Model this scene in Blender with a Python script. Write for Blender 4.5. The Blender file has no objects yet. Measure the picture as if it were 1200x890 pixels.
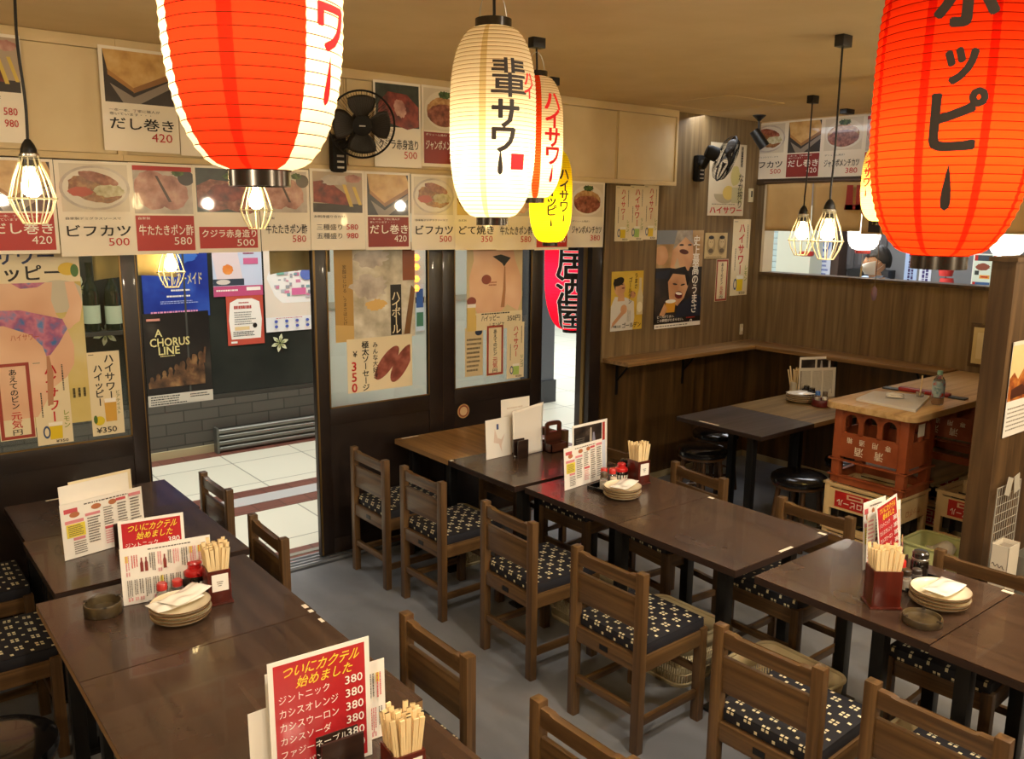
import bpy, bmesh, math, random
from mathutils import Vector, Matrix, Quaternion
random.seed(7)
PI = math.pi
sc = bpy.context.scene
COL = sc.collection

# ------------------------------------------------------------------ camera
F = 1003.793
CX, CY = 600.0, 445.0
ROT = Matrix(((0.78209, 0.10876, -0.61361), (-0.62310, 0.15291, -0.76706), (0.01041, 0.98224, 0.18736)))
CAM = Vector((0, 0, 2.05))
cd = bpy.data.cameras.new('camera'); cam = bpy.data.objects.new('camera', cd); COL.objects.link(cam)
q = ROT.to_quaternion(); q.normalize(); ROT = q.to_matrix()
cam.matrix_world = Matrix.Translation(CAM) @ ROT.to_4x4()
cd.sensor_width = 36.0; cd.sensor_fit = 'HORIZONTAL'; cd.lens = F / 1200 * 36; cd.clip_start = 0.05
sc.camera = cam

# ------------------------------------------------------------------ view, world, large lights
sc.view_settings.view_transform = 'Standard'; sc.view_settings.look = 'None'
sc.view_settings.exposure = 0.0; sc.view_settings.gamma = 1.0; sc.view_settings.use_curve_mapping = False
w = bpy.data.worlds.new('world'); sc.world = w; w.use_nodes = True
bg = w.node_tree.nodes['Background']; bg.inputs[0].default_value = (0.55, 0.5, 0.42, 1); bg.inputs[1].default_value = 0.12

def light(name, kind, loc, energy, color, size=0.1, aim=None, size_y=None, spread=None, angle=None, parent=None, blend=0.5):
    l = bpy.data.lights.new(name, kind); l.energy = energy; l.color = color
    if kind == 'AREA':
        l.size = size
        if size_y: l.shape = 'RECTANGLE'; l.size_y = size_y
        if spread: l.spread = spread
    else:
        l.shadow_soft_size = size
    if kind == 'SPOT':
        l.spot_size = angle; l.spot_blend = blend
    o = bpy.data.objects.new(name, l); COL.objects.link(o); o.location = loc
    if aim is not None:
        o.rotation_euler = (Vector(aim) - Vector(loc)).to_track_quat('-Z', 'Y').to_euler()
    if parent: o.parent = parent
    return o

WARM = (1.0, 0.72, 0.42)
# arcade street lighting (cool white tubes above the street) and unseen lights added to fill the dining room
light('arcade_light', 'AREA', (1.4, 6.0, 3.6), 210, (1.0, 0.97, 0.90), 7.0, (1.4, 6.0, 0), 1.2)
light('arcade_light', 'AREA', (8.0, 9.0, 3.8), 420, (0.95, 0.98, 1.0), 6.0, (8.0, 9.0, 0), 4.0)
light('arcade_light', 'AREA', (7.7, 4.2, 3.25), 170, (0.95, 0.97, 1.0), 1.2, (8.3, 4.2, 0), 5.0)
for lx, ly, lz, e in ((-0.5, 0.3, 2.15, 62), (1.4, -0.9, 2.15, 75), (3.3, -0.7, 2.15, 75), (5.1, 0.3, 2.15, 66), (-0.9, 2.6, 2.2, 32)):
    light('room_fill', 'POINT', (lx, ly, lz), e, (1.0, 0.84, 0.60), 0.05)      # unseen fill lights added behind and beside the viewer, brightening room and ceiling

for sx, sy, tx, ty in ((0.7, 1.1, 0.9, 2.6), (1.9, 1.0, 2.0, 2.6), (2.9, 0.5, 2.7, 1.9), (3.9, 0.6, 4.1, 2.0)):
    light('fill_spot', 'SPOT', (sx, sy, 2.78), 85, (1.0, 0.90, 0.76), 0.06, (tx, ty, 0), angle=2.0, blend=0.9)  # spots added out of view for more downward light on floor and tables

# ------------------------------------------------------------------ helpers: projection of photo points on real planes
def ray(px, py): return ROT @ Vector((px - CX, -(py - CY), -F))
def on(px, py, ax, val):
    r = ray(px, py); return CAM + r * ((val - CAM[ax]) / r[ax])
def at_depth(px, py, d): return CAM + ray(px, py) * (d / F)

# ------------------------------------------------------------------ materials
def lin(h):
    h = h.lstrip('#'); v = [int(h[i:i+2], 16) / 255 for i in (0, 2, 4)]
    return tuple(c / 12.92 if c <= 0.04045 else ((c + 0.055) / 1.055) ** 2.4 for c in v) + (1.0,)
MC = {}
def base(name):
    m = bpy.data.materials.new(name); m.use_nodes = True
    nt = m.node_tree; return m, nt, nt.nodes['Principled BSDF']
def M(h, rough=0.5, metal=0.0, coat=0.0, emit=0.0, spec=0.5, alpha=None):
    k = (h, rough, metal, coat, emit, spec)
    if k in MC: return MC[k]
    m, nt, b = base('paint_' + h)
    b.inputs['Base Color'].default_value = lin(h); b.inputs['Roughness'].default_value = rough
    b.inputs['Metallic'].default_value = metal; b.inputs['Coat Weight'].default_value = coat
    b.inputs['Specular IOR Level'].default_value = spec
    if emit:
        b.inputs['Emission Color'].default_value = lin(h); b.inputs['Emission Strength'].default_value = emit
    MC[k] = m; return m
def noise_mat(name, cols, scale=(1, 1, 1), nscale=5.0, detail=4.0, rough=0.5, coat=0.0, bump=0.0, dist=0.0, metal=0.0, coord='Object', spec=0.5, pos=None, roughvar=0):
    if name in MC: return MC[name]
    m, nt, b = base(name)
    tc = nt.nodes.new('ShaderNodeTexCoord'); mp = nt.nodes.new('ShaderNodeMapping'); mp.inputs['Scale'].default_value = scale
    nz = nt.nodes.new('ShaderNodeTexNoise'); nz.inputs['Scale'].default_value = nscale; nz.inputs['Detail'].default_value = detail; nz.inputs['Distortion'].default_value = dist
    rp = nt.nodes.new('ShaderNodeValToRGB'); e = rp.color_ramp.elements
    n = len(cols); lo, hi = 0.32, 0.68
    for i, c in enumerate(cols):
        p = pos[i] if pos else (lo + (hi - lo) * i / max(1, n - 1))
        el = e[i] if i < 2 else e.new(p)
        el.position = p; el.color = lin(c)
    L = nt.links
    L.new(tc.outputs[coord], mp.inputs['Vector']); L.new(mp.outputs[0], nz.inputs['Vector']); L.new(nz.outputs['Fac'], rp.inputs[0])
    L.new(rp.outputs[0], b.inputs['Base Color']); b.inputs['Roughness'].default_value = rough; b.inputs['Coat Weight'].default_value = coat
    b.inputs['Metallic'].default_value = metal; b.inputs['Specular IOR Level'].default_value = spec
    if bump:
        bp = nt.nodes.new('ShaderNodeBump'); bp.inputs['Strength'].default_value = bump; bp.inputs['Distance'].default_value = 0.002
        L.new(nz.outputs['Fac'], bp.inputs['Height']); L.new(bp.outputs[0], b.inputs['Normal'])
    if roughvar:
        n2 = nt.nodes.new('ShaderNodeTexNoise'); n2.inputs['Scale'].default_value = 3.0; n2.inputs['Detail'].default_value = 5
        mr = nt.nodes.new('ShaderNodeMapRange'); mr.inputs['To Min'].default_value = rough - roughvar; mr.inputs['To Max'].default_value = rough + roughvar
        L.new(tc.outputs[coord], n2.inputs['Vector']); L.new(n2.outputs['Fac'], mr.inputs['Value']); L.new(mr.outputs[0], b.inputs['Roughness'])
    MC[name] = m; return m

def wood(name, cols, axis='y', rough=0.4, coat=0.0, fine=55, bump=0.12, roughvar=0):
    s = {'x': (1.2, fine, fine), 'y': (fine, 1.2, fine), 'z': (fine, fine, 1.2)}[axis]
    return noise_mat(name, cols, s, 1.0, 5.0, rough, coat, bump, 0.6, roughvar=roughvar)

TABLE = wood('table_dark_laminate', ['#33241b', '#3f2d22', '#4a3629'], 'y', 0.27, 0.2, 26, 0.0, 0.015)
TABLEG = wood('table_grey_laminate', ['#3d3938', '#4b4648', '#575254'], 'x', 0.35, 0.1, 45, 0.03)
TABLEW = wood('table_wood_plank', ['#6d4f2e', '#8a673c', '#a27d4c'], 'y', 0.35, 0.1, 30, 0.05)
TABLEW2 = wood('table_wood_plank_long', ['#6b5634', '#866e45', '#9c8356'], 'x', 0.35, 0.1, 30, 0.05)
EDGE = M('#8b6a45', 0.5)
EDGED = M('#2a1b14', 0.45)
CHAIRW = wood('chair_oak', ['#402c17', '#563d22', '#6b4f2e'], 'z', 0.38, 0.15, 40, 0.06)
CHAIRY = wood('chair_oak_rail', ['#402c17', '#563d22', '#6b4f2e'], 'y', 0.38, 0.15, 40, 0.06)
CHAIRX = wood('chair_oak_side', ['#402c17', '#563d22', '#6b4f2e'], 'x', 0.38, 0.15, 40, 0.06)
CHARD = wood('chair_dark', ['#33210f', '#452d17', '#553a1f'], 'z', 0.38, 0.15, 40, 0.06)
CHARDY = wood('chair_dark_rail', ['#33210f', '#452d17', '#553a1f'], 'y', 0.38, 0.15, 40, 0.06)
PANEL = wood('wood_grain_wallpaper', ['#5e4b33', '#75603f', '#86704d'], 'z', 0.6, 0, 26, 0.03)
PANELD = wood('dark_wood_panelling', ['#382713', '#4c361b', '#614625'], 'z', 0.4, 0.05, 16, 0.04)
SHELFW = wood('shelf_wood', ['#70522f', '#8d6a3f', '#a17c4c'], 'y', 0.45, 0.05, 34, 0.04)
SHELFX = wood('shelf_wood_x', ['#70522f', '#8d6a3f', '#a17c4c'], 'x', 0.45, 0.05, 34, 0.04)
COUNTER = wood('counter_board', ['#b08a58', '#c9a46d', '#d6b582'], 'x', 0.4, 0.1, 26, 0.03)
PILLARW = wood('pillar_wood', ['#3f2b16', '#523b21', '#644a2c'], 'z', 0.5, 0, 20, 0.04)
BOX = wood('chopstick_box_lacquer', ['#3c130a', '#52190e', '#5e2112'], 'z', 0.3, 0.3, 30, 0.02)
CHOP = wood('bamboo', ['#e3c48a', '#f0d7a4', '#f7e4ba'], 'z', 0.55, 0, 60, 0.03)
CEIL = noise_mat('ceiling_paint', ['#d3b784', '#dcc190'], (1, 1, 1), 3, 3, 0.85)
CAB = noise_mat('cabinet_cream_paint', ['#d3bd90', '#dcc89e'], (1, 1, 1), 4, 3, 0.55)
CABT = noise_mat('cabinet_trim_paint', ['#cdb585', '#d6c093'], (1, 1, 1), 4, 3, 0.5)
FRAME = noise_mat('door_frame_dark_metal', ['#1d1512', '#261c17'], (1, 1, 1), 8, 3, 0.35, 0.1)
GOLD = M('#8d7244', 0.35, 0.8)
BLACK = M('#0e0d0d', 0.4)
BLACKG = M('#0b0b0c', 0.15, 0, 0.4)
VINYL = noise_mat('black_vinyl', ['#0c0b0b', '#141212'], (1, 1, 1), 20, 3, 0.2, 0.3)
STEEL = M('#b9b6ae', 0.3, 1.0)
WHITE = M('#efe8da', 0.4)
PAPER = M('#efe6d3', 0.32, 0, 0.5)
PAPERW = M('#f2ede2', 0.35, 0, 0.4)
CREAM = M('#eadcb8', 0.35, 0, 0.4)
INK = M('#17120f', 0.5)
RED = M('#b5231d', 0.4, 0, 0.3)
REDD = M('#8c1f1c', 0.4, 0, 0.3)
REDI = M('#c01f1c', 0.5)
YEL = M('#f3d743', 0.5)
WHT = M('#f6f1e6', 0.5)

# cushion: dark woven cloth with groups of four pale squares
def cushion_mat():
    m, nt, b = base('cushion_kasuri_cloth')
    N = nt.nodes.new; L = nt.links.new
    tc = N('ShaderNodeTexCoord'); sep = N('ShaderNodeSeparateXYZ'); L(tc.outputs['Object'], sep.inputs[0])
    def mth(op, a, bb=None, clamp=False):
        n = N('ShaderNodeMath'); n.operation = op
        for i, v in enumerate((a, bb)):
            if v is None: continue
            if hasattr(v, 'is_linked') or hasattr(v, 'links'): L(v, n.inputs[i])
            else: n.inputs[i].default_value = v
        return n.outputs[0]
    geo = N('ShaderNodeNewGeometry')
    X, Y = sep.outputs[0], sep.outputs[1]
    Z = sep.outputs[2]
    P = 0.066
    # sides show the pattern too: shift the x coordinate by height
    X = mth('ADD', X, Z)
    def cell(v, off):
        return mth('SUBTRACT', mth('MODULO', mth('ADD', v, 10.0 + off), P), P / 2)
    def near(c, r): return mth('LESS_THAN', mth('ABSOLUTE', c), r)
    def four(ox, oy):
        cx, cy = cell(X, ox), cell(Y, oy)
        ax, ay = mth('ABSOLUTE', cx), mth('ABSOLUTE', cy)
        return mth('MULTIPLY', near(mth('SUBTRACT', ax, 0.0080), 0.0052), near(mth('SUBTRACT', ay, 0.0080), 0.0052))
    def dot(ox, oy): return mth('MULTIPLY', near(cell(X, ox), 0.0055), near(cell(Y, oy), 0.0055))
    a = mth('MAXIMUM', four(0, 0), dot(P / 2, P / 2))
    nz = N('ShaderNodeTexNoise'); nz.inputs['Scale'].default_value = 300
    mix = N('ShaderNodeMix'); mix.data_type = 'RGBA'; mix.inputs[6].default_value = lin('#15141c'); mix.inputs[7].default_value = lin('#d9cda6')
    L(a, mix.inputs[0]); L(mix.outputs[2], b.inputs['Base Color']); b.inputs['Roughness'].default_value = 0.75
    return m
CUSH = cushion_mat()

def floor_mat():
    return noise_mat('grey_vinyl_floor', ['#626468', '#75777b', '#84868b'], (1.0, .5, 1), 2.2, 9, .5, 0, .02, .4, roughvar=.1)
def brick_mat(name, c1, c2, cm, w_, h_, mort, off, rough, rot=None, coord='Object'):
    m, nt, b = base(name); N = nt.nodes.new; L = nt.links.new
    tc = N('ShaderNodeTexCoord'); br = N('ShaderNodeTexBrick'); br.offset = off; br.inputs['Scale'].default_value = 1.0
    br.inputs['Brick Width'].default_value = w_; br.inputs['Row Height'].default_value = h_; br.inputs['Mortar Size'].default_value = mort
    br.inputs['Color1'].default_value = lin(c1); br.inputs['Color2'].default_value = lin(c2); br.inputs['Mortar'].default_value = lin(cm)
    mp = N('ShaderNodeMapping')
    if rot: mp.inputs['Rotation'].default_value = rot
    L(tc.outputs[coord], mp.inputs['Vector']); L(mp.outputs[0], br.inputs['Vector']); L(br.outputs['Color'], b.inputs['Base Color']); b.inputs['Roughness'].default_value = rough
    return m
def glass_mat():
    m = bpy.data.materials.new('window_glass'); m.use_nodes = True; nt = m.node_tree; nt.nodes.clear(); N = nt.nodes.new; L = nt.links.new
    o = N('ShaderNodeOutputMaterial'); t = N('ShaderNodeBsdfTransparent'); g = N('ShaderNodeBsdfGlossy'); g.inputs['Roughness'].default_value = 0.02
    t.inputs[0].default_value = (0.93, 0.95, 0.93, 1)
    fr = N('ShaderNodeFresnel'); fr.inputs['IOR'].default_value = 1.5
    mx = N('ShaderNodeMixShader'); L(fr.outputs[0], mx.inputs[0]); L(t.outputs[0], mx.inputs[1]); L(g.outputs[0], mx.inputs[2]); L(mx.outputs[0], o.inputs[0])
    return m
GLASS = glass_mat()
def clear_mat(name, col, rough=0.05):
    m, nt, b = base(name); b.inputs['Base Color'].default_value = lin(col); b.inputs['Transmission Weight'].default_value = 0.9; b.inputs['Roughness'].default_value = rough; b.inputs['IOR'].default_value = 1.35
    return m
CLEAR = clear_mat('clear_plastic', '#f2f2ee')
def paper_lamp(name, col, trans=0.75, emit=0.0):
    """thin lantern paper: lets the bulb inside shine through"""
    if name in MC: return MC[name]
    m = bpy.data.materials.new(name); m.use_nodes = True; nt = m.node_tree; nt.nodes.clear(); N = nt.nodes.new; L = nt.links.new
    o = N('ShaderNodeOutputMaterial'); d = N('ShaderNodeBsdfDiffuse'); t = N('ShaderNodeBsdfTranslucent')
    d.inputs[0].default_value = lin(col); c_ = lin(col); t.inputs[0].default_value = (c_[0] * .66, c_[1] * .66, c_[2] * .66, 1)
    mx = N('ShaderNodeMixShader'); mx.inputs[0].default_value = trans
    L(d.outputs[0], mx.inputs[1]); L(t.outputs[0], mx.inputs[2])
    out = mx.outputs[0]
    if emit:
        e = N('ShaderNodeEmission'); e.inputs[0].default_value = lin(col); e.inputs[1].default_value = emit
        ad = N('ShaderNodeAddShader'); L(out, ad.inputs[0]); L(e.outputs[0], ad.inputs[1]); out = ad.outputs[0]
    L(out, o.inputs[0]); MC[name] = m; return m

# ------------------------------------------------------------------ mesh builder
class G:
    def __init__(s): s.bm = bmesh.new(); s.mats = []
    def mi(s, m):
        if m not in s.mats: s.mats.append(m)
        return s.mats.index(m)
    def _f(s, vs, m, smooth=False):
        try: f = s.bm.faces.new(vs)
        except ValueError: return None
        f.material_index = m; f.smooth = smooth; return f
    def box(s, c, d, mat, rot=None, bev=0.0, taper=None):
        x, y, z = d[0] / 2, d[1] / 2, d[2] / 2; mi = s.mi(mat)
        t = taper or (1, 1)
        co = [(-x, -y, -z), (x, -y, -z), (x, y, -z), (-x, y, -z), (-x * t[0], -y * t[1], z), (x * t[0], -y * t[1], z), (x * t[0], y * t[1], z), (-x * t[0], y * t[1], z)]
        R = rot if rot is not None else Matrix.Identity(3)
        vs = [s.bm.verts.new(Vector(c) + R @ Vector(p)) for p in co]
        fs = [s._f([vs[i] for i in ix], mi) for ix in ((0, 3, 2, 1), (4, 5, 6, 7), (0, 1, 5, 4), (1, 2, 6, 5), (2, 3, 7, 6), (3, 0, 4, 7))]
        if bev:
            ed = list({e for f in fs for e in f.edges})
            r = bmesh.ops.bevel(s.bm, geom=ed, offset=bev, segments=2, affect='EDGES', profile=0.6)
            for f in r['faces']: f.material_index = mi; f.smooth = True
        return s
    def bx(s, x0, x1, y0, y1, z0, z1, mat, bev=0.0): return s.box(((x0 + x1) / 2, (y0 + y1) / 2, (z0 + z1) / 2), (x1 - x0, y1 - y0, z1 - z0), mat, None, bev)
    def lathe(s, prof, mat, n=32, c=(0, 0, 0), caps=True, rot=None, sx=1.0, sy=1.0, matf=None):
        R = rot if rot is not None else Matrix.Identity(3); c = Vector(c); mi = s.mi(mat); rings = []
        for r, z in prof:
            rings.append([s.bm.verts.new(c + R @ Vector((r * sx * math.cos(2 * PI * i / n), r * sy * math.sin(2 * PI * i / n), z))) for i in range(n)])
        for k in range(len(rings) - 1):
            a, b = rings[k], rings[k + 1]
            for i in range(n):
                j = (i + 1) % n
                m = mi if matf is None else s.mi(matf(k, i))
                s._f((a[i], a[j], b[j], b[i]), m, True)
        if caps:
            s._f(list(reversed(rings[0])), mi); s._f(rings[-1], mi)
        return s
    def cyl(s, p0, p1, r0, mat, r1=None, n=16, caps=True):
        p0, p1 = Vector(p0), Vector(p1); d = p1 - p0
        R = d.to_track_quat('Z', 'Y').to_matrix()
        return s.lathe([(r0, 0), (r1 if r1 is not None else r0, d.length)], mat, n, p0, caps, R)
    def tube(s, pts, r, mat, n=8, closed=False, caps=True):
        pts = [Vector(p) for p in pts]; mi = s.mi(mat); rings = []; N_ = len(pts)
        up = None
        for i, p in enumerate(pts):
            if closed: t = pts[(i + 1) % N_] - pts[i - 1]
            else: t = pts[min(i + 1, N_ - 1)] - pts[max(i - 1, 0)]
            t.normalize()
            if up is None: up = t.orthogonal().normalized()
            else:
                up = up - t * up.dot(t)
                up = up.normalized() if up.length > 1e-6 else t.orthogonal().normalized()
            sd = t.cross(up); rr = r[i] if isinstance(r, (list, tuple)) else r
            rings.append([s.bm.verts.new(p + (up * math.cos(2 * PI * k / n) + sd * math.sin(2 * PI * k / n)) * rr) for k in range(n)])
        for i in range(N_ if closed else N_ - 1):
            a, b = rings[i], rings[(i + 1) % N_]
            for k in range(n):
                l = (k + 1) % n; s._f((a[k], b[k], b[l], a[l]), mi, True)
        if caps and not closed: s._f(rings[0], mi); s._f(list(reversed(rings[-1])), mi)
        return s
    def prism(s, pts, z0, z1, mat, fr=None, bev=0.0):
        """pts 2-D outline extruded; fr = (origin, ux, uy, uz)"""
        o, ux, uy, uz = fr or (Vector((0, 0, 0)), Vector((1, 0, 0)), Vector((0, 1, 0)), Vector((0, 0, 1))); mi = s.mi(mat)
        a = [s.bm.verts.new(o + ux * p[0] + uy * p[1] + uz * z0) for p in pts]; b = [s.bm.verts.new(o + ux * p[0] + uy * p[1] + uz * z1) for p in pts]
        fs = [s._f(list(reversed(a)), mi), s._f(b, mi)]
        for i in range(len(pts)):
            j = (i + 1) % len(pts); fs.append(s._f((a[i], a[j], b[j], b[i]), mi))
        if bev:
            ed = list({e for f in fs[:2] if f for e in f.edges})
            r = bmesh.ops.bevel(s.bm, geom=ed, offset=bev, segments=2, affect='EDGES', profile=0.6)
            for f in r['faces']: f.material_index = mi
        return s
    def grid(s, fn, nu, nv, mat, smooth=True):
        mi = s.mi(mat); v = [[s.bm.verts.new(fn(i / nu, j / nv)) for j in range(nv + 1)] for i in range(nu + 1)]
        for i in range(nu):
            for j in range(nv): s._f((v[i][j], v[i + 1][j], v[i + 1][j + 1], v[i][j + 1]), mi, smooth)
        return s
    def raw(s, verts, faces, mat):
        mi = s.mi(mat); v = [s.bm.verts.new(p) for p in verts]
        for f in faces: s._f([v[i] for i in f], mi)
        return s
    def mesh(s, name):
        me = bpy.data.meshes.new(name); bmesh.ops.recalc_face_normals(s.bm, faces=s.bm.faces) if getattr(s, 'fixn', False) else None
        s.bm.to_mesh(me); s.bm.free()
        for m in s.mats: me.materials.append(m)
        try: me.set_sharp_from_angle(angle=math.radians(40))
        except Exception: pass
        return me
    def build(s, name, parent=None, loc=None, rz=None):
        o = bpy.data.objects.new(name, s.mesh(name)); COL.objects.link(o)
        if parent: o.parent = parent
        if loc is not None: o.location = loc
        if rz is not None: o.rotation_euler = (0, 0, rz)
        return o

def tag(o, label, cat, group=None):
    o['label'] = label; o['category'] = cat
    if group: o['group'] = group
    return o
def thing(name, label, cat, loc=(0, 0, 0), rz=0, group=None):
    o = bpy.data.objects.new(name, None); COL.objects.link(o); o.empty_display_size = 0.05
    o.location = loc; o.rotation_euler = (0, 0, rz); return tag(o, label, cat, group)
def struct(o): o['kind'] = 'structure'; return o
def kids(o): return [c for c in CHILD.get(o.name, [])]
def copy_tree(o, parent=None):
    c = o.copy(); COL.objects.link(c)
    if parent: c.parent = parent
    for ch in list(o.children): copy_tree(ch, c)
    return c

# ------------------------------------------------------------------ lettering
TXT = {}
def glyphs(s, bold=0.0):
    k = (s, bold)
    if k in TXT: return TXT[k]
    if bold > .009:            # brush-bold: the same strokes repeated with small shifts
        v0, f0 = glyphs(s, 0.0); d = bold * .8; v, f = [], []; nn = 4 if bold <= .032 else 8
        for i in range(nn):
            a = (i + .5) * 2 * PI / nn; n0 = len(v); v += [(x + d * math.cos(a), y + d * .8 * math.sin(a), i * .00006) for x, y in v0]; f += [tuple(j + n0 for j in q__) for q__ in f0]
        TXT[k] = (v, f); return TXT[k]
    cu = bpy.data.curves.new('t', 'FONT'); cu.body = s; cu.resolution_u = 2
    o = bpy.data.objects.new('t', cu); COL.objects.link(o)
    bpy.context.view_layer.update()
    dg = bpy.context.evaluated_depsgraph_get(); me = bpy.data.meshes.new_from_object(o.evaluated_get(dg))
    v = [(p.co.x, p.co.y) for p in me.vertices]; f = [tuple(p.vertices) for p in me.polygons]
    bpy.data.objects.remove(o); bpy.data.curves.remove(cu); bpy.data.meshes.remove(me)
    TXT[k] = (v, f); return TXT[k]
def bounds(v):
    if not v: return 0, 0, 1, 1
    xs = [p[0] for p in v]; ys = [p[1] for p in v]; return min(xs), min(ys), max(xs), max(ys)

class Paper:
    """a printed sheet: thin board with its print as flat layers on the face"""
    def __init__(s, w, h, mat=None, th=0.0016):
        s.w, s.h, s.th = w, h, th; s.g = G(); s.k = 0
        s.g.box((w / 2, h / 2, -th / 2), (w, h, th), mat or PAPER)
    def lay(s): s.k += 1; return 0.0003 * s.k
    def P(s, x, y, z): return Vector((min(1, max(0, x)) * s.w, min(1, max(0, y)) * s.h, z))
    def rect(s, x0, y0, x1, y1, mat):
        z = s.lay(); s.g.raw([s.P(x0, y0, z), s.P(x1, y0, z), s.P(x1, y1, z), s.P(x0, y1, z)], [(0, 1, 2, 3)], mat); return s
    def poly(s, pts, mat):
        z = s.lay(); s.g.raw([s.P(x, y, z) for x, y in pts], [tuple(range(len(pts)))], mat); return s
    def ell(s, cx, cy, rx, ry, mat, a0=0, a1=360, rot=0, wob=0, n=30):
        z = s.lay(); pts = []
        rr = random.Random(int(cx * 1000 + cy * 77))
        for i in range(n + (1 if a1 - a0 < 360 else 0)):
            a = math.radians(a0 + (a1 - a0) * i / n); k = 1 + wob * (rr.random() - 0.5)
            x, y = rx * math.cos(a) * k, ry * math.sin(a) * k
            c_, s_ = math.cos(math.radians(rot)), math.sin(math.radians(rot)); asp = s.w / s.h
            pts.append(s.P(cx + (x * c_ - y / asp * s_), cy + (x * asp * s_ + y * c_), z))
        s.g.raw(pts, [tuple(range(len(pts)))], mat); return s
    def text(s, t, x0, y0, x1, y1, mat, bold=0.0, slant=0.0):
        v, f = glyphs(t, bold); a, b, c, d = bounds(v); z = s.lay()
        if c - a < 1e-6: return s
        out = []
        for gv in v:
            u = (gv[0] - a) / (c - a); q_ = (gv[1] - b) / max(1e-6, d - b)
            out.append(s.P(x0 + (x1 - x0) * (u + slant * (q_ - .5)), y0 + (y1 - y0) * q_, z + (gv[2] if len(gv) > 2 else 0)))
        s.g.raw(out, f, mat); return s
    def vtext(s, t, xc, ytop, size, mat, bold=0.0, pitch=1.0, sx=1.0, ybot=0.015):
        """vertical writing; size = glyph size as a fraction of the width"""
        z = s.lay(); em = size * s.w; y = ytop * s.h; need = len(t) * em * pitch
        if need > (ytop - ybot) * s.h: em *= (ytop - ybot) * s.h / need; sx = min(1.3, sx * 1.1)
        for ch in t:
            if ch == ' ': y -= em * 0.4; continue
            v, f = glyphs(ch, bold); out = []
            for gv in v:
                u, q_ = gv[0] - 0.5, gv[1] - 0.38
                if ch in 'ー～―': u, q_ = q_, -u
                out.append(Vector((xc * s.w + u * em * sx, y - em * 0.5 + q_ * em, z + (gv[2] if len(gv) > 2 else 0))))
            s.g.raw(out, f, mat); y -= em * pitch
        return s
    def lines(s, x0, y0, x1, y1, n, mat, vert=False, fill=0.45, seed=1):
        """rows of writing too small to read"""
        r = random.Random(seed); z = s.lay(); vs = []; fs = []
        for i in range(n):
            a0, a1 = (i + 0.5 - fill / 2) / n, (i + 0.5 + fill / 2) / n; p = 0.0; e = 0.75 + 0.25 * r.random()
            while p < e:
                l = min(e - p, 0.02 + 0.06 * r.random()); k = len(vs)
                if vert:
                    xa, xb = x0 + (x1 - x0) * a0, x0 + (x1 - x0) * a1; ya, yb = y1 - (y1 - y0) * p, y1 - (y1 - y0) * (p + l)
                else:
                    xa, xb = x0 + (x1 - x0) * p, x0 + (x1 - x0) * (p + l); ya, yb = y1 - (y1 - y0) * a0, y1 - (y1 - y0) * a1
                vs += [s.P(xa, yb, z), s.P(xb, yb, z), s.P(xb, ya, z), s.P(xa, ya, z)]; fs.append((k, k + 1, k + 2, k + 3)); p += l + 0.015
        s.g.raw(vs, fs, mat); return s
    def frame(s, x0, y0, x1, y1, t, mat):
        ty = t * s.w / s.h
        s.rect(x0, y0, x1, y0 + ty, mat); s.rect(x0, y1 - ty, x1, y1, mat); s.rect(x0, y0, x0 + t, y1, mat); s.rect(x1 - t, y0, x1, y1, mat); return s
    def put(s, name, origin, right, up, label=None, cat=None, group=None, parent=None, roll=0.0):
        """origin = world position of the sheet's lower left corner"""
        right = Vector(right).normalized(); up = Vector(up).normalized(); n = right.cross(up).normalized(); up = n.cross(right)
        mt = Matrix((right, up, n)).transposed().to_4x4()
        o = bpy.data.objects.new(name, s.g.mesh(name)); COL.objects.link(o)
        mw = Matrix.Translation(Vector(origin)) @ mt
        if roll: mw = mw @ Matrix.Translation((s.w / 2, s.h, 0)) @ Matrix.Rotation(roll, 4, 'Z') @ Matrix.Translation((-s.w / 2, -s.h, 0))
        if parent: o.parent = parent
        o.matrix_local = mw
        if label: tag(o, label, cat, group)
        return o

def wall_rect(px0, py0, px1, py1, ax, val):
    """photo rectangle -> (w, h, origin lower-left) on the plane; ax 1: facade (right = +x), ax 0: side wall (right = -y)"""
    mx, my = (px0 + px1) / 2, (py0 + py1) / 2
    l, r, t, b = on(px0, my, ax, val), on(px1, my, ax, val), on(mx, py0, ax, val), on(mx, py1, ax, val)
    if ax == 1: return r.x - l.x, t.z - b.z, Vector((l.x, val, b.z)), (1, 0, 0)
    return l.y - r.y, t.z - b.z, Vector((val, l.y, b.z)), (0, -1, 0)
def sheet_at(px, ax, val, mat=None):
    w_, h_, o, r = wall_rect(*px, ax, val)
    p = Paper(w_, h_, mat); p.o, p.r = o, r; return p

# ================================================================== THE ROOM
WA, WC, ZC, YD = 4.44, 6.15, 2.83, 4.54      # poster wall plane, side wall plane, ceiling height, door plane
X0, Y0 = -1.7, -2.2
g = G(); g.bx(X0, WC, Y0, WA, -0.05, 0.0, floor_mat()); struct(g.build('floor'))
g = G(); g.bx(X0, WC + 0.1, Y0, 4.7, ZC, ZC + 0.06, CEIL); struct(g.build('ceiling'))
g = G(); g.bx(X0 - 0.1, X0, Y0, 4.6, 0, ZC, PANEL); struct(g.build('wall_left'))
g = G(); g.bx(X0, WC, Y0 - 0.1, Y0, 0, ZC, PANEL); struct(g.build('wall_back'))
# poster wall (part of the front), upper wallpaper and lower panelling
g = G(); g.bx(4.39, WC + 0.1, WA, WA + 0.14, 1.0, ZC, PANEL); g.bx(4.39, WC + 0.1, WA - 0.004, WA + 0.14, 0, 1.0, PANELD); struct(g.build('wall_front'))
g = G(); g.bx(X0, 4.39, 4.49, 4.60, 2.06, ZC, FRAME); struct(g.build('trim_1'))
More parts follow.
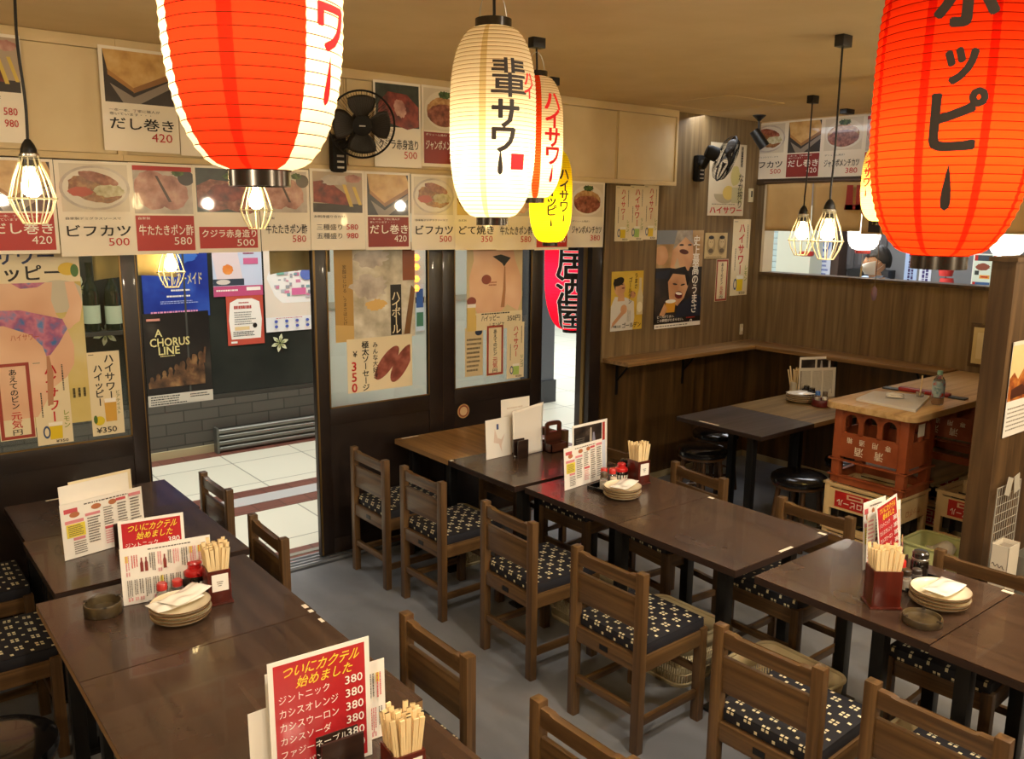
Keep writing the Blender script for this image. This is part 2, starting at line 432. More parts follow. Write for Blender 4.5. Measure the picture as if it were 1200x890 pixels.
# side wall with its long serving window
SZ, HZ = 1.595, 2.36
g = G()
g.bx(WC, WC + 0.1, Y0, WA, 1.0, SZ, PANEL); g.bx(WC - 0.004, WC + 0.1, Y0, WA, 0, 1.0, PANELD)
g.bx(WC, WC + 0.1, Y0, WA, HZ, ZC, CEIL); g.bx(WC, WC + 0.1, 4.36, WA, SZ, HZ, PANEL); g.bx(WC, WC + 0.1, Y0, 1.9, SZ, HZ, PANEL)
struct(g.build('wall_right'))
g = G(); g.bx(WC - 0.03, WC + 0.14, 1.9, 4.36, SZ - 0.005, SZ + 0.02, PANELD); g.bx(WC - 0.012, WC + 0.12, 4.335, 4.36, SZ + 0.02, HZ, M('#cfc0a0', .5)); g.bx(WC - 0.02, WC + 0.1, 1.9, 4.44, HZ - 0.03, HZ + 0.012, M('#3a2a18', .5))
wf = struct(g.build('window_1'))
g = G(); g.bx(WC - 0.012, WC, Y0, WA, 0, 0.05, M('#a39473', .5)); struct(g.build('baseboard_right'))
g = G(); g.bx(4.4, WC, WA - 0.014, WA, 0, 0.05, M('#a39473', .5)); struct(g.build('baseboard_front'))
# partition at the end of the counter
g = G(); g.bx(4.22, 6.15, 1.63, 1.735, 0, 1.87, PILLARW); g.bx(4.205, 6.15, 1.62, 1.745, 1.87, 1.89, PILLARW); struct(g.build('wall_partition'))
g = G(); g.bx(4.80, 4.95, 1.60, 1.75, 1.89, ZC, SHELFW); struct(g.build('trim_2'))
# L-shaped drink shelf along both walls
g = G(); g.bx(4.40, WC, WA - 0.26, WA, 1.0, 1.03, SHELFX, 0.003)
sh = tag(g.build('wall_shelf'), 'long brown wooden drink shelf below the posters, running along the poster wall', 'shelf')
g = G(); g.bx(WC - 0.26, WC, 2.672, WA - 0.262, 1.0, 1.03, SHELFW, 0.003)
sh2 = tag(g.build('wall_shelf'), 'brown wooden drink shelf under the serving window, running into the counter', 'shelf')
for par, pts in ((sh, [(4.55, 0), (5.3, 0)]), (sh2, [(3.6, 1), (2.9, 1)])):
    for v, k in pts:
        g = G()
        if k == 0: g.bx(v - .012, v + .012, WA - .012, WA - .004, .74, 1.0, BLACK, .002); g.bx(v - .012, v + .012, WA - .2, WA - .004, .992, 1.0, BLACK); g.box((v, WA - .08, .925), (.01, .012, .19), BLACK, Matrix.Rotation(.72, 3, 'X'))
        else: g.bx(WC - .016, WC - .004, v - .012, v + .012, .74, 1.0, BLACK, .002); g.bx(WC - .2, WC - .004, v - .012, v + .012, .992, 1.0, BLACK); g.box((WC - .08, v, .925), (.012, .01, .19), BLACK, Matrix.Rotation(-.72, 3, 'Y'))
        g.build('bracket', par)

# sliding doors: dark metal frames, each with one pane
def door(name, x0, x1, y, gx0, gx1, gz0, gz1, ztop=2.1):
    g = G(); d = 0.036; y0, y1 = y - d / 2, y + d / 2
    g.bx(x0, gx0, y0, y1, 0.025, ztop, FRAME, .002); g.bx(gx1, x1, y0, y1, 0.025, ztop, FRAME, .002)
    g.bx(gx0, gx1, y0, y1, gz1, ztop, FRAME); g.bx(gx0, gx1, y0, y1, gz0 - 0.1, gz0, FRAME, .002); g.bx(gx0, gx1, y0 + .008, y1 - .008, 0.12, gz0 - 0.1, FRAME); g.bx(gx0, gx1, y0, y1, 0.025, 0.12, FRAME, .002)
    b = 0.008
    for (a0, a1, c0, c1) in ((gx0, gx0 + b, gz0, gz1), (gx1 - b, gx1, gz0, gz1), (gx0, gx1, gz0, gz0 + b)):
        g.bx(a0, a1, y0 - 0.003, y0 + 0.004, c0, c1, GOLD)
    o = struct(g.build(name))
    g = G(); g.bx(gx0, gx1, y - 0.003, y + 0.003, gz0, gz1, GLASS); g.build('glass_pane', o)
    return o
d1 = door('door_1', 0.05, 1.222, YD, 0.1, 1.14, 0.925, 2.06)
g = G(); g.bx(1.208, 1.212, YD - .0195, YD - .018, .1, 2.0, GOLD); g.build('edge_strip', d1)
d2 = door('door_2', 2.15, 3.035, YD - 0.02, 2.235, 2.93, 0.925, 2.06)
g = G(); g.bx(2.155, 2.166, YD - .041, YD - .037, .03, 2.06, GOLD); g.bx(2.6, 2.602, YD - .041, YD - .0385, .05, .55, GOLD); g.build('edge_strip', d2)
d3 = door('door_3', 3.045, 3.90, YD + 0.02, 3.15, 3.80, 0.925, 2.06)
g = G(); g.bx(3.05, 3.06, YD - 0.001, YD + .003, .03, 2.06, GOLD); g.build('edge_strip', d3)
d0 = door('door_4', -1.2, 0.06, YD + 0.03, -1.1, -0.02, 0.925, 2.06)
g = G(); g.bx(4.28, 4.39, 4.45, 4.6, 0, 2.1, FRAME, .003); g.bx(4.268, 4.28, 4.50, 4.53, 0, 2.1, GOLD); struct(g.build('trim_3'))
# metal threshold rails
g = G(); ALU = M('#c9ccd0', 0.3, 0.9)
for y in (4.462, 4.50, 4.54, 4.585): g.bx(X0, 4.3, y - 0.007, y + 0.007, 0.0, 0.022, ALU)
g.bx(X0, 4.3, 4.45, 4.60, -0.03, 0.008, M('#77797d', .4, .6)); struct(g.build('trim_4'))
# ceiling hatch
g = G()
hc = on(845, 122, 2, ZC - .004)
for a in (-1, 1):
    g.bx(hc.x - .3, hc.x + .3, hc.y + a * .3 - .003, hc.y + a * .3 + .003, ZC - .003, ZC, CEIL); g.bx(hc.x + a * .3 - .003, hc.x + a * .3 + .003, hc.y - .3, hc.y + .3, ZC - .003, ZC, CEIL)
struct(g.build('trim_5'))

# upper storage cabinets on the front wall: three units with sliding boards
def cabinet(x0, x1, seams, label):
    yf = 4.37
    t = thing('storage_cabinet', label, 'cabinet', (x0, yf, 2.285))
    L_ = x1 - x0; H_ = ZC - 2.285 - .002
    g = G(); g.bx(0, L_, 0.0, .066, 0, 0.03, CABT, .002); g.bx(0, L_, 0.0, .066, H_ - 0.05, H_, CABT, .002); g.bx(0, 0.02, .001, .066, .03, H_ - .05, CABT); g.bx(L_ - 0.02, L_, .001, .066, .03, H_ - .05, CABT); g.bx(.02, L_ - .02, .054, .066, .03, H_ - .05, CAB)
    g.build('carcass', t)
    xs = [0.02] + [s - x0 for s in seams] + [L_ - 0.02]
    for i in range(len(xs) - 1):
        g = G(); dy = 0.012 if i % 2 else 0.024
        g.bx(xs[i] + .002, xs[i + 1] - .002, dy, dy + .012, .032, H_ - .052, CAB, .002)
        if i + 1 < len(xs) - 1: g.bx(xs[i + 1] - .012, xs[i + 1] - .002, dy - .006, dy, .032, H_ - .052, CABT)
        g.build('sliding_board', t)
    return t
sx1 = on(408, 140, 1, 4.37).x; sx2 = on(726, 170, 1, 4.37).x
cabinet(-1.2, 1.15, [0.0], 'cream storage cabinet above the left shop door, topmost band of the wall')
cabinet(1.151, 3.30, [sx1], 'cream storage cabinet above the middle door with the round fan on it')
cabinet(3.301, 5.05, [sx2], 'cream storage cabinet beyond the white lantern, its end over the three small posters')

# ================================================================== OUTSIDE: ARCADE STREET
TILE = brick_mat('street_tile_cream', '#d8d6c2', '#dedcc9', '#9a988a', .62, .62, .006, 0, .35)
BROWN = brick_mat('street_tile_brown', '#6d4236', '#7a4c3e', '#4d3129', .2, .2, .004, 0, .45)
GREYT = M('#b9b9b6', .4)
g = G(); g.bx(-5, 18, 4.6, 13, -0.06, 0.0, TILE); g.bx(WC + .1, 18, -3, 4.6, -0.06, 0.0, TILE); struct(g.build('street_floor'))
g = G(); g.bx(-5, 3.55, 4.6, 4.78, 0, .004, BROWN); g.bx(-5, 5.2, 5.56, 6.05, 0, .004, BROWN); g.bx(-5, 5.2, 7.1, 7.3, 0, .004, BROWN); struct(g.build('street_paving_band'))
g = G(); g.bx(2.05, 5.2, 5.72, 5.9, .004, .007, GREYT); g.bx(1.9, 2.6, 4.66, 4.70, .004, .008, M('#8f8d80', .4)); struct(g.build('street_paving_strip'))
# shop front across the street: dark glass on a low brick base
DARKG = noise_mat('dark_shop_glass', ['#232622', '#31342e', '#3b3d35'], (1, 1, 1), 1.2, 3, 0.25)
BRK = brick_mat('street_brick_base', '#4c4941', '#57534a', '#37352f', .3, .1, .006, .5, .6, (PI / 2, 0, 0))
g = G(); g.bx(-3.5, 3.62, 7.3, 7.5, .42, 3.2, DARKG); g.bx(-3.5, 3.62, 7.27, 7.5, .07, .46, BRK); g.bx(-3.5, 3.62, 7.25, 7.5, 0, .07, M('#b3a680', .6))
g.bx(-3.5, 3.62, 7.285, 7.3, .46, .5, M('#3c3a33', .4)); g.bx(2.32, 2.335, 7.29, 7.3, .5, 3.2, M('#4a4942', .4)); g.bx(0.55, 0.565, 7.29, 7.3, .5, 3.2, M('#4a4942', .4))
struct(g.build('shop_front_wall'))
g = G(); g.bx(3.62, 6.0, 7.35, 7.5, 0, 3.2, M('#cfd2c8', .5)); g.bx(3.62, 6.0, 7.33, 7.35, 1.18, 1.24, M('#a9a493', .5)); g.bx(3.62, 6.0, 7.33, 7.35, 0, .12, M('#8b8777', .5)); struct(g.build('arcade_wall'))
g = G(); g.bx(6.02, 6.28, 7.1, 7.5, 0, 3.2, M('#5c6066', .45)); g.bx(6.0, 6.3, 7.08, 7.5, 0, .25, M('#3c3e42', .45)); struct(g.build('arcade_pillar_wall'))
g = G(); g.bx(-4, 18, 12.2, 12.4, 0, 3.4, M('#d3d8d6', .5)); struct(g.build('far_arcade_wall'))
# corrugated metal duct lying along the base
t = tag(thing('pipe_guard', '', 'x', (2.5, 7.13, 0)), 'low grey ribbed metal rack lying along the brick base across the street', 'rack')
for i in range(4):
    g = G(); g.tube([(0, .06, .035 + i * .052), (1.6, .06, .035 + i * .052)], .024, M('#7f8078', .35, .7), 10); g.build('rail', t)
for bx_ in (-.02, 1.6): g = G(); g.bx(bx_, bx_ + .02, .02, .1, 0, .23, M('#6a6b64', .4, .6)); g.build('end_bracket', t)

# posters across the street
BLUE = noise_mat('poster_night_blue', ['#1d2a7c', '#27409c', '#3f63bd'], (1, 1, 1), 3, 3, .35)
p = sheet_at((166, 285, 244, 372), 1, 7.292, BLUE)
p.ell(.55, .85, .3, .12, M('#3f6fc4', .4), wob=.2); p.text('リトルマーメイド', .28, .44, .9, .60, M('#e8d98a', .4), .01); p.lines(.42, .34, .72, .39, 1, WHT, seed=6); p.lines(.35, .26, .8, .31, 1, WHT); p.lines(.25, .18, .85, .23, 2, M('#aab6e6', .5), seed=4); p.lines(.1, .05, .95, .10, 1, M('#e79ab8', .4), seed=7)
p.put('stage_poster', p.o, p.r, (0, 0, 1), 'dark blue stage poster with yellow lettering on the shop glass across the street', 'poster')
BRZ = noise_mat('poster_bronze_figures', ['#3a2a1e', '#6a4a30', '#a07a4c'], (1, 1, 1), 9, 4, .4)
SMOKE = noise_mat('poster_dark_stage', ['#171513', '#2a241e', '#5b5245'], (1, 1, 1), 2.2, 3, .4, pos=(.3, .55, .8))
p = sheet_at((170, 366, 247, 474), 1, 7.291, SMOKE)
for i in range(9):
    x = .08 + i * .095; h = .10 + .028 * i; y0 = .20
    p.poly([(x - .05, y0), (x - .055, y0 + h * .55), (x - .03, y0 + h * .8), (x + .03, y0 + h * .8), (x + .055, y0 + h * .5), (x + .05, y0)], BRZ); p.ell(x, y0 + h * .95, .028 + .002 * i, .03 + .003 * i, BRZ)
    if i in (4, 6, 8): p.poly([(x + .02, y0 + h * .75), (x + .06, y0 + h * 1.25), (x + .09, y0 + h * 1.25), (x + .06, y0 + h * .7)], BRZ)
p.rect(0, 0, 1, .125, M('#cfc6b4', .5)); p.lines(.04, .01, .6, .115, 4, INK); p.lines(.64, .06, .97, .11, 2, INK, seed=3)
LG = M('#e0d08a', .4)
p.text('A', .16, .75, .27, .83, LG, .02); p.text('CHORUS', .08, .645, .68, .735, LG, .03); p.text('LINE', .2, .555, .52, .64, LG, .03); p.lines(.22, .53, .5, .55, 1, LG); p.rect(.05, .92, .25, .945, M('#cf8f7a', .5))
p.put('stage_poster', p.o, p.r, (0, 0, 1), 'dark poster with a row of bronze dancers reading A CHORUS LINE, below the blue poster', 'poster')
p = sheet_at((249, 287, 307, 347), 1, 7.292, M('#c9d3e6', .4))
SKINP = noise_mat('poster_skin', ['#d9a987', '#e6bd9c', '#efcdb0'], (1, 1, 1), 3, 2, .4)
p.poly([(.08, .32), (.0, .8), (.02, 1), (.5, 1), (.52, .8), (.6, .32)], M('#e3d3d3', .4)); p.ell(.3, .52, .11, .1, noise_mat('poster_orange_glow', ['#e79a4a', '#d9752f'], nscale=9), wob=.15); p.rect(0, .21, .62, .34, M('#3a4450', .4)); p.ell(.2, .28, .14, .05, M('#d8ccc0', .4)); p.rect(0, 0, 1, .2, M('#c2537c', .4)); p.lines(.05, .08, .6, .15, 1, WHT); p.rect(.66, .1, .95, .17, WHT); p.rect(.62, .62, .92, .74, M('#d06a92', .4)); p.lines(.62, .80, .85, .93, 2, M('#a04f6a', .4), seed=4)
p.put('clinic_poster', p.o, p.r, (0, 0, 1), 'pale blue and pink poster of a torso with an orange glow, across the street', 'poster')
p = sheet_at((266, 346, 309, 404), 1, 7.292, M('#c4523f', .4))
p.poly([(.1, .12), (.05, .5), (.1, .86), (.3, .93), (.7, .93), (.9, .86), (.95, .5), (.9, .12)], WHT); p.lines(.33, .82, .67, .88, 1, RED, seed=3); p.lines(.2, .72, .8, .8, 1, RED, fill=.8); p.lines(.2, .4, .8, .68, 6, M('#8d8a80', .5)); p.rect(.2, .3, .6, .37, M('#e9cf97', .5)); p.ell(.75, .38, .06, .05, INK); p.lines(.15, .17, .85, .28, 3, INK, seed=8); p.rect(.08, .04, .25, .08, WHT)
p.put('notice', p.o, p.r, (0, 0, 1), 'red-bordered white notice on the dark glass, below the pink poster', 'notice')
p = sheet_at((310, 287, 366, 388), 1, 7.292, M('#e9ddcb', .4))
p.rect(0, 0, 1, .17, M('#efefec', .4)); p.poly([(.05, .62), (.2, .42), (.35, .33), (.98, .33), (.98, .78), (.75, .8), (.1, .7)], M('#f2f0ea', .4))
r = random.Random(5)
for i in range(26):
    x, y = .18 + .72 * r.random(), .37 + .36 * r.random(); p.rect(x, y, x + .05 + .06 * r.random(), y + .015 + .03 * r.random(), M(r.choice(['#9fa3a8', '#d58aa6', '#b7bac0', '#7aa7ac', '#8d9096', '#c77c9c']), .4))
p.ell(.88, .66, .14, .07, M('#5e77c0', .4)); p.rect(.25, .66, .4, .71, M('#6fae9d', .4)); p.rect(.55, .42, .85, .5, M('#d9709f', .4))
for i in range(8): p.ell(.2 + .22 * (i % 4), .12 - .06 * (i // 4), .035, .018, M('#4b5fb5', .4)); 
p.lines(.2, .15, .9, .165, 1, RED)
p.put('area_map', p.o, p.r, (0, 0, 1), 'street map poster with coloured blocks on the shop glass across the street', 'map')
def flower(px, py, size, label):
    o = on(px, py, 1, 7.288); g = G(); FC = M('#d9dbb5', .5); FG = M('#9aa06a', .5)
    for k in range(6):
        a = k * PI / 3 + .3; pts = []
        for s_, w_ in ((.12, .0), (.3, .12), (.6, .2), (.85, .1), (1, 0), (.85, -.1), (.6, -.2), (.3, -.12)):
            pts.append(Vector((o.x + size * (s_ * math.cos(a) - w_ * math.sin(a)), o.y, o.z + size * (s_ * math.sin(a) + w_ * math.cos(a)))))
        pts2 = [(pp.x - o.x, pp.z - o.z) for pp in pts]
        g.prism(pts2, 0, .003, FC, (o, Vector((1, 0, 0)), Vector((0, 0, 1)), Vector((0, -1, 0))))
        g.prism([(x * .6 + .0, y * .6) for x, y in pts2], .003, .004, FG, (o, Vector((1, 0, 0)), Vector((0, 0, 1)), Vector((0, -1, 0))))
    tag(g.build('flower_decal'), label, 'decal')
flower(328, 402, .085, 'pale six-petalled flower decal on the dark glass under the street map')
flower(124, 391, .10, 'pale six-petalled flower decal seen through the left door, above the yellow-lemon strip')
flower(92, 339, .10, 'pale flower decal half behind the large swimwear poster')
# bottles and ledge added in place of a reflection in the left door glass
for px, lab in ((110, 'dark bottle added for a reflection in the left door glass, nearest the poster'), (135, 'dark bottle added for a reflection in the left door glass, nearest the door edge')):
    b_ = on(px, 388, 1, 7.2)
    g = G(); g.lathe([(.06, 0), (.06, .28), (.05, .34), (.022, .40), (.022, .5), (.026, .5), (.026, .53)], M('#1d2618', .15, 0, .3), 16)
    o = tag(g.build('reflection_bottle', None, (b_.x, 7.215, b_.z)), lab, 'bottle')
    g = G(); g.lathe([(.0615, .06), (.0615, .2)], M('#b8c0a0', .5), 16, caps=False); g.build('bottle_label', o)
bz = on(120, 388, 1, 7.2).z
g = G(); g.bx(.2, 1.9, 7.12, 7.296, bz - .03, bz, M('#38362f', .4)); tag(g.build('added_ledge'), 'dark ledge added to carry the two bottles of the door glass reflection', 'ledge')
# string of small lights beyond the middle door
for i, py in enumerate((302, 313, 327, 338)):
    c_ = on(488, py, 1, 7.30); g = G(); g.lathe([(0.001, -.035), (.02, -.03), (.035, 0), (.02, .03), (.001, .035)], M('#ff9a3c', .4, emit=3.0), 12, c_, False)
    tag(g.build('string_light'), 'small orange bulb of the string seen through the middle door glass', 'light bulb', 'string of orange bulbs beyond the middle door')
p = sheet_at((487, 333, 497, 388), 1, 7.33, M('#cfd6da', .4)); p.rect(.1, .5, .9, .9, M('#3c5f9c', .4)); p.rect(.1, .1, .9, .4, M('#4a7a5a', .4)); p.put('menu_notice', p.o, p.r, (0, 0, 1), 'small coloured notice seen at the right edge of the middle door glass', 'notice')
# awning outside the doors with curtain cloths and a lamp
g = G(); g.bx(-1.5, 4.9, 4.61, 5.25, 2.42, 2.48, M('#6d6a60', .6)); struct(g.build('awning_ceiling'))
NOR = noise_mat('cream_curtain_cloth', ['#c9b37c', '#d8c48e'], (1, 1, 1), 6, 4, .8)
for (xa, xb, lab) in ((1.08, 1.50, 'cream doorway curtain cloth outside, beside the left door edge'), (2.03, 2.42, 'cream doorway curtain cloth outside, in front of the street map'), (0.35, 1.0, 'cream doorway curtain cloth outside, behind the left door glass')):
    g = G(); g.grid(lambda u, v, xa=xa, xb=xb: Vector((xa + (xb - xa) * u, 4.81 + .012 * math.sin(u * 14), 2.418 - (.718 - .02 * math.sin(u * 3)) * v)), 20, 8, NOR)
    o = tag(g.build('doorway_curtain'), lab, 'curtain'); md = o.modifiers.new('cloth', 'SOLIDIFY'); md.thickness = .003

# ================================================================== LANTERNS
def lantern(pos, R, H, label, zones, n_ribs, ring_r, group=None, power=6.0, lcol=(1, .82, .55), texts=(), ringmat=None, tail=False, ribcol='#b08f52', bulb_z=-0.05, ztop=ZC):
    """zones: [(deg0, deg1, material)] measured to the right of the line of sight; texts: [(char, deg, z, size, material, bold, hscale)]"""
    pos = Vector(pos); phi0 = math.atan2(CAM.y - pos.y, CAM.x - pos.x)
    t = thing('paper_lantern', label, 'lantern', (pos.x, pos.y, pos.z), 0, group)
    hb = H / 2 - 0.022
    def rad(z):
        u = min(1.0, abs(z) / hb); return ring_r + (R - ring_r) * max(0, 1 - u ** 3.0) ** 0.55
    RIB = paper_lamp('lantern_rib_' + ribcol, ribcol, .35)
    prof = []
    for k in range(n_ribs):
        za = -hb + 2 * hb * k / n_ribs; dz = 2 * hb / n_ribs
        rA = rad(za); prof.append((rA + .0006, za)); prof.append((rA + .0006, za + .0014))
        prof.append((rad(za + dz * .5) - .0012 - .0006 * (R > .2), za + dz * .5))
    prof.append((rad(hb), hb))
    n = 120
    def matf(k, i):
        if k % 3 == 0: return RIB
        d = ((i + .5) * 360 / n + 180) % 360 - 180
        for a, b, m in zones:
            if a <= d < b: return m
        return zones[-1][2]
    g = G(); rz = Matrix.Rotation(phi0, 3, 'Z')
    g.lathe(prof, zones[-1][2], n, (0, 0, 0), False, rz, matf=matf)
    g.build('paper_body', t)
    RM = ringmat or BLACK
    g = G(); rr = ring_r + .004
    g.lathe([(rr - .006, hb - .004), (rr, hb - .004), (rr, hb + .022), (rr - .006, hb + .022)], RM, 40, caps=False); g.lathe([(rr - .006, hb - .004), (rr - .006, hb + .022)], RM, 40, caps=False); g.build('top_ring', t)
    g = G(); rb = ring_r * .98
    g.lathe([(rb - .006, -hb - .022), (rb, -hb - .022), (rb, -hb + .004), (rb - .006, -hb + .004)], RM, 40, caps=False); g.lathe([(0.0, -hb - .018), (rb - .003, -hb - .018)], RM, 40, caps=False)
    g.build('bottom_ring', t)
    g = G(); hk = [(ring_r * math.cos(a), 0, hb + .02 + .085 * math.sin(a)) for a in [PI * i / 12 for i in range(13)]]
    g.tube(hk, .0016, STEEL, 6); g.build('wire_handle', t)
    g = G(); zt = ztop - pos.z; g.tube([(0, 0, hb - .02), (.003, 0, hb + .04), (0, .003, zt - .03)], .0045, BLACK, 8); g.build('cord', t)
    g = G(); g.bx(-.035, .035, -.02, .02, zt - .045, zt - .001, BLACK, .003); g.build('ceiling_plug', t)
    g = G(); g.lathe([(.001, -.03), (.02, -.025), (.03, 0), (.024, .02), (.013, .05), (.013, .075)], M('#ffd9a0', .4, emit=8.0), 16, (0, 0, bulb_z), False); g.build('light_bulb', t)
    L_ = light('bulb_light', 'POINT', (0, 0, bulb_z - .055), power * 1.5, lcol, .04, parent=t)
    if texts:
        g = G()
        for ch, deg, z, size, m, bold, hs in texts:
            v, f = glyphs(ch, bold); bm2 = bmesh.new(); vs = []
            if ch == 'ー':       # brushed long mark: a drop, thin above and round below
                wd = lambda t_: .125 * t_ ** .9 * max(0, 1 - t_ ** 6) ** .5
                v = [(.08 + .84 * t_, .38 + sg * wd(t_) / 1.3) for sg, ts in ((1, [i / 16 for i in range(17)]), (-1, [i / 16 for i in range(15, 0, -1)])) for t_ in ts]; f = [tuple(range(len(v)))]
            for gv in v:
                a, b = gv[0] - .5, gv[1] - .38
                if ch == 'ー': a, b = b * 1.3, -a
                vs.append(bm2.verts.new((a * size * hs, b * size, gv[2] if len(gv) > 2 else 0)))
            for ff in f:
                try: bm2.faces.new([vs[i] for i in ff])
                except ValueError: pass
            for _ in range(3):
                ed = [e for e in bm2.edges if e.calc_length() > .012]
                if ed: bmesh.ops.subdivide_edges(bm2, edges=ed, cuts=1, use_grid_fill=False); bmesh.ops.triangulate(bm2, faces=bm2.faces[:])
            bm2.verts.index_update()
            out = []
            for v_ in bm2.verts:
                zz = z + v_.co.y; r_ = rad(zz) + .0022 + v_.co.z; a = phi0 + math.radians(deg) + v_.co.x / max(.05, rad(z)); out.append(Vector((r_ * math.cos(a), r_ * math.sin(a), zz)))
            g.raw(out, [tuple(x.index for x in ff.verts) for ff in bm2.faces], m); bm2.free()
        g.build('lettering', t)
    if tail:
        g = G(); g.tube([(.0, 0, -hb - .02), (.01, .0, -hb - .02 - tail * .5), (0, 0, -hb - .02 - tail)], .002, M('#5a4a3a', .6), 6); g.lathe([(.003, 0), (.016, -.02), (.018, -.05), (.012, -.08), (.001, -.09)], M('#6d5560', .7), 10, (0, 0, -hb - .02 - tail), False); g.build('tassel', t)
    return t
WP = paper_lamp('lantern_paper_white', '#f3e3c0')
WPB = paper_lamp('lantern_paper_seam', '#d6bd85')
RP = paper_lamp('lantern_paper_red', '#de2c14')
RPD = paper_lamp('lantern_paper_red_seam', '#c4190b')
RP2 = paper_lamp('lantern_paper_orange_red', '#e63c14')
RP2D = paper_lamp('lantern_paper_orange_red_seam', '#cc1c0a')
YP = paper_lamp('lantern_paper_yellow', '#f2d61e')
IB = M('#2a211a', .7); IR = M('#c3161a', .7); IRL = M('#cf1418', .7, emit=.55)   # red ink emits a little itself, imitating lantern light through the paper
BR = M('#3a352f', .25, .7)
# big red and white lantern, very near
lantern(at_depth(294, -32, 1.2), .126, .585, 'big glowing lantern with a broad red panel and white sides, at the upper left',
        [(-62, -22, RP), (-22, -11, RPD), (-11, 33, RP), (33, 180, WP), (-180, -62, WP)], 34, .045, None, 3.4, (1, .80, .5),
        [('ハ', 55, .155, .075, IRL, .05, 1), ('イ', 55, .078, .075, IRL, .05, 1), ('サ', 55, .0, .075, IRL, .05, 1), ('ワ', 55, -.078, .078, IRL, .05, 1), ('ー', 54, -.150, .078, IRL, .06, 1)], BR, ribcol='#3f1a0c')
# white lantern in the middle
D_ = 2.485
def zt(py, pyc, D): return (pyc - py) * D / F * .982
lantern(at_depth(577.5, 146, D_), .125, .575, 'glowing white lantern with black brushed lettering and a small red seal',
        [(-17, -10, WPB), (-180, 180, WP)], 46, .048, None, 3.9, (1, .87, .6),
        [('輩', 22, zt(99, 146, D_), .112, IB, .02, 1.05), ('サ', 17, zt(138, 146, D_), .088, IB, .045, 1), ('ワ', 14, zt(166, 146, D_), .085, IB, .045, 1), ('ー', 10, zt(192, 146, D_), .085, IB, .06, 1),
         ('ハ', 54, zt(98, 146, D_), .045, IRL, .045, 1), ('イ', 53, zt(112, 146, D_), .045, IRL, .045, 1), ('■', 36, zt(191, 146, D_), .06, IRL, .0, 1)], BR, ribcol='#8a6a38')
D2 = 3.88
lantern(at_depth(627.5, 162, D2), .125, .575, 'glowing white lantern with red lettering and red stripe, half hidden behind another white lantern',
        [(-8, 12, RP2), (-180, 180, WP)], 46, .046, None, 4.0, (1, .8, .5),
        [(c, 39, zt(y, 162, D2), .095, IRL, .045, 1) for c, y in (('ハ', 122), ('イ', 142), ('サ', 163), ('ワ', 183), ('ー', 204))], BR, ribcol='#8a6a38')
D3 = 5.0
lantern(at_depth(645.5, 230, D3), .125, .575, 'small glowing yellow lantern with black lettering, hanging furthest along by the front wall',
        [(-180, 180, YP)], 40, .046, None, 4.2, (1, .85, .4),
        [(c, 38, zt(y, 230, D3), .072, IB, .045, 1) for c, y in (('ハ', 205), ('イ', 218), ('サ', 230), ('ワ', 242), ('ー', 254))] +
        [(c, 2, zt(y, 230, D3), .068, IB, .045, 1) for c, y in (('ハ', 213), ('イ', 225), ('ッ', 236), ('ピ', 247), ('ー', 260))], BR, ribcol='#b08f2a')
D4 = 1.40
lantern(at_depth(1121, 104, D4), .126, .585, 'big glowing orange-red lantern with bold black lettering, at the upper right',
        [(-24, -17, RP2D), (18, 25, RP2D), (60, 66, RP2D), (-66, -60, RP2D), (-180, 180, RP2)], 42, .045, None, 4.0, (1, .76, .4),
        [('ホ', 1, zt(18, 104, D4), .105, IB, .05, .9), ('ッ', 1, zt(85, 104, D4), .075, IB, .06, .8), ('ピ', 0, zt(150, 104, D4), .105, IB, .042, .9), ('ー', 0, zt(222, 104, D4), .085, IB, .05, 1)], BR, ribcol='#7a1608')
D5 = 5.0
lantern(at_depth(1036, 213, D5), .125, .50, 'yellow-white glowing lantern peeping out behind the big orange-red lantern',
        [(-180, 180, paper_lamp('lantern_paper_cream', '#f0d684'))], 40, .046, None, 6, (1, .85, .5),
        [(c, -48, zt(y, 213, D5), .06, IRL, .045, 1) for c, y in (('ハ', 180), ('イ', 191), ('サ', 203), ('ワ', 214), ('ー', 226))], BR, tail=.36, ribcol='#b08f52')
WHL = M('#f6f1e6', .5, emit=.45)  # white strokes emit a little, as if lit through the lantern paper
# red tavern lantern outside the front gap
p6 = on(672, 306, 1, 4.98); D6 = (ROT.transposed() @ (p6 - CAM)).z * -1
T6 = (('居', 305), ('酒', 338), ('屋', 367))
lantern(p6, .225, 1.12, 'bright red tavern lantern with big white-edged black characters, outside the gap beside the doors',
        [(-180, 180, paper_lamp('lantern_paper_crimson', '#e0142c', .6, .25))], 52, .075, None, 14, (1, .85, .8),
        [(c, -3, zt(y, 306, D6), .255, WHL, .055, 1.0) for c, y in T6], BLACK, ribcol='#a80f20', ztop=2.42)
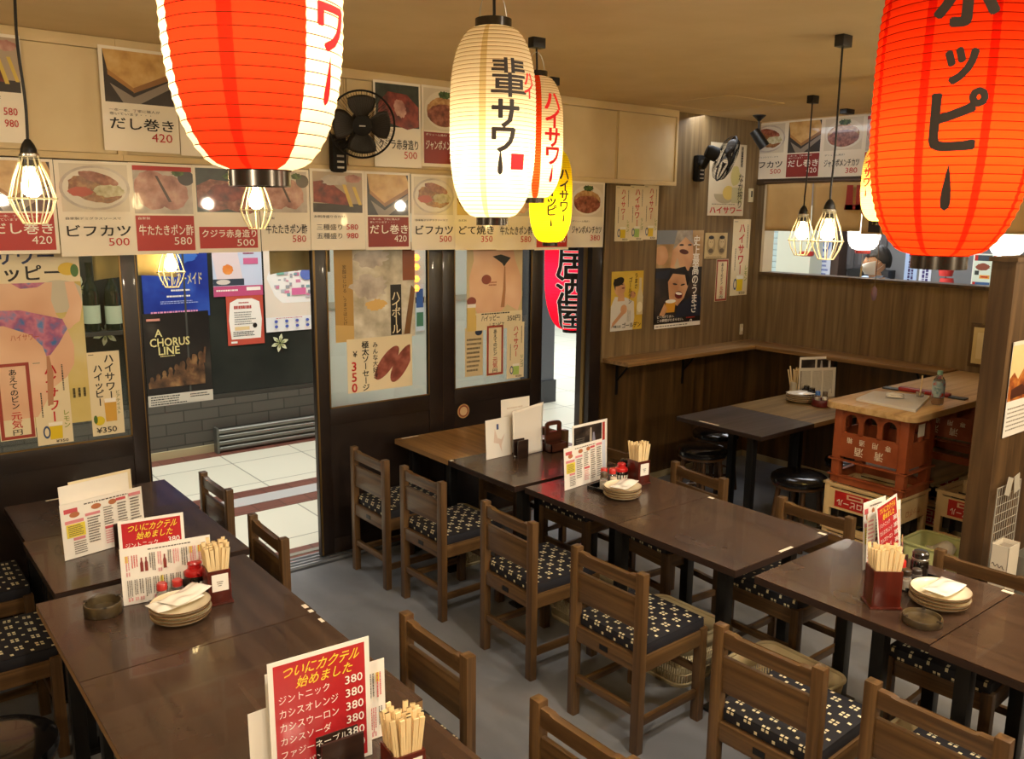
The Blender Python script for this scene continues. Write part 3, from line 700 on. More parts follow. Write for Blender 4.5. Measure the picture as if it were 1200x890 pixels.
# black inner strokes over the white outline of that lantern's characters
def overlay(lan, texts, R, H, ring_r, phi_pos, lift):
    pos = Vector(phi_pos); phi0 = math.atan2(CAM.y - pos.y, CAM.x - pos.x); hb = H / 2 - .022; g = G()
    for ch, deg, z, size, m, bold, hs in texts:
        v, f = glyphs(ch, bold); bm2 = bmesh.new(); vs = [bm2.verts.new(((gv[0] - .5) * size * hs, (gv[1] - .38) * size, gv[2] if len(gv) > 2 else 0)) for gv in v]
        for ff in f:
            try: bm2.faces.new([vs[i] for i in ff])
            except ValueError: pass
        for _ in range(3):
            ed = [e for e in bm2.edges if e.calc_length() > .012]
            if ed: bmesh.ops.subdivide_edges(bm2, edges=ed, cuts=1); bmesh.ops.triangulate(bm2, faces=bm2.faces[:])
        bm2.verts.index_update(); out = []
        rad = lambda z_: ring_r + (R - ring_r) * max(0, 1 - min(1, abs(z_) / hb) ** 3.0) ** .55
        for v_ in bm2.verts:
            zz = z + v_.co.y; a = phi0 + math.radians(deg) + v_.co.x / rad(z); r_ = rad(zz) + lift + v_.co.z; out.append(Vector((r_ * math.cos(a), r_ * math.sin(a), zz)))
        g.raw(out, [tuple(x.index for x in ff.verts) for ff in bm2.faces], m); bm2.free()
    return g.build('lettering', lan)
red_l = [o for o in bpy.data.objects if o.get('label', '').startswith('bright red tavern')][0]
overlay(red_l, [(c, -3, zt(y, 306, D6), .255, INK, .028, 1.0) for c, y in T6], .225, 1.12, .075, red_l.location, .006)

# ================================================================== CAGED PENDANT LAMPS
def cage_lamp(pos, label, h=.21, top=None, ztop=ZC, power=7.0, strength=42):
    pos = Vector(pos); t = thing('caged_pendant_lamp', label, 'lamp', pos); k = h / .21
    WIRE = M('#e9dfba', .4)
    g = G(); n = 10
    for i in range(n):
        a = 2 * PI * i / n; c_, s_ = math.cos(a), math.sin(a)
        g.tube([Vector((r_ * c_, r_ * s_, z)) * k for r_, z in ((.026, .085), (.052, .02), (.070, -.045), (.056, -.085), (.034, -.125))], .0023, WIRE, 6)
    for r_, z in ((.071, -.045), (.034, -.125), (.027, .085)):
        g.tube([Vector((r_ * math.cos(2 * PI * i / 24), r_ * math.sin(2 * PI * i / 24), z)) * k for i in range(24)], .0026, WIRE, 6, True)
    g.build('wire_cage', t)
    g = G(); g.lathe([(.008 * k, .14 * k), (.018 * k, .125 * k), (.024 * k, .11 * k), (.027 * k, .08 * k), (.024 * k, .055 * k)], BLACK, 20); so_ = g.build('socket', t)
    g = G(); g.lathe([(.0268 * k, .077 * k), (.029 * k, .08 * k), (.029 * k, .094 * k), (.0262 * k, .097 * k)], STEEL, 20, caps=False); g.build('collar', so_)
    g = G(); g.lathe([(.013 * k, .055 * k), (.014 * k, .04 * k), (.028 * k, .004 * k), (.031 * k, -.012 * k), (.028 * k, -.028 * k), (.015 * k, -.039 * k), (.001, -.042 * k)], M('#ffdf9e', .4, emit=strength), 24, caps=False); g.build('light_bulb', t)
    zt_ = ztop - pos.z; dx, dy = (0, 0) if top is None else (top[0] - pos.x, top[1] - pos.y)
    g = G(); g.tube([Vector((dx * s_, dy * s_, .13 * k + (zt_ - .13 * k) * s_)) + Vector((.004 * math.sin(9 * s_), .004 * math.cos(7 * s_), 0)) * (0 < s_ < 1) for s_ in [i / 12 for i in range(13)]], .0045, BLACK, 8); g.build('cord', t)
    g = G(); g.bx(dx - .035, dx + .035, dy - .022, dy + .022, zt_ - .05, zt_ - .001, BLACK, .003); g.build('ceiling_plug', t)
    return t
cage_lamp(at_depth(37, 216, 2.7), 'lit caged bulb on a twisted black cord, nearest the left edge of the cabinets', .205)
cage_lamp(at_depth(300, 234, 3.55), 'lit caged bulb hanging below the big red and white lantern', .20)
cage_lamp(on(200, 309, 1, 4.69), 'lit caged bulb outside the doorway in front of the dark blue poster', .21, ztop=2.42)
cage_lamp(at_depth(970, 271, 3.75), 'larger lit caged bulb of the pair hanging before the cloth curtain', .205, top=on(989, 41, 2, ZC))
cage_lamp(at_depth(940, 272, 4.9), 'smaller lit caged bulb of the pair hanging before the cloth curtain', .22, top=on(953, 112, 2, ZC))
# ceiling spotlight
p0 = on(890, 135, 2, ZC); t = thing('spotlight', 'small black ceiling spotlight in the corner before the beef cutlet menu', 'spotlight', p0)
g = G(); g.lathe([(.01, -.045), (.022, -.03), (.05, -.006), (.05, -.001)], BLACK, 20); g.build('mount', t)
g = G(); g.cyl((0, 0, -.04), (.005, 0, -.12), .007, BLACK); g.build('stem', t)
g = G(); dr = Vector((.35, -.45, -.8)).normalized(); c_ = Vector((-.01, .02, -.13)); g.cyl(c_ - dr * .02, c_ + dr * .13, .038, BLACK, .042, 20); g.build('lamp_head', t)
p0 = on(993, 128, 2, ZC); g = G(); g.bx(-.05, .05, -.03, .03, -.035, -.001, BLACK, .004); tag(g.build('ceiling_box', None, p0), 'small black box on the ceiling above the wall menus', 'box')

# ================================================================== WALL FANS
def wall_fan(c, ndir, R, wall_pt, label):
    """c: centre of the guard; ndir: where it blows; wall_pt: the arm's foot on the wall"""
    c, nd = Vector(c), Vector(ndir).normalized(); t = thing('wall_fan', label, 'fan', wall_pt); W_ = Vector(wall_pt)
    q_ = nd.to_track_quat('Z', 'Y').to_matrix(); L = lambda p: c - W_ + q_ @ Vector(p)
    FB = M('#120f0c', .65, 0, 0, 0, .3)
    g = G()
    g.tube([L((R * math.cos(2 * PI * i / 48), R * math.sin(2 * PI * i / 48), 0)) for i in range(48)], .0055, FB, 8, True)
    n = 72
    for i in range(n):
        a = 2 * PI * i / n; cs, sn = math.cos(a), math.sin(a)
        g.tube([L((r_ * R * cs, r_ * R * sn, z)) for r_, z in ((.28, .042), (.6, .05), (.88, .034), (1, 0))], .0009, FB, 4, caps=False)
        if i % 2 == 0: g.tube([L((r_ * R * cs, r_ * R * sn, z)) for r_, z in ((.25, -.06), (.7, -.055), (.95, -.03), (1, 0))], .0009, FB, 4, caps=False)
    g.build('guard', t)
    g = G(); g.lathe([(.001, .056), (.03, .054), (.3 * R, .047), (.3 * R, .038), (.001, .036)], FB, 28, L((0, 0, 0)), False, q_); hc_ = g.build('hub_cap', t)
    g = G(); g.bx(-.016, .016, -.003, .003, 0, .001, M('#d8d3c8', .3, .8)); o = g.build('badge', hc_, L((0, 0, .0565))); o.rotation_euler = q_.to_euler()
    BL = M('#2b241c', .5)
    for k in range(4):
        g = G(); a0 = k * PI / 2
        def bl(u, v, a0=a0):
            r_ = R * (.2 + .68 * u); a = a0 + (v - .5) * (1.0 + .35 * math.sin(PI * u)) ; return L((r_ * math.cos(a), r_ * math.sin(a), .018 * (v - .5) * 2))
        g.grid(bl, 8, 8, BL); o = g.build('blade', t); m = o.modifiers.new('thick', 'SOLIDIFY'); m.thickness = .0025
    g = G(); g.lathe([(.001, -.16), (.04, -.158), (.052, -.13), (.052, -.075), (.03, -.06)], FB, 24, L((0, 0, 0)), True, q_); g.build('motor', t)
    mpos = L((0, 0, -.12)); g = G(); g.tube([mpos, mpos * .55 + Vector((0, 0, -.05)), Vector((0, -.05, .03)), Vector((0, -.01, .02))], [.022, .022, .024, .026], FB, 12); g.build('arm', t)
    g = G(); g.box((0, -.028, -.01), (.09, .056, .2), FB, None, .022); 
    g.build('wall_bracket', t)
    g = G()
    for i in range(3): g.bx(-.02 + .0, .02, -.060, -.056, -.09 + i * .03, -.08 + i * .03, M('#a39d90', .3, .5))
    g.build('control_panel', t)
    return t
c1_ = on(424, 146, 1, 4.17)
fp = on(393, 178, 1, 4.369); wall_fan(c1_, (-.42, -.86, -.22), .172, fp, 'black wall fan with round wire guard on the cabinet beside the red and white lantern')
c2_ = at_depth(851, 186, 6.25)
fp = on(816, 196, 1, WA - .001); wall_fan(c2_, (.75, -.6, -.35), .165, fp, 'black wall fan seen edge-on above the posters near the corner')

# ================================================================== HANGING MENU SHEETS
MEAT = noise_mat('print_seared_meat', ['#5c2a1c', '#8c4a33', '#b0705a'], (1, 1, 1), 28, 5, .3, .4)
PINK = noise_mat('print_pink_meat', ['#8f5a50', '#b58276', '#cfa898'], (1, 1, 1), 16, 5, .3, .4)
REDM = noise_mat('print_raw_meat', ['#4b1712', '#7c2a20', '#9c4232'], (1, 1, 1), 20, 5, .3, .4)
GREYP = noise_mat('print_grey_plate', ['#a49a90', '#bdb3a8', '#cfc8bd'], (1, 1, 1), 12, 4, .3, .4)
EGG = noise_mat('print_rolled_egg', ['#b58a4a', '#cda35f', '#d8b577'], (1, 1, 1), 14, 3, .3, .4)
CUT = noise_mat('print_fried_cutlet', ['#6e3d1e', '#8f5a30', '#b4834e'], (1, 1, 1), 34, 5, .3, .4)
CUT2 = noise_mat('print_cutlet_top', ['#9a6a3a', '#b98a56', '#cfa874'], (1, 1, 1), 34, 5, .3, .4)
GREEN = noise_mat('print_greens', ['#24381a', '#3d5a28', '#5e7a3c'], (1, 1, 1), 40, 4, .35)
DARK = noise_mat('print_dark_board', ['#26201d', '#352d29'], (1, 1, 1), 8, 3, .3, .4)
DARKGR = noise_mat('print_dark_leaf', ['#1f2620', '#333d33'], (1, 1, 1), 18, 3, .3, .4)
TRAY = M('#8d8276', .3, 0, .4)
def dish(p, kind, y0):
    """the photograph on a menu sheet, drawn above height y0"""
    m = (y0 + .97) / 2; h = (.97 - y0)
    if kind == 'cutlet':
        p.rect(.06, y0, .94, .97, M('#d6ccb8', .3, 0, .4)); p.ell(.5, m, .46, h * .47, GREYP); p.ell(.5, m, .42, h * .42, M('#ddd6c8', .3, 0, .4)); p.ell(.5, m - .01, .36, h * .28, CUT, rot=-12, wob=.12); p.ell(.56, m + h * .2, .27, h * .11, MEAT, rot=-16, wob=.1); p.ell(.3, m - h * .08, .16, h * .1, M('#b4492c', .3), wob=.2); p.ell(.68, m - h * .06, .2, h * .13, noise_mat('print_cabbage', ['#b3ab80', '#cbc5a2', '#dcd8c0'], nscale=40), wob=.2)
    elif kind == 'egg':
        p.rect(.05, y0, .95, .97, DARK); p.poly([(.05, .97), (.9, .97), (.95, .88), (.95, .80), (.42, y0 + h * .3), (.1, y0 + h * .62)], EGG); p.poly([(.1, y0 + h * .62), (.42, y0 + h * .3), (.42, y0 + h * .22), (.1, y0 + h * .52)], M('#a9793c', .3)); p.poly([(.42, y0 + h * .3), (.95, .80), (.95, .74), (.42, y0 + h * .2)], M('#96693a', .3)); p.poly([(.12, y0 + h * .36), (.42, y0 + h * .12), (.95, .73), (.95, .66), (.5, y0), (.28, y0)], TRAY)
    elif kind == 'slices':
        p.rect(.05, y0, .95, .97, GREYP); p.ell(.34, m, .27, h * .42, PINK, rot=20, wob=.1); p.ell(.62, m - h * .05, .25, h * .38, PINK, rot=35, wob=.1); p.poly([(.38, m + h * .3), (.42, m + h * .3), (.62, m - h * .25), (.57, m - h * .25)], M('#4b332c', .3)); p.ell(.86, m + h * .27, .13, h * .16, DARK); p.ell(.74, m + h * .38, .1, h * .08, GREEN, wob=.3)
    elif kind == 'whale':
        p.rect(.04, y0, .96, .97, DARKGR); p.poly([(.05, m + h * .1), (.25, m + h * .25), (.6, m + h * .2), (.95, m + h * .3), (.96, y0 + .02), (.8, y0 - .03), (.5, y0 + .04), (.25, y0), (.05, y0 + .06)], MEAT); p.ell(.5, m - h * .05, .3, h * .2, REDM, wob=.2); p.ell(.7, m + h * .33, .25, h * .1, GREEN, wob=.3)
    elif kind == 'rawwhale':
        p.rect(.04, y0, .96, .97, DARKGR); p.poly([(.1, m + h * .05), (.3, m + h * .32), (.7, m + h * .28), (.95, m), (.95, y0 + .02), (.7, y0 - .02), (.3, y0 + .05), (.08, y0 + .03)], REDM); p.ell(.55, m - h * .05, .12, h * .22, PINK, rot=20, wob=.2)
    elif kind == 'sashimi':
        p.rect(.05, y0, .95, .97, M('#b29f87', .3, 0, .4)); p.rect(.05, y0, .95, y0 + h * .22, DARK); p.poly([(.06, m + h * .25), (.3, m + h * .3), (.65, m - h * .05), (.7, y0 + h * .18), (.06, y0 + h * .25)], REDM); p.ell(.45, m + h * .3, .25, h * .13, GREYP, wob=.3); p.poly([(.58, m + h * .2), (.64, m + h * .2), (.78, y0 + h * .15), (.71, y0 + h * .15)], M('#d6ba55', .3)); p.poly([(.76, m + h * .15), (.82, m + h * .15), (.94, y0 + h * .2), (.88, y0 + h * .2)], M('#d6ba55', .3)); p.ell(.78, m + h * .35, .15, h * .1, PINK, wob=.2)
    elif kind == 'mince':
        p.rect(.05, y0, .95, .97, M('#d9cfba', .3, 0, .4)); p.ell(.52, m, .45, h * .46, M('#e4ddcc', .3, 0, .4)); p.ell(.5, m - h * .02, .38, h * .38, CUT, a0=160, a1=380); p.ell(.5, m + h * .0, .37, h * .3, CUT2, a0=-15, a1=195, wob=.06); p.ell(.5, m - h * .12, .37, h * .26, MEAT, wob=.06); p.ell(.52, m + h * .36, .15, h * .09, GREEN, wob=.4)
    elif kind == 'stew':
        p.rect(.05, y0, .95, .97, M('#cdb079', .3, 0, .4)); p.ell(.5, m, .45, h * .44, M('#6b3a1e', .3)); p.ell(.5, m, .38, h * .36, MEAT, wob=.1); p.ell(.5, m + h * .1, .12, h * .1, GREEN, wob=.3)
def menu(px, ax, val, kind, style, title, small, price, label, roll=0.0, group=None, lines2=None):
    p = sheet_at(px, ax, val)
    red = style in ('red', 'dark'); RM = RED if style == 'red' else REDD
    y0 = .47
    dish(p, kind, y0 + (.0 if not red else -.02))
    tc = WHT if red else INK
    if style in ('red', 'dark'): p.rect(.05, .04, .95, .43, RM); 
    if style == 'red' and kind == 'slices': p.rect(.05, .92, .95, .97, RM)
    if style == 'label': p.rect(.05, .05, .95, .30, RED); tc = WHT
    if lines2:
        p.text(small, .06, .40, .62, .435, INK, .005)
        for (tt, pr), yy in zip(lines2, (.25, .14)):
            p.text(tt, .1, yy, .56, yy + .075, INK, .005); p.text(pr, .64, yy + .005, .86, yy + .075, REDI, .01)
    else:
        if style != 'label':
            for i, sm in enumerate(small): p.text(sm, .09, .385 - .038 * i, .09 + min(.8, .06 * len(sm)), .413 - .038 * i, tc, .004)
        ty = (.21, .33) if style != 'label' else (.175, .27)
        p.text(title, .09, ty[0], .93, ty[1], tc, .022)
        pc = WHT if (red or style == 'label') else REDI
        p.text(price, .62, ty[0] - .105 if style != 'label' else .075, .90, ty[0] - .02 if style != 'label' else .155, pc, .008)
    return p.put('menu_sheet', p.o, p.r, (0, 0, 1), label, 'menu', group, roll=roll)
MV = 4.352   # menus hang from the cabinets' lower edge
DEMI = ['自家製デミグラスソースで']; EGGT = ['一本一本、丁寧に職人が', '巻いています・・・']; HOME = ['自家製']; MIN = ['ボリューム満点！']
menu((-22, 185, 66, 298), 1, MV, 'egg', 'red', 'だし巻き', EGGT, '420', 'red rolled-omelette menu sheet behind the caged bulb at the left edge of the lower row')
menu((67, 189, 157, 300), 1, MV - .002, 'cutlet', 'white', 'ビフカツ', DEMI, '500', 'white beef-cutlet menu sheet between two red sheets at the left of the lower row', .006)
menu((154, 192, 230, 298), 1, MV, 'slices', 'red', '牛たたきポン酢', HOME, '580', 'red seared-beef menu sheet of the lower row, above the blue stage poster')
menu((305, 198, 363, 294), 1, MV, 'slices', 'white', '牛たたきポン酢', HOME, '580', 'white seared-beef menu sheet of the lower row, right of the caged bulb')
menu((228, 195, 304, 296), 1, MV - .002, 'whale', 'label', 'クジラ赤身造り', [''], '500', 'whale meat menu sheet with a red label, under the big red and white lantern')
menu((364, 199, 428, 293), 1, MV, 'sashimi', 'white', '', 'お刺身盛り合わせ', '', 'sashimi platter menu sheet with two red prices, left of the dark red omelette sheet', -.006, None, (('三種盛り', '580'), ('五種盛り', '980')))
menu((428, 202, 481, 293), 1, MV - .002, 'egg', 'dark', 'だし巻き', EGGT, '420', 'dark red rolled-omelette menu sheet of the lower row, above the middle door')
menu((482, 205, 534, 293), 1, MV, 'cutlet', 'white', 'ビフカツ', DEMI, '500', 'beef-cutlet menu sheet of the lower row touching the left side of the white lantern')
menu((533, 206, 582, 293), 1, MV - .002, 'stew', 'white', 'どて焼き', HOME, '350', 'stewed-beef menu sheet of the lower row below the white lantern')
menu((582, 208, 627, 293), 1, MV, 'slices', 'white', '牛たたきポン酢', HOME, '580', 'seared-beef menu sheet of the lower row between white and yellow lanterns')
menu((627, 210, 667, 293), 1, MV - .002, 'egg', 'red', 'だし巻き', EGGT, '420', 'red menu sheet of the lower row behind the yellow lantern')
menu((667, 213, 708, 290), 1, MV, 'mince', 'white', 'ジャンボメンチカツ', MIN, '380', 'minced-meat cutlet menu sheet at the right end of the lower row', -.01)
UV = 4.366
menu((-48, 38, 28, 166), 1, UV, 'sashimi', 'white', '', 'お刺身盛り合わせ', '', 'sashimi menu sheet on the cabinet, cut by the left edge', 0, None, (('三種盛り', '580'), ('五種盛り', '980')))
menu((119, 58, 208, 178), 1, UV, 'egg', 'white', 'だし巻き', EGGT, '420', 'white rolled-omelette menu sheet on the cabinet, left of the big red and white lantern', -.004)
menu((209, 66, 290, 184), 1, UV, 'slices', 'white', '牛たたきポン酢', HOME, '580', 'menu sheet on the cabinet mostly hidden by the big red and white lantern')
menu((438, 96, 493, 196), 1, UV, 'rawwhale', 'white', 'クジラ赤身造り', [''], '500', 'whale-meat menu sheet on the cabinet behind the round fan', .008)
menu((494, 102, 545, 196), 1, UV, 'mince', 'dark', 'ジャンボメンチカツ', MIN, '380', 'minced-cutlet menu sheet with dark red foot on the cabinet, left of the white lantern')
SV = WC - .006
menu((878, 144, 921, 211), 0, SV, 'cutlet', 'white', 'ビフカツ', DEMI, '500', 'beef-cutlet menu sheet above the cloth curtain, behind the ceiling spotlight')
menu((921, 140, 963, 210), 0, SV, 'egg', 'dark', 'だし巻き', EGGT, '420', 'dark red omelette menu sheet above the cloth curtain')
menu((963, 136, 1012, 211), 0, SV, 'mince', 'white', 'ジャンボメンチカツ', MIN, '380', 'minced-cutlet menu sheet above the cloth curtain')
menu((1012, 132, 1062, 211), 0, SV, 'slices', 'red', '牛たたきポン酢', HOME, '580', 'red menu sheet above the cloth curtain, cut by the big orange-red lantern')

# ------------------------------------------------------------------ posters on the poster wall
PV = WA - .005
def hisour(px, ax, val, label, sub='レモン', price='¥350', green=False, group=None, red=True, name='drink_strip_poster'):
    p = sheet_at(px, ax, val, CREAM); k = .38 if p.h / p.w > 2.6 else .3
    p.lines(.06, .955, .3, .98, 1, M('#8a8474', .5))
    p.vtext('ハイサワー', .52, .955, k, IR if red else INK, .03, .98)
    p.lines(.81, .55, .88, .93, 1, M('#4b4436', .5), True, .6, 4); p.lines(.17, .3, .23, .62, 1, M('#4b4436', .5), True, .6, 5)
    gc = M('#e3c425', .35) if not green else M('#a9c76a', .35)
    p.poly([(.36, .06), (.34, .24), (.72, .24), (.70, .06)], gc); p.poly([(.34, .215), (.33, .26), (.73, .26), (.72, .215)], M('#f4efdf', .4)); p.ell(.27, .15, .1, .075, M('#39517c', .4)); p.ell(.27, .15, .06, .05, CREAM); p.vtext(sub, .85, .40 if not green else .42, .2, M('#8a9a2a', .5) if not green else M('#4f7d2a', .5), .02); p.text(price, .5, .015, .85, .05, INK, .01)
    return p.put(name, p.o, p.r, (0, 0, 1), label, 'poster', group)
hisour((721, 218, 738.5, 283), 1, PV, 'narrow drink strip poster below the cabinet corner, first of three from the doors')
hisour((738, 217.5, 754.5, 282), 1, PV - .001, 'narrow drink strip poster with a green glass, middle of the three below the cabinet corner', 'リンゴ', '¥350', True)
hisour((754, 217, 771, 281), 1, PV, 'narrow drink strip poster below the cabinet corner, third of three from the doors')
hisour((857.5, 257, 877.5, 346), 1, PV, 'tall white drink strip poster nearest the corner beside the window')
FACE = noise_mat('print_face', ['#b9835c', '#cf9d74', '#dcb088'], (1, 1, 1), 5, 2, .35)
HAIR = M('#1c1512', .5)
# golden drink poster
p = sheet_at((716, 318, 753, 387), 1, PV, noise_mat('poster_gold', ['#c9a22c', '#d6b440', '#dfc35c'], nscale=3))
p.poly([(.0, .0), (.0, .42), (.12, .58), (.45, .56), (.72, .48), (.75, .2), (.7, 0)], M('#d9d5cc', .4)); p.poly([(.2, .5), (.22, .62), (.4, .62), (.42, .5)], FACE); p.ell(.26, .72, .17, .13, FACE); p.ell(.22, .83, .17, .07, HAIR, rot=15); p.poly([(.05, .8), (.08, .88), (.14, .88), (.12, .68)], HAIR); p.ell(.36, .72, .05, .012, M('#6b2a22', .5)); p.ell(.33, .78, .03, .008, HAIR); p.ell(.4, .36, .1, .08, FACE); p.poly([(.02, .05), (.05, .14), (.4, .38), (.44, .3)], FACE); p.ell(.67, .6, .09, .06, FACE); p.poly([(.8, .25), (.8, .55), (.86, .7), (.86, .88), (.94, .88), (.94, .7), (1, .55), (1, .25)], M('#cfc29a', .3)); p.ell(.9, .38, .09, .09, M('#e6ddc0', .4)); p.lines(.5, .4, .62, .15, 3, M('#a9a7a4', .5), True)
p.vtext('うまさ、', .76, .97, .12, INK, .02); p.vtext('ゴールデン', .58, .9, .12, INK, .02); p.text('ゴールデン', .36, .04, .95, .13, INK, .03); p.text('味は', .08, .05, .32, .1, INK, .01)
p.put('drink_poster', p.o, p.r, (0, 0, 1), 'golden yellow poster of a smiling man in a white shirt beside a bottle', 'poster')
# large beer poster with laughing men
p = sheet_at((768, 270, 822, 383), 1, PV, noise_mat('poster_warm_dark', ['#14100f', '#2b2220', '#4a3a30'], nscale=5))
GREYH = noise_mat('print_grey_hair', ['#8d8479', '#b3a99b'], nscale=20)
p.rect(0, .62, 1, 1, noise_mat('poster_amber_haze', ['#8f7048', '#b08c5c', '#bfa67e'], nscale=6)); p.rect(0, .86, .75, 1, M('#7f8791', .4)); p.poly([(.3, .62), (.34, .82), (.5, .97), (.74, .95), (.8, .72), (.7, .58)], FACE); p.poly([(.34, .8), (.42, 1), (.72, 1), (.8, .84), (.6, .93)], GREYH); p.ell(.58, .78, .1, .025, M('#5a2b20', .5), rot=-8); p.ell(.52, .85, .05, .01, HAIR); p.ell(.7, .85, .045, .01, HAIR); p.ell(.1, .75, .14, .1, FACE, wob=.1); p.poly([(.0, .52), (.0, .58), (.6, .62), (.72, .56), (.4, .5)], M('#1d2030', .4)); p.poly([(.38, .64), (.44, .72), (.52, .6), (.46, .57)], M('#c9b595', .4))
p.poly([(.3, .3), (.26, .48), (.36, .58), (.62, .57), (.70, .42), (.62, .3), (.48, .22)], FACE); p.poly([(.24, .46), (.3, .6), (.62, .63), (.74, .5), (.68, .42), (.62, .54), (.36, .56)], HAIR); p.ell(.5, .335, .085, .04, M('#6b1f1a', .5), rot=-8); p.ell(.5, .35, .07, .014, WHT, rot=-8); p.ell(.41, .45, .05, .009, HAIR, rot=-8); p.ell(.58, .44, .05, .009, HAIR, rot=8); p.poly([(.35, .0), (.5, .22), (.85, .34), (1, .3), (1, .05), (1, 0)], M('#1c2438', .4)); p.poly([(.24, .16), (.22, .27), (.44, .27), (.42, .16)], M('#dd9f35', .3)); p.ell(.33, .275, .11, .02, WHT); p.poly([(.1, .14), (.2, .26), (.26, .2), (.2, .12)], FACE)
p.rect(0, .045, 1, .1, M('#0f0d0d', .4)); p.vtext('史上最高のうまさ。', .84, .95, .155, WHT, .03, .9); p.text('ビールがうまい、', .06, .105, .42, .135, WHT, .02); p.text('この瞬間がたまらない。', .06, .065, .62, .098, WHT, .02); p.lines(.68, .075, .92, .105, 1, RED, seed=4); p.rect(0, 0, 1, .045, WHT); p.lines(.03, .01, .9, .035, 1, M('#8d8a84', .5))
p.put('beer_poster', p.o, p.r, (0, 0, 1), 'large dark poster of laughing men with beer and vertical white lettering', 'poster')
p = sheet_at((826, 273, 852, 303), 1, PV, M('#c9b27e', .5)); 
for x in (.27, .75): p.ell(x, .52, .19, .38, M('#a38c5e', .5)); p.ell(x, .62, .12, .2, M('#cdb88a', .5)); p.ell(x, .82, .12, .07, HAIR); p.ell(x - .04, .64, .02, .015, HAIR); p.ell(x + .05, .64, .02, .015, HAIR); p.ell(x, .3, .11, .09, M('#5f4c30', .5))
p.lines(.06, .03, .94, .08, 1, INK); p.put('portrait_print', p.o, p.r, (0, 0, 1), 'small tan print with two old-style portraits', 'print')
def bottle_strip(px, ax, val, label):
    p = sheet_at(px, ax, val, CREAM); p.frame(.03, .01, .97, .99, .1, M('#9c3a2c', .5)); p.vtext('あえてのビン', .5, .92, .36, INK, .02, .95, 1, .40); p.vtext('元気', .5, .37, .34, REDI, .015, .95, 1, .15); p.text('円', .36, .06, .62, .13, INK, .01)
    return p.put('strip_notice', p.o, p.r, (0, 0, 1), label, 'notice')
bottle_strip((838.5, 304, 852.5, 353), 1, PV, 'narrow red-bordered notice on the poster wall below the two-portrait print')
p = sheet_at((831, 168, 873, 253), 1, PV, M('#dcd0b4', .4)); p.ell(.45, .3, .3, .13, M('#b3a888', .4), a0=180, a1=360); p.ell(.55, .32, .16, .1, M('#d9c06a', .4)); p.rect(.64, .18, .95, .4, M('#c2bd92', .4)); p.ell(.72, .56, .13, .14, M('#c9c07e', .4), wob=.2)
p.lines(.83, .62, .93, .97, 1, INK, True, .6, 4); p.vtext('なか搾り', .88, .60, .16, INK, .01, .95); p.lines(.1, .15, .92, .17, 1, M('#7c7360', .5)); p.text('ハイサワー', .05, .03, .95, .125, IR, .03)
p.put('drink_poster', p.o, p.r, (0, 0, 1), 'pale drink poster with red lettering along its foot, behind the edge-on fan', 'poster')
o_ = on(868, 386, 1, WA); g = G(); g.box((0, -.006, 0), (.035, .012, .09), M('#d8cba8', .4), None, .003); ow = tag(g.build('wall_switch', None, o_), 'small cream switch plate on the poster wall just above the shelf', 'switch'); g = G(); g.box((0, -.0135, 0), (.014, .005, .03), WHITE, None, .001); g.build('rocker', ow)
o_ = on(879, 229, 1, WA); g = G(); g.box((0, -.008, 0), (.05, .016, .11), M('#cfc3a0', .4), None, .003); ow = tag(g.build('thermostat', None, o_), 'cream control box in the corner under the wall menus', 'control'); g = G(); g.box((0, -.0165, .01), (.02, .002, .05), M('#3a362c', .4)); g.build('display', ow)

# ------------------------------------------------------------------ posters on the door glass
GV = YD - .0065
p = sheet_at((-70, 288, 100, 505), 1, GV - .001, noise_mat('poster_yellow_lawn', ['#c9b25a', '#d3c078', '#d9cda0'], nscale=2))
p.rect(0, .80, 1, 1, CREAM); p.text('ハイサワー', .12, .90, .82, .985, M('#2c3a63', .5), .03); p.text('ハイッピー', .16, .81, .86, .895, INK, .03); p.ell(.91, .87, .07, .035, M('#e2bf3c', .4)); p.ell(.96, .86, .03, .035, M('#4f7a36', .4)); p.ell(.83, .72, .2, .09, M('#c9c2ad', .4))
FLW = noise_mat('print_floral_swimwear', ['#3f6fae', '#a35a86', '#c77a94', '#5b86c0'], (1, 1, 1), 14, 3, .4)
p.poly([(.18, .80), (.2, .7), (.1, .58), (.02, .42), (.0, .28), (.06, .12), (.2, .06), (.6, .06), (.74, .22), (.84, .27), (.9, .34), (.91, .44), (.87, .54), (.8, .62), (.77, .70), (.79, .80)], SKINP); p.poly([(.95, .8), (1, .68), (.97, .58), (.86, .53), (.84, .58), (.9, .66), (.88, .8)], SKINP); p.ell(.87, .57, .05, .035, SKINP)
p.poly([(.06, .60), (.3, .66), (.55, .655), (.84, .595), (.87, .54), (.8, .46), (.73, .40), (.7, .395), (.68, .45), (.6, .52), (.42, .575), (.2, .58), (.05, .55)], FLW); p.poly([(.5, .80), (.56, .77), (.68, .775), (.74, .8)], FLW); p.poly([(.68, .12), (.7, .395), (.72, .395), (.74, .3), (.72, .12)], M('#b98562', .4)); p.text('ハイサワー', .46, .49, .66, .525, M('#b4543c', .5), 0)
p.lines(.86, .13, .98, .2, 3, INK, True)
p.put('swimwear_poster', p.o, p.r, (0, 0, 1), 'large drink poster of a hip in a floral swimsuit on the left door glass', 'poster')
bottle_strip((-4, 425, 39, 516), 1, GV - .003, 'red-bordered handwritten notice on the left door glass')
hisour((40, 421, 82.5, 521), 1, GV - .003, 'red-lettered drink strip poster on the left door glass, beside the red-bordered notice')
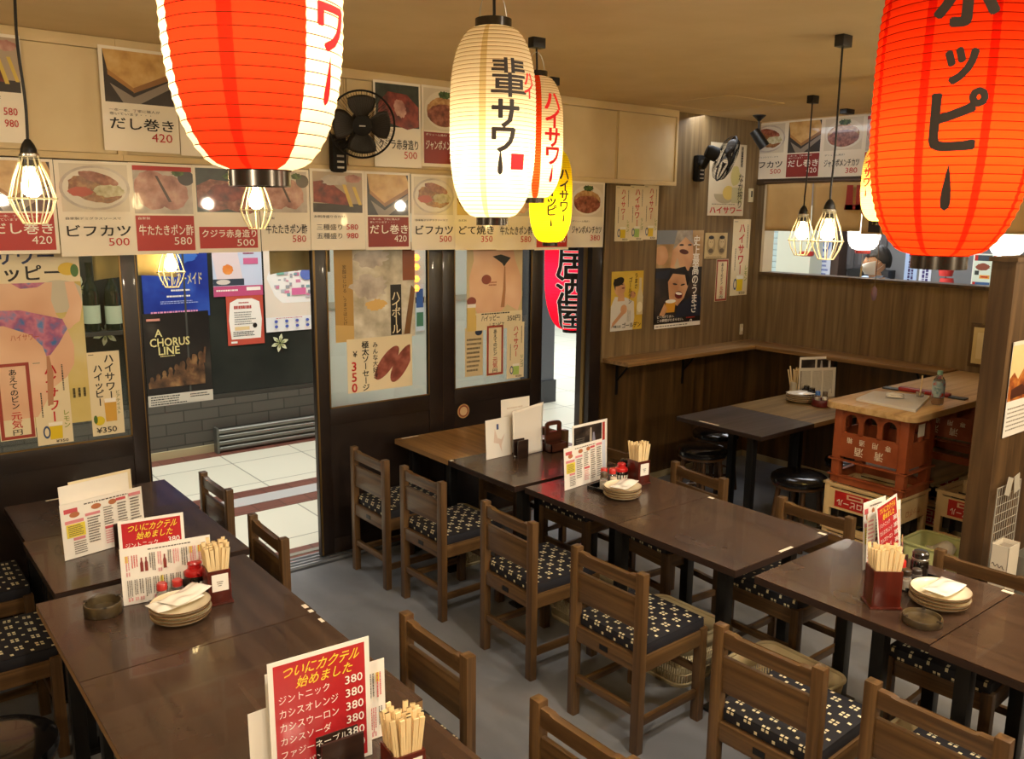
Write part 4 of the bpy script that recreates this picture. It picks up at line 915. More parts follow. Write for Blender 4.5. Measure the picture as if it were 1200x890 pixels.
p = sheet_at((105, 412, 143, 510), 1, GV - .002, CREAM); p.lines(.05, .96, .25, .98, 1, INK); p.vtext('ハイサワー', .66, .975, .33, INK, .03, .95); p.vtext('ハイッピー', .3, .86, .3, INK, .03, .95); p.vtext('ビアテイスト', .86, .53, .14, M('#5c6a2a', .5), .01); p.poly([(.44, .16), (.42, .42), (.8, .42), (.78, .16)], M('#d9a84a', .3)); p.rect(.43, .39, .79, .44, WHT); p.ell(.24, .18, .16, .055, M('#d9c42c', .4)); p.ell(.12, .2, .06, .05, M('#4d7030', .4)); p.text('¥350', .12, .03, .75, .1, INK, .01)
p.put('drink_strip_poster', p.o, p.r, (0, 0, 1), 'black-lettered drink strip poster on the left door glass, nearest the doorway', 'poster')
GV2 = YD - .0265
p = sheet_at((392, 284, 486, 398), 1, GV2 - .001, noise_mat('poster_ice', ['#a79f8a', '#c9c2ae', '#e4dfd0'], nscale=7, detail=6, pos=(.35, .5, .65)))
p.rect(0, 0, .22, 1, M('#b08a45', .4)); p.vtext('炭酸はじける、うまさはじける', .12, .78, .05, INK, 0); p.poly([(.0, .0), (.0, .18), (.22, .16), (.22, 0)], M('#c9a868', .4)); p.ell(.45, .85, .2, .1, GREYP, wob=.4); p.ell(.42, .55, .22, .12, GREYP, wob=.4); p.ell(.5, .36, .12, .06, M('#d9b36a', .4), wob=.4); p.rect(.68, .03, .82, .56, M('#1b1714', .4)); p.vtext('ハイボール', .75, .5, .12, CREAM, .02, .78); p.poly([(.85, .03), (.93, .03), (1, .5), (.95, .55)], M('#7a5530', .4)); p.rect(.84, .6, 1, 1, M('#8c4a2a', .4))
p.put('highball_poster', p.o, p.r, (0, 0, 1), 'icy highball poster on the middle door glass', 'poster')
SAU = noise_mat('print_sausage', ['#6e3428', '#8f4a3c', '#b06a5a'], nscale=14)
p = sheet_at((407, 395, 483, 457), 1, GV2 - .003, CREAM); p.ell(.60, .50, .105, .38, SAU, rot=-40); p.ell(.83, .46, .11, .40, SAU, rot=-33); p.poly([(.97, 1), (.97, 0), (1, 0), (1, 1)], CREAM)
p.vtext('極太ソーセージ', .27, .95, .125, INK, .03, .95); p.vtext('みんな大好き', .42, .92, .085, INK, .015, 1.0); p.vtext('¥', .14, .8, .11, INK, .02); p.vtext('350', .14, .62, .17, REDI, .03, .85)
p.put('sausage_poster', p.o, p.r, (0, 0, 1), 'cream poster of two fat sausages priced 350 on the middle door glass', 'poster')
GV3 = YD + .0135
p = sheet_at((547, 284, 612, 386), 1, GV3 - .001, noise_mat('poster_sand', ['#cdb88a', '#d8c69c'], nscale=4))
p.poly([(.1, 1), (.12, .8), (.04, .6), (.05, .4), (.18, .2), (.6, .2), (.72, .28), (.92, .2), (.99, .35), (.97, .6), (.86, .8), (.8, 1)], SKINP); p.poly([(.45, .84), (.6, .86), (.78, .82), (.7, .76), (.66, .72), (.62, .76)], M('#262a26', .4)); p.poly([(.66, .72), (.64, .45), (.6, .25), (.67, .25), (.69, .45), (.68, .72)], M('#b07c58', .4)); p.ell(.3, .82, .18, .07, SKINP, rot=-30); p.poly([(.1, 1), (.2, .85), (.34, .85), (.3, 1)], SKINP); p.ell(.34, .58, .085, .055, M('#8d4a40', .4)); p.ell(.08, .34, .08, .05, M('#8d4a40', .4)); p.lines(.38, .5, .56, .56, 2, M('#a85a48', .5)); p.rect(0, .0, 1, .2, CREAM); p.text('ハイッピー', .25, .1, .58, .17, INK, .02); p.text('レモンビア', .4, .02, .66, .08, INK, .02); p.text('350円', .72, .08, .96, .15, INK, .02); p.lines(.25, .17, .9, .2, 1, INK); p.rect(-.08, .0, .16, .18, M('#cdae62', .4)); p.poly([(-.06, .0), (-.04, .3), (.14, .3), (.16, 0)], M('#d9be72', .3)); p.rect(-.05, .27, .15, .31, WHT)
p.put('swimwear_poster', p.o, p.r, (0, 0, 1), 'drink poster with a black bikini back on the far door glass', 'poster')
p = sheet_at((545, 384, 566, 441), 1, GV3 - .003, M('#d3bf95', .5)); p.ell(.75, .9, .2, .07, M('#2a3550', .5)); p.lines(.1, .08, .9, .8, 8, M('#6d5f45', .5), seed=2); p.put('receipt_notice', p.o, p.r, (0, 0, 1), 'brownish handwritten slip on the far door glass, left of the red-bordered strip', 'notice')
bottle_strip((570, 381, 590, 440), 1, GV3 - .004, 'narrow red-bordered notice on the far door glass')
hisour((594, 378, 614, 443), 1, GV3 - .003, 'red-lettered apple drink strip poster on the far door glass', 'リンゴ', '¥350', True)
o_ = on(543, 482, 1, YD + .001); g = G(); g.lathe([(.048, 0), (.048, .002)], M('#b98d5c', .4), 28, o_, True, Matrix.Rotation(PI / 2, 3, 'X')); g.lathe([(.040, .0021), (.04, .0028)], M('#8f4a30', .4), 28, o_, True, Matrix.Rotation(PI / 2, 3, 'X')); g.lathe([(.03, .0028), (.03, .0034)], M('#d3b184', .4), 28, o_, True, Matrix.Rotation(PI / 2, 3, 'X')); tag(g.build('round_sticker'), 'round brown sticker on the lower panel of the far door', 'sticker')

# ------------------------------------------------------------------ cloth curtain over the serving window
NC = noise_mat('beige_curtain_cloth', ['#b3925c', '#bf9e68'], (1, 1, 1), 5, 4, .85)
t = thing('window_curtain', 'beige split cloth curtain hanging over the serving window', 'curtain', (WC - .07, 0, 0))
ya, yb = 4.30, 2.2; zt_, zb_ = 2.335, 1.955; npan = 5; ww = (ya - yb) / npan
for i in range(npan):
    a, b = ya - ww * i - .004, ya - ww * (i + 1) + .004
    g = G(); g.grid(lambda u, v, a=a, b=b, i=i: Vector((.012 * math.sin(u * 7 + i) * (.3 + v), a + (b - a) * u, zt_ - (zt_ - zb_ - .012 * math.sin(i * 2)) * v)), 16, 8, NC)
    o = g.build('cloth_panel', t); md = o.modifiers.new('cloth', 'SOLIDIFY'); md.thickness = .003
g = G(); g.tube([(0, 4.33, zt_ + .004), (0, 2.1, zt_ + .004)], .011, M('#4a3521', .5), 10); g.build('rod', t)
def cloth_mark(px, poly, mat):
    q_ = [on(x, y, 0, WC - .092) for x, y in poly]; g = G(); g.raw([Vector((-.022, v.y, v.z)) for v in q_], [tuple(range(len(q_)))], mat); return g.build('printed_mark', t)
CR = M('#8f2a1f', .8)
cloth_mark(0, [(993, 217), (1000, 217), (999, 246), (990, 246)], CR); cloth_mark(0, [(1004, 217), (1009, 217), (1008, 246), (1002, 246)], CR); cloth_mark(0, [(990, 240), (1008, 240), (1008, 246), (989, 246)], CR)
cloth_mark(0, [(1018, 259), (1031, 261), (1031, 273), (1017, 272)], M('#2a1d14', .8)); cloth_mark(0, [(1010, 246), (1016, 250), (1014, 254), (1009, 250)], CR)

# ================================================================== TABLES
def table(x0, x1, y0, y1, z, mat, label, legs, edge=None, marks=(), th=.03, name='dining_table', group=None):
    t = thing(name, label, 'table', ((x0 + x1) / 2, (y0 + y1) / 2, 0), 0, group); hx, hy = (x1 - x0) / 2, (y1 - y0) / 2
    g = G(); g.bx(-hx, hx, -hy, hy, z - .004, z, mat); g.bx(-hx, hx, -hy, hy, z - th, z - .004, edge or EDGED, 0.0); g.build('tabletop', t)
    cx_, cy_ = (x0 + x1) / 2, (y0 + y1) / 2
    for lx, ly in legs:
        g = G(); g.bx(lx - cx_ - .024, lx - cx_ + .024, ly - cy_ - .024, ly - cy_ + .024, .012, z - th, BLACK, .003); g.bx(lx - cx_ - .05, lx - cx_ + .05, ly - cy_ - .05, ly - cy_ + .05, 0.001, .014, BLACK, .003); g.build('leg', t)
    for mx, my, mw, mh in marks:
        g = G(); g.bx(mx - cx_ - mw / 2, mx - cx_ + mw / 2, my - cy_ - mh / 2, my - cy_ + mh / 2, z, z + .0008, M('#e6dcc6', .5)); g.build('tape_mark', t)
    return t
TZ = .70
def quad(x0, x1, y0, y1, i=.085): return [(x0 + i, y0 + i), (x1 - i, y0 + i), (x0 + i, y1 - i), (x1 - i, y1 - i)]
table(.45, 1.195, 1.885, 2.565, TZ, TABLE, 'bare dark brown table between the nearest menu stand and the ashtray table', quad(.45, 1.195, 1.885, 2.565), EDGE, [(1.185, 2.50, .012, .03)])
table(.45, 1.2, 2.57, 3.215, TZ, TABLE, 'dark brown table carrying the dark ashtray, plates and chopstick box on the left', quad(.45, 1.2, 2.57, 3.215), EDGE, [(1.187, 2.63, .016, .03), (1.187, 2.585, .016, .02)])
table(.52, 1.24, 3.265, 3.885, TZ, TABLE, 'dark brown table against the left door carrying the white menu sheet with the dark clip', quad(.52, 1.24, 3.265, 3.885), None)
table(.53, 1.25, 3.89, 4.42, TZ, TABLE, 'dark brown table pushed right up to the left glass door', quad(.53, 1.25, 3.89, 4.42), None, [(.75, 4.405, .10, .012)])
table(.43, 1.175, 1.20, 1.835, TZ - .012, TABLE, 'brown table nearest the camera carrying the tall red cocktail menu', quad(.43, 1.175, 1.20, 1.835, .1), None)
table(2.62, 3.33, 3.245, 3.84, TZ, TABLE, 'dark brown table with a stand of white folded menus, before the far door', [(2.73, 3.31), (3.24, 3.31), (3.24, 3.77)], None, [(2.632, 3.825, .02, .02)])
table(2.62, 3.34, 3.845, 4.42, TZ, TABLEW, 'light striped wooden table touching the far glass door', quad(2.62, 3.34, 3.845, 4.42), EDGE, [(2.72, 4.405, .12, .012)])
table(2.655, 3.315, 2.555, 3.205, TZ, TABLE, 'dark brown middle table carrying the small menu, condiment tray and stacked plates', [(2.76, 2.62), (3.24, 2.62), (3.24, 3.13)], None)
table(2.65, 3.30, 1.905, 2.55, TZ, TABLE, 'empty dark brown middle table with a bluish sheen at its far corner', [(2.76, 2.03), (3.21, 2.03)], None, [(3.285, 1.925, .018, .035), (3.285, 2.53, .018, .03), (3.0, 1.915, .09, .014)])
table(2.67, 3.32, 1.155, 1.83, TZ, TABLE, 'dark brown table on the right carrying the narrow red menu, chopsticks and plates', [(2.80, 1.38), (3.24, 1.38), (3.24, 1.76)], None, [(3.30, 1.17, .02, .04)])
table(2.66, 3.31, .5, 1.15, TZ, TABLE, 'bare dark brown table cut by the right edge of the view', quad(2.66, 3.31, .5, 1.15), None)
table(4.42, 5.00, 3.05, 3.73, .725, TABLEG, 'grey-brown small table in the back corner with black stools', [(4.50, 3.17), (4.93, 3.64)], None, [(4.44, 3.47, .014, .16)])
table(5.005, 5.88, 3.05, 3.73, .725, TABLEW2, 'light wood-grained table in the back corner carrying a chopstick pot', [(5.22, 3.30), (5.7, 3.13), (5.7, 3.64)], EDGE)

# ================================================================== CHAIRS
def chair_proto(W_, W_y, W_x):
    t = thing('dining_chair', '', 'chair')
    for s in (-1, 1):
        g = G(); g.box((0.0, s * .176, .3725), (.036, .04, .745), W_, None, .004); g.build('rear_leg', t)
        g = G(); g.box((.372, s * .176, .2075), (.04, .04, .415), W_, None, .005); g.build('front_leg', t)
    fr = (Vector((0, 0, 0)), Vector((0, 1, 0)), Vector((0, 0, 1)), Vector((1, 0, 0)))
    g = G(); g.prism([(-.156, .672), (.156, .672), (.156, .728), (.118, .728), (.104, .719), (-.104, .719), (-.118, .728), (-.156, .728)], -.012, .012, W_y, fr, .003); g.build('top_rail', t)
    g = G(); g.prism([(-.156, .515), (.156, .515), (.156, .64), (-.156, .64)], -.009, .009, W_y, fr, .003); g.build('back_panel', t)
    g = G(); g.box((0, 0, .373), (.026, .312, .066), W_y, None, .003); g.box((.372, 0, .373), (.026, .312, .066), W_y, None, .003)
    for s in (-1, 1): g.box((.186, s * .178, .373), (.336, .026, .066), W_x, None, .003)
    g.bx(.014, .358, -.166, .166, .385, .400, W_x); sf = g.build('seat_frame', t)
    g = G(); g.box((0, 0, .17), (.022, .312, .032), W_y, None, .003); g.box((.372, 0, .22), (.022, .312, .03), W_y, None, .003)
    for s in (-1, 1): g.box((.186, s * .176, .125), (.332, .02, .032), W_x, None, .003)
    g.build('stretcher', t)
    g = G()
    def cu(u, v):
        x, y = u * 2 - 1, v * 2 - 1; return Vector((.197 + .186 * x, .183 * y, .452 + .012 * (1 - x ** 4) * (1 - y ** 4)))
    g.grid(cu, 10, 10, CUSH); g.box((.197, 0, .427), (.372, .366, .048), CUSH, None, .010); g.build('seat_cushion', t)
    g = G(); g.bx(-.0152, -.0128, -.022, .022, .362, .384, BLACK); g.build('name_plate', sf)
    return t
cA = chair_proto(CHAIRW, CHAIRY, CHAIRX)
first = [True]
def put_chair(x, y, rz, label, group=None):
    o = cA if first[0] else copy_tree(cA); first[0] = False
    o.location = (x, y, 0); o.rotation_euler = (0, 0, rz); o['label'] = label
    if group: o['group'] = group
    return o
GA = 'oak chairs along the aisle'
for i, (x, y, rz, lab) in enumerate((
    (2.262, 4.095, 0, 'oak chair with patterned cushion nearest the front doors, first in the aisle row'),
    (2.290, 3.592, .01, 'oak chair with patterned cushion, second in the aisle row from the doors'),
    (2.292, 2.880, -.02, 'oak chair with patterned cushion, third in the aisle row from the doors'),
    (2.262, 2.213, .02, 'oak chair with patterned cushion, fourth in the aisle row, its seat in the clear'),
    (2.178, 1.425, .04, 'oak chair with patterned cushion at the bottom edge, before the cream basket on the right'),
    (2.240, .935, .02, 'oak chair at the bottom right edge, only its back standing clear'))):
    put_chair(x, y, rz, lab, GA)
GB = 'oak chairs facing the aisle tables'
for x, y, rz, lab in (
    (3.50, 4.02, PI, 'oak chair on the window side of the striped wooden table by the far door'),
    (3.475, 3.40, PI + .02, 'oak chair tucked behind the menus on the middle table with the condiment tray'),
    (3.50, 2.785, PI - .1, 'oak chair behind the middle table, beside the grey-brown corner table'),
    (3.465, 2.075, PI, 'oak chair behind the empty middle table, in front of the stacked crates'),
    (3.415, 1.295, PI + .05, 'oak chair behind the right table, in front of the white carton and wire grid'),
    (3.42, .72, PI, 'oak chair behind the bare table at the right edge')):
    put_chair(x, y, rz, lab, GB)
GC = 'oak chairs on the aisle side of the left tables'
for x, y, rz, lab in (
    (1.405, 4.11, PI, 'dark oak chair standing nearest the open doorway on the left'),
    (1.355, 3.35, PI - .03, 'dark oak chair beside the open doorway, second from the doors on the left'),
    (1.395, 2.12, PI, 'oak chair in the lower middle of the view, its back turned to the aisle'),
    (1.415, 1.455, PI + .02, 'oak chair at the bottom edge in the middle, only its top rail and post showing')):
    put_chair(x, y, rz, lab, GC)
GD = 'oak chairs on the far left'
for x, y, rz, lab in ((.165, 4.20, 0, 'oak chair with blue-black patterned cushion at the left edge, nearest the door'), (.145, 3.55, 0, 'oak chair with blue-black patterned cushion at the left edge, beside the ashtray table')):
    put_chair(x, y, rz, lab, GD)

# stools
def stool_proto():
    t = thing('round_stool', '', 'stool')
    g = G(); g.lathe([(.001, .475), (.10, .474), (.15, .468), (.172, .452), (.176, .435), (.172, .42), (.15, .412), (.001, .412)], VINYL, 40, caps=False); g.build('seat', t)
    g = G(); g.lathe([(.16, .395), (.165, .398), (.165, .412), (.16, .414)], CHARD, 32); g.build('seat_frame', t)
    for k in range(4):
        a = PI / 4 + k * PI / 2; g = G(); g.tube([(.12 * math.cos(a), .12 * math.sin(a), .40), (.165 * math.cos(a), .165 * math.sin(a), .001)], .017, CHARD, 10); g.build('leg', t)
    g = G(); g.tube([(.148 * math.cos(2 * PI * i / 32), .148 * math.sin(2 * PI * i / 32), .15) for i in range(32)], .009, CHARD, 8, True); g.build('foot_ring', t)
    return t
st = stool_proto(); fs = True
for x, y, k, lab in ((4.70, 3.72, 1, 'black padded round stool before the corner table, nearest the poster wall'), (4.68, 2.93, 1, 'black padded round stool before the corner table, beside the crates'), (5.18, 3.98, 1, 'black round stool half hidden behind the grey-brown corner table'), (5.30, 2.93, 1, 'black round stool in the dark under the corner table beside the crates'), (.245, 2.80, 1, 'black padded round stool at the lower left edge of the view')):
    o = st if fs else copy_tree(st); fs = False; o.location = (x, y, 0); o['label'] = lab

# luggage baskets
BASK = M('#c9b890', .5)
def basket_proto():
    t = thing('luggage_basket', '', 'basket'); L_, W_, H_ = .40, .30, .25
    def ring(k, n=10):
        a, b = L_ / 2 * k, W_ / 2 * k; r_ = .06; pts = []
        for cx_, cy_, a0 in ((a - r_, b - r_, 0), (-a + r_, b - r_, 90), (-a + r_, -b + r_, 180), (a - r_, -b + r_, 270)):
            for i in range(n + 1): aa = math.radians(a0 + 90 * i / n); pts.append(Vector((cx_ + r_ * math.cos(aa), cy_ + r_ * math.sin(aa), 0)))
        return pts
    def band(z0, z1, g, th=.003):
        k0, k1 = .82 + .18 * z0 / H_, .82 + .18 * z1 / H_; a, b = ring(k0), ring(k1); n = len(a)
        vs = [v + Vector((0, 0, z0)) for v in a] + [v + Vector((0, 0, z1)) for v in b]
        g.raw(vs, [(i, (i + 1) % n, n + (i + 1) % n, n + i) for i in range(n)], BASK)
    g = G(); band(0.003, .02, g); band(.06, .066, g); band(.10, .107, g); band(.14, .147, g); band(.165, H_, g)
    a, b = ring(.82), ring(.82 + .18 * .17 / H_)
    import itertools
    per = [0]
    for i in range(len(a)): per.append(per[-1] + (a[(i + 1) % len(a)] - a[i]).length)
    nb = 84
    for k in range(nb):
        d_ = per[-1] * k / nb; i = max(j for j in range(len(a)) if per[j] <= d_); f_ = (d_ - per[i]) / max(1e-6, per[i + 1] - per[i]); j = (i + 1) % len(a)
        p0, p1 = a[i].lerp(a[j], f_), b[i].lerp(b[j], f_); tg = (a[j] - a[i]).normalized() * .0032
        g.raw([p0 - tg + Vector((0, 0, .018)), p0 + tg + Vector((0, 0, .018)), p1 + tg + Vector((0, 0, .168)), p1 - tg + Vector((0, 0, .168))], [(0, 1, 2, 3)], BASK)
    n = len(a); g.raw([v + Vector((0, 0, .003)) for v in a], [tuple(range(n))], BASK)
    o = g.build('basket_wall', t); md = o.modifiers.new('thick', 'SOLIDIFY'); md.thickness = .003
    g = G(); g.tube([v + Vector((0, 0, H_)) for v in ring(1.0)], .007, BASK, 8, True); g.build('rim', t)
    return t
bk = basket_proto(); fs = True
for x, y, rz, lab in ((2.87, 4.06, PI / 2, 'cream luggage basket under the striped table by the far door'), (2.89, 2.98, PI / 2, 'cream luggage basket under the middle table with the condiment tray'), (2.87, 2.39, PI / 2 + .02, 'cream luggage basket behind the fourth aisle chair'), (2.88, 1.80, PI / 2 - .04, 'cream luggage basket behind the chair at the bottom edge on the right'), (2.82, 1.14, PI / 2, 'cream luggage basket behind the chair at the bottom right edge')):
    o = bk if fs else copy_tree(bk); fs = False; o.location = (x, y, .001); o.rotation_euler = (0, 0, rz); o['label'] = lab; o['group'] = 'cream luggage baskets under the tables'

# ================================================================== CRATES AND COUNTER
ORG = noise_mat('orange_crate_plastic', ['#8a4322', '#994d29', '#a55832'], (1, 1, 1), 6, 4, .4)
CRM = noise_mat('cream_crate_plastic', ['#d3b27a', '#dcbf8b'], (1, 1, 1), 6, 4, .4)
def flip_text(g, s, c, w_, h_, mat, uy=1, bold=.02):
    """writing standing on its head on a crate's front (faces -x)"""
    v, f = glyphs(s, bold); a, b, c2, d2 = bounds(v)
    g.raw([Vector((c[0] - (q__[2] if len(q__) > 2 else 0), c[1] + (q__[0] - (a + c2) / 2) / (c2 - a) * w_, c[2] - (q__[1] - (b + d2) / 2) / (d2 - b) * h_)) for q__ in v], f, mat)
def orange_crate(label, loc):
    t = thing('sake_crate', label, 'crate', loc); W_, D_, H_ = .44, .31, .444; x0, y0 = -D_ / 2, -W_ / 2; g = G(); th = .014
    for sx in (-1, 1):
        for sy in (-1, 1): g.bx(sx * D_ / 2 - (.05 if sx > 0 else 0), sx * D_ / 2 + (.05 if sx < 0 else 0), sy * W_ / 2 - (.05 if sy > 0 else 0), sy * W_ / 2 + (.05 if sy < 0 else 0), 0, H_, ORG, .006)
    for z in (.135, .042): 
        for s_ in (-1, 1):
            g.bx(s_ * D_ / 2 - .014, s_ * D_ / 2 + .014, -W_ / 2 - .012, W_ / 2 + .012, z, z + .008, ORG); g.bx(-D_ / 2 - .012, D_ / 2 + .012, s_ * W_ / 2 - .014, s_ * W_ / 2 + .014, z, z + .008, ORG)
    def wall(axis, sgn, half, L_, n):
        def P_(u0, u1, z0, z1):
            if axis == 'x': g.bx(sgn * half - (th if sgn > 0 else 0), sgn * half + (th if sgn < 0 else 0), u0, u1, z0, z1, ORG)
            else: g.bx(u0, u1, sgn * half - (th if sgn > 0 else 0), sgn * half + (th if sgn < 0 else 0), z0, z1, ORG)
        a = L_ / 2 - .05
        P_(-a, a, .0, .045); P_(-a, a, .16, .305); P_(-a, a, .415, H_)
        wv = 2 * a / n
        for i in range(n):
            u0 = -a + wv * i; P_(u0, u0 + .014, .30, .42); P_(u0 + wv - .014, u0 + wv, .30, .42)
            # arched heads of the openings
            r_ = wv / 2 - .014; uc = u0 + wv / 2
            for s_ in (-1, 1):
                pts = [(uc + s_ * r_, .415), (uc + s_ * r_, .415 - .05)] + [(uc + s_ * r_ * math.cos(k * PI / 12), .365 + .05 * math.sin(k * PI / 12)) for k in range(1, 7)]
                if s_ < 0: pts = pts[::-1]
                if axis == 'x': fr = (Vector((sgn * half - sgn * th / 2, 0, 0)), Vector((0, 1, 0)), Vector((0, 0, 1)), Vector((1, 0, 0)))
                else: fr = (Vector((0, sgn * half - sgn * th / 2, 0)), Vector((1, 0, 0)), Vector((0, 0, 1)), Vector((0, -1, 0)))
                g.prism(pts, -th / 2, th / 2, ORG, fr)
    wall('x', -1, D_ / 2, W_, 3); wall('x', 1, D_ / 2, W_, 3); wall('y', -1, W_ / 2, D_, 2); wall('y', 1, W_ / 2, D_, 2)
    g.bx(-D_ / 2 + .01, D_ / 2 - .01, -W_ / 2 + .01, W_ / 2 - .01, H_ - .012, H_ - .002, ORG)
    g.build('crate_body', t)
    g = G(); fx = -D_ / 2 - .0015; CW = M('#e8d9bd', .5)
    for s_, yy, zz, sz in (('清', -.065, .205, .052), ('酒', .055, .205, .052), ('専', -.115, .262, .034), ('用', -.04, .262, .034), ('通', .04, .262, .034), ('箱', .115, .262, .034)): flip_text(g, s_, (fx, yy, zz), sz, sz, CW)
    g.build('lettering', t)
    g = G(); g.bx(-.05, .02, -W_ / 2 - .003, -W_ / 2 - .0005, .335, .405, M('#dccdb0', .5)); g.build('paper_label', t)
    return t
def cream_crate(label, loc, W_=.45, full=True):
    t = thing('beer_crate', label, 'crate', loc); D_, H_ = .345, .268; g = G(); th = .012
    for sx in (-1, 1):
        for sy in (-1, 1): g.bx(sx * D_ / 2 - (.035 if sx > 0 else 0), sx * D_ / 2 + (.035 if sx < 0 else 0), sy * W_ / 2 - (.035 if sy > 0 else 0), sy * W_ / 2 + (.035 if sy < 0 else 0), 0, H_, CRM, .005)
    for s in (-1, 1):
        for z0, z1 in ((.115, .235), (0, .02), (.245, H_)):
            g.bx(s * D_ / 2 - (th if s > 0 else 0), s * D_ / 2 + (th if s < 0 else 0), -W_ / 2 + .03, W_ / 2 - .03, z0, z1, CRM)
            g.bx(-D_ / 2 + .03, D_ / 2 - .03, s * W_ / 2 - (th if s > 0 else 0), s * W_ / 2 + (th if s < 0 else 0), z0, z1, CRM)
    g.bx(-D_ / 2 - .006, D_ / 2 + .006, -W_ / 2 - .006, -W_ / 2 + .006, H_ - .014, H_, CRM); g.bx(-D_ / 2 - .006, D_ / 2 + .006, W_ / 2 - .006, W_ / 2 + .006, H_ - .014, H_, CRM)
    g.bx(-D_ / 2 - .006, -D_ / 2 + .006, -W_ / 2, W_ / 2, H_ - .014, H_, CRM); g.bx(D_ / 2 - .006, D_ / 2 + .006, -W_ / 2, W_ / 2, H_ - .014, H_, CRM)
    DK = M('#2a2118', .6)
    for i in range(1, 5): g.bx(-D_ / 2 + .01, D_ / 2 - .01, -W_ / 2 + W_ * i / 5 - .004, -W_ / 2 + W_ * i / 5 + .004, .02, .2, DK)
    for i in range(1, 4): g.bx(-D_ / 2 + D_ * i / 4 - .004, -D_ / 2 + D_ * i / 4 + .004, -W_ / 2 + .01, W_ / 2 - .01, .02, .2, DK)
    g.build('crate_body', t)
    g = G(); fx = -D_ / 2 - .0008
    g.bx(fx - .0006, fx, -W_ / 2 + .07, W_ / 2 - .07, .130, .226, RED); g.bx(fx - .0012, fx - .0006, -.02, .08, .19, .218, M('#d9b08a', .5)); flip_text(g, 'サッポロビール', (fx - .0013, 0, .160), W_ - .17, .042, M('#f0e2cb', .5)); g.bx(fx - .0018, fx - .0012, -.008, .068, .198, .210, RED)
    g.build('red_label', t)
    g = G(); v, f = glyphs('サッポロ', .0); a, b, c2, d2 = bounds(v)
    g.raw([Vector((-(x - (a + c2) / 2) / (c2 - a) * .16, -W_ / 2 - .0012, .16 - (y - (b + d2) / 2) / (d2 - b) * .045)) for x, y in v], [tuple(reversed(q__)) for q__ in f], M('#b5563a', .5)); g.build('lettering', t)
    return t
CXc, CYc = 4.655, 2.41
cream_crate('cream beer crate with red label, lower of the stack under the orange crate', (CXc, CYc, 0))
cream_crate('cream beer crate with red label, directly under the orange sake crate', (CXc, CYc, .27))
orange_crate('orange sake crate with upside-down white lettering holding up the near end of the counter', (4.66, 2.40, .5395))
cream_crate('cream beer crate with red label beside the green bin, on top of another', (5.03, 1.955, .27), .40)
cream_crate('cream beer crate beside the green bin, at the bottom', (5.03, 1.955, 0), .40)
cream_crate('cream beer crate deep under the counter, upper one', (5.56, 2.42, .27)); cream_crate('cream beer crate deep under the counter, bottom one', (5.56, 2.42, 0))
g = G(); g.bx(4.86, 6.02, 2.18, 2.66, .5395, .556, noise_mat('old_plywood', ['#5f4d30', '#786440', '#87724c'], (1, 8, 8), 3, 5, .6)); tag(g.build('plywood_board'), 'old plywood board laid over the crates under the counter', 'board')
orange_crate('orange sake crate in the shade further under the counter', (5.56, 2.40, .5575)).scale = (1, 1, .955)
g = G(); pts = []
bx0, bx1, by0, by1, rr_ = 4.45, 6.14, 2.125, 2.664, .05
for cx_, cy_, a0 in ((bx1 - .002, by1 - .002, 0), (bx0 + rr_, by1 - rr_, 90), (bx0 + rr_, by0 + rr_, 180), (bx1 - .002, by0 + .002, 270)):
    R_ = rr_ if cx_ < 5 else .002
    for i in range(7): aa = math.radians(a0 + 15 * i); pts.append((cx_ + R_ * math.cos(aa), cy_ + R_ * math.sin(aa)))
g.prism(pts, .984, 1.02, COUNTER, None, .003); tag(g.build('counter_board'), 'long pale wooden counter board resting on crates and running to the window wall', 'counter')

# green bin
GB_ = M('#c3c88a', .4)
t = thing('waste_bin', 'pale green open plastic bin between the crates and the right-hand chair', 'bin', (4.53, 1.955, 0))
def rrect(a, b, r_, n=6):
    out = []
    for cx_, cy_, a0 in ((a - r_, b - r_, 0), (-a + r_, b - r_, 90), (-a + r_, -b + r_, 180), (a - r_, -b + r_, 270)):
        for i in range(n + 1): aa = math.radians(a0 + 90 * i / n); out.append((cx_ + r_ * math.cos(aa), cy_ + r_ * math.sin(aa)))
    return out
g = G(); R0, R1 = rrect(.10, .12, .04), rrect(.135, .165, .05); n = len(R0)
g.raw([Vector((x, y, .002)) for x, y in R0] + [Vector((x, y, .345)) for x, y in R1], [(i, (i + 1) % n, n + (i + 1) % n, n + i) for i in range(n)] + [tuple(range(n))], GB_)
o = g.build('bin_wall', t); md = o.modifiers.new('thick', 'SOLIDIFY'); md.thickness = .003
g = G(); g.tube([(x, y, .345) for x, y in R1], .008, GB_, 8, True); g.build('rim', t)
g = G(); g.grid(lambda u, v: Vector((4.47 + .12 * u, 1.90 + .16 * v, .22 + .10 * u + .03 * math.sin(v * 5))), 6, 6, PAPERW); o = tag(g.build('crumpled_paper'), 'crumpled white paper thrown in the green bin', 'paper'); md = o.modifiers.new('thick', 'SOLIDIFY'); md.thickness = .002

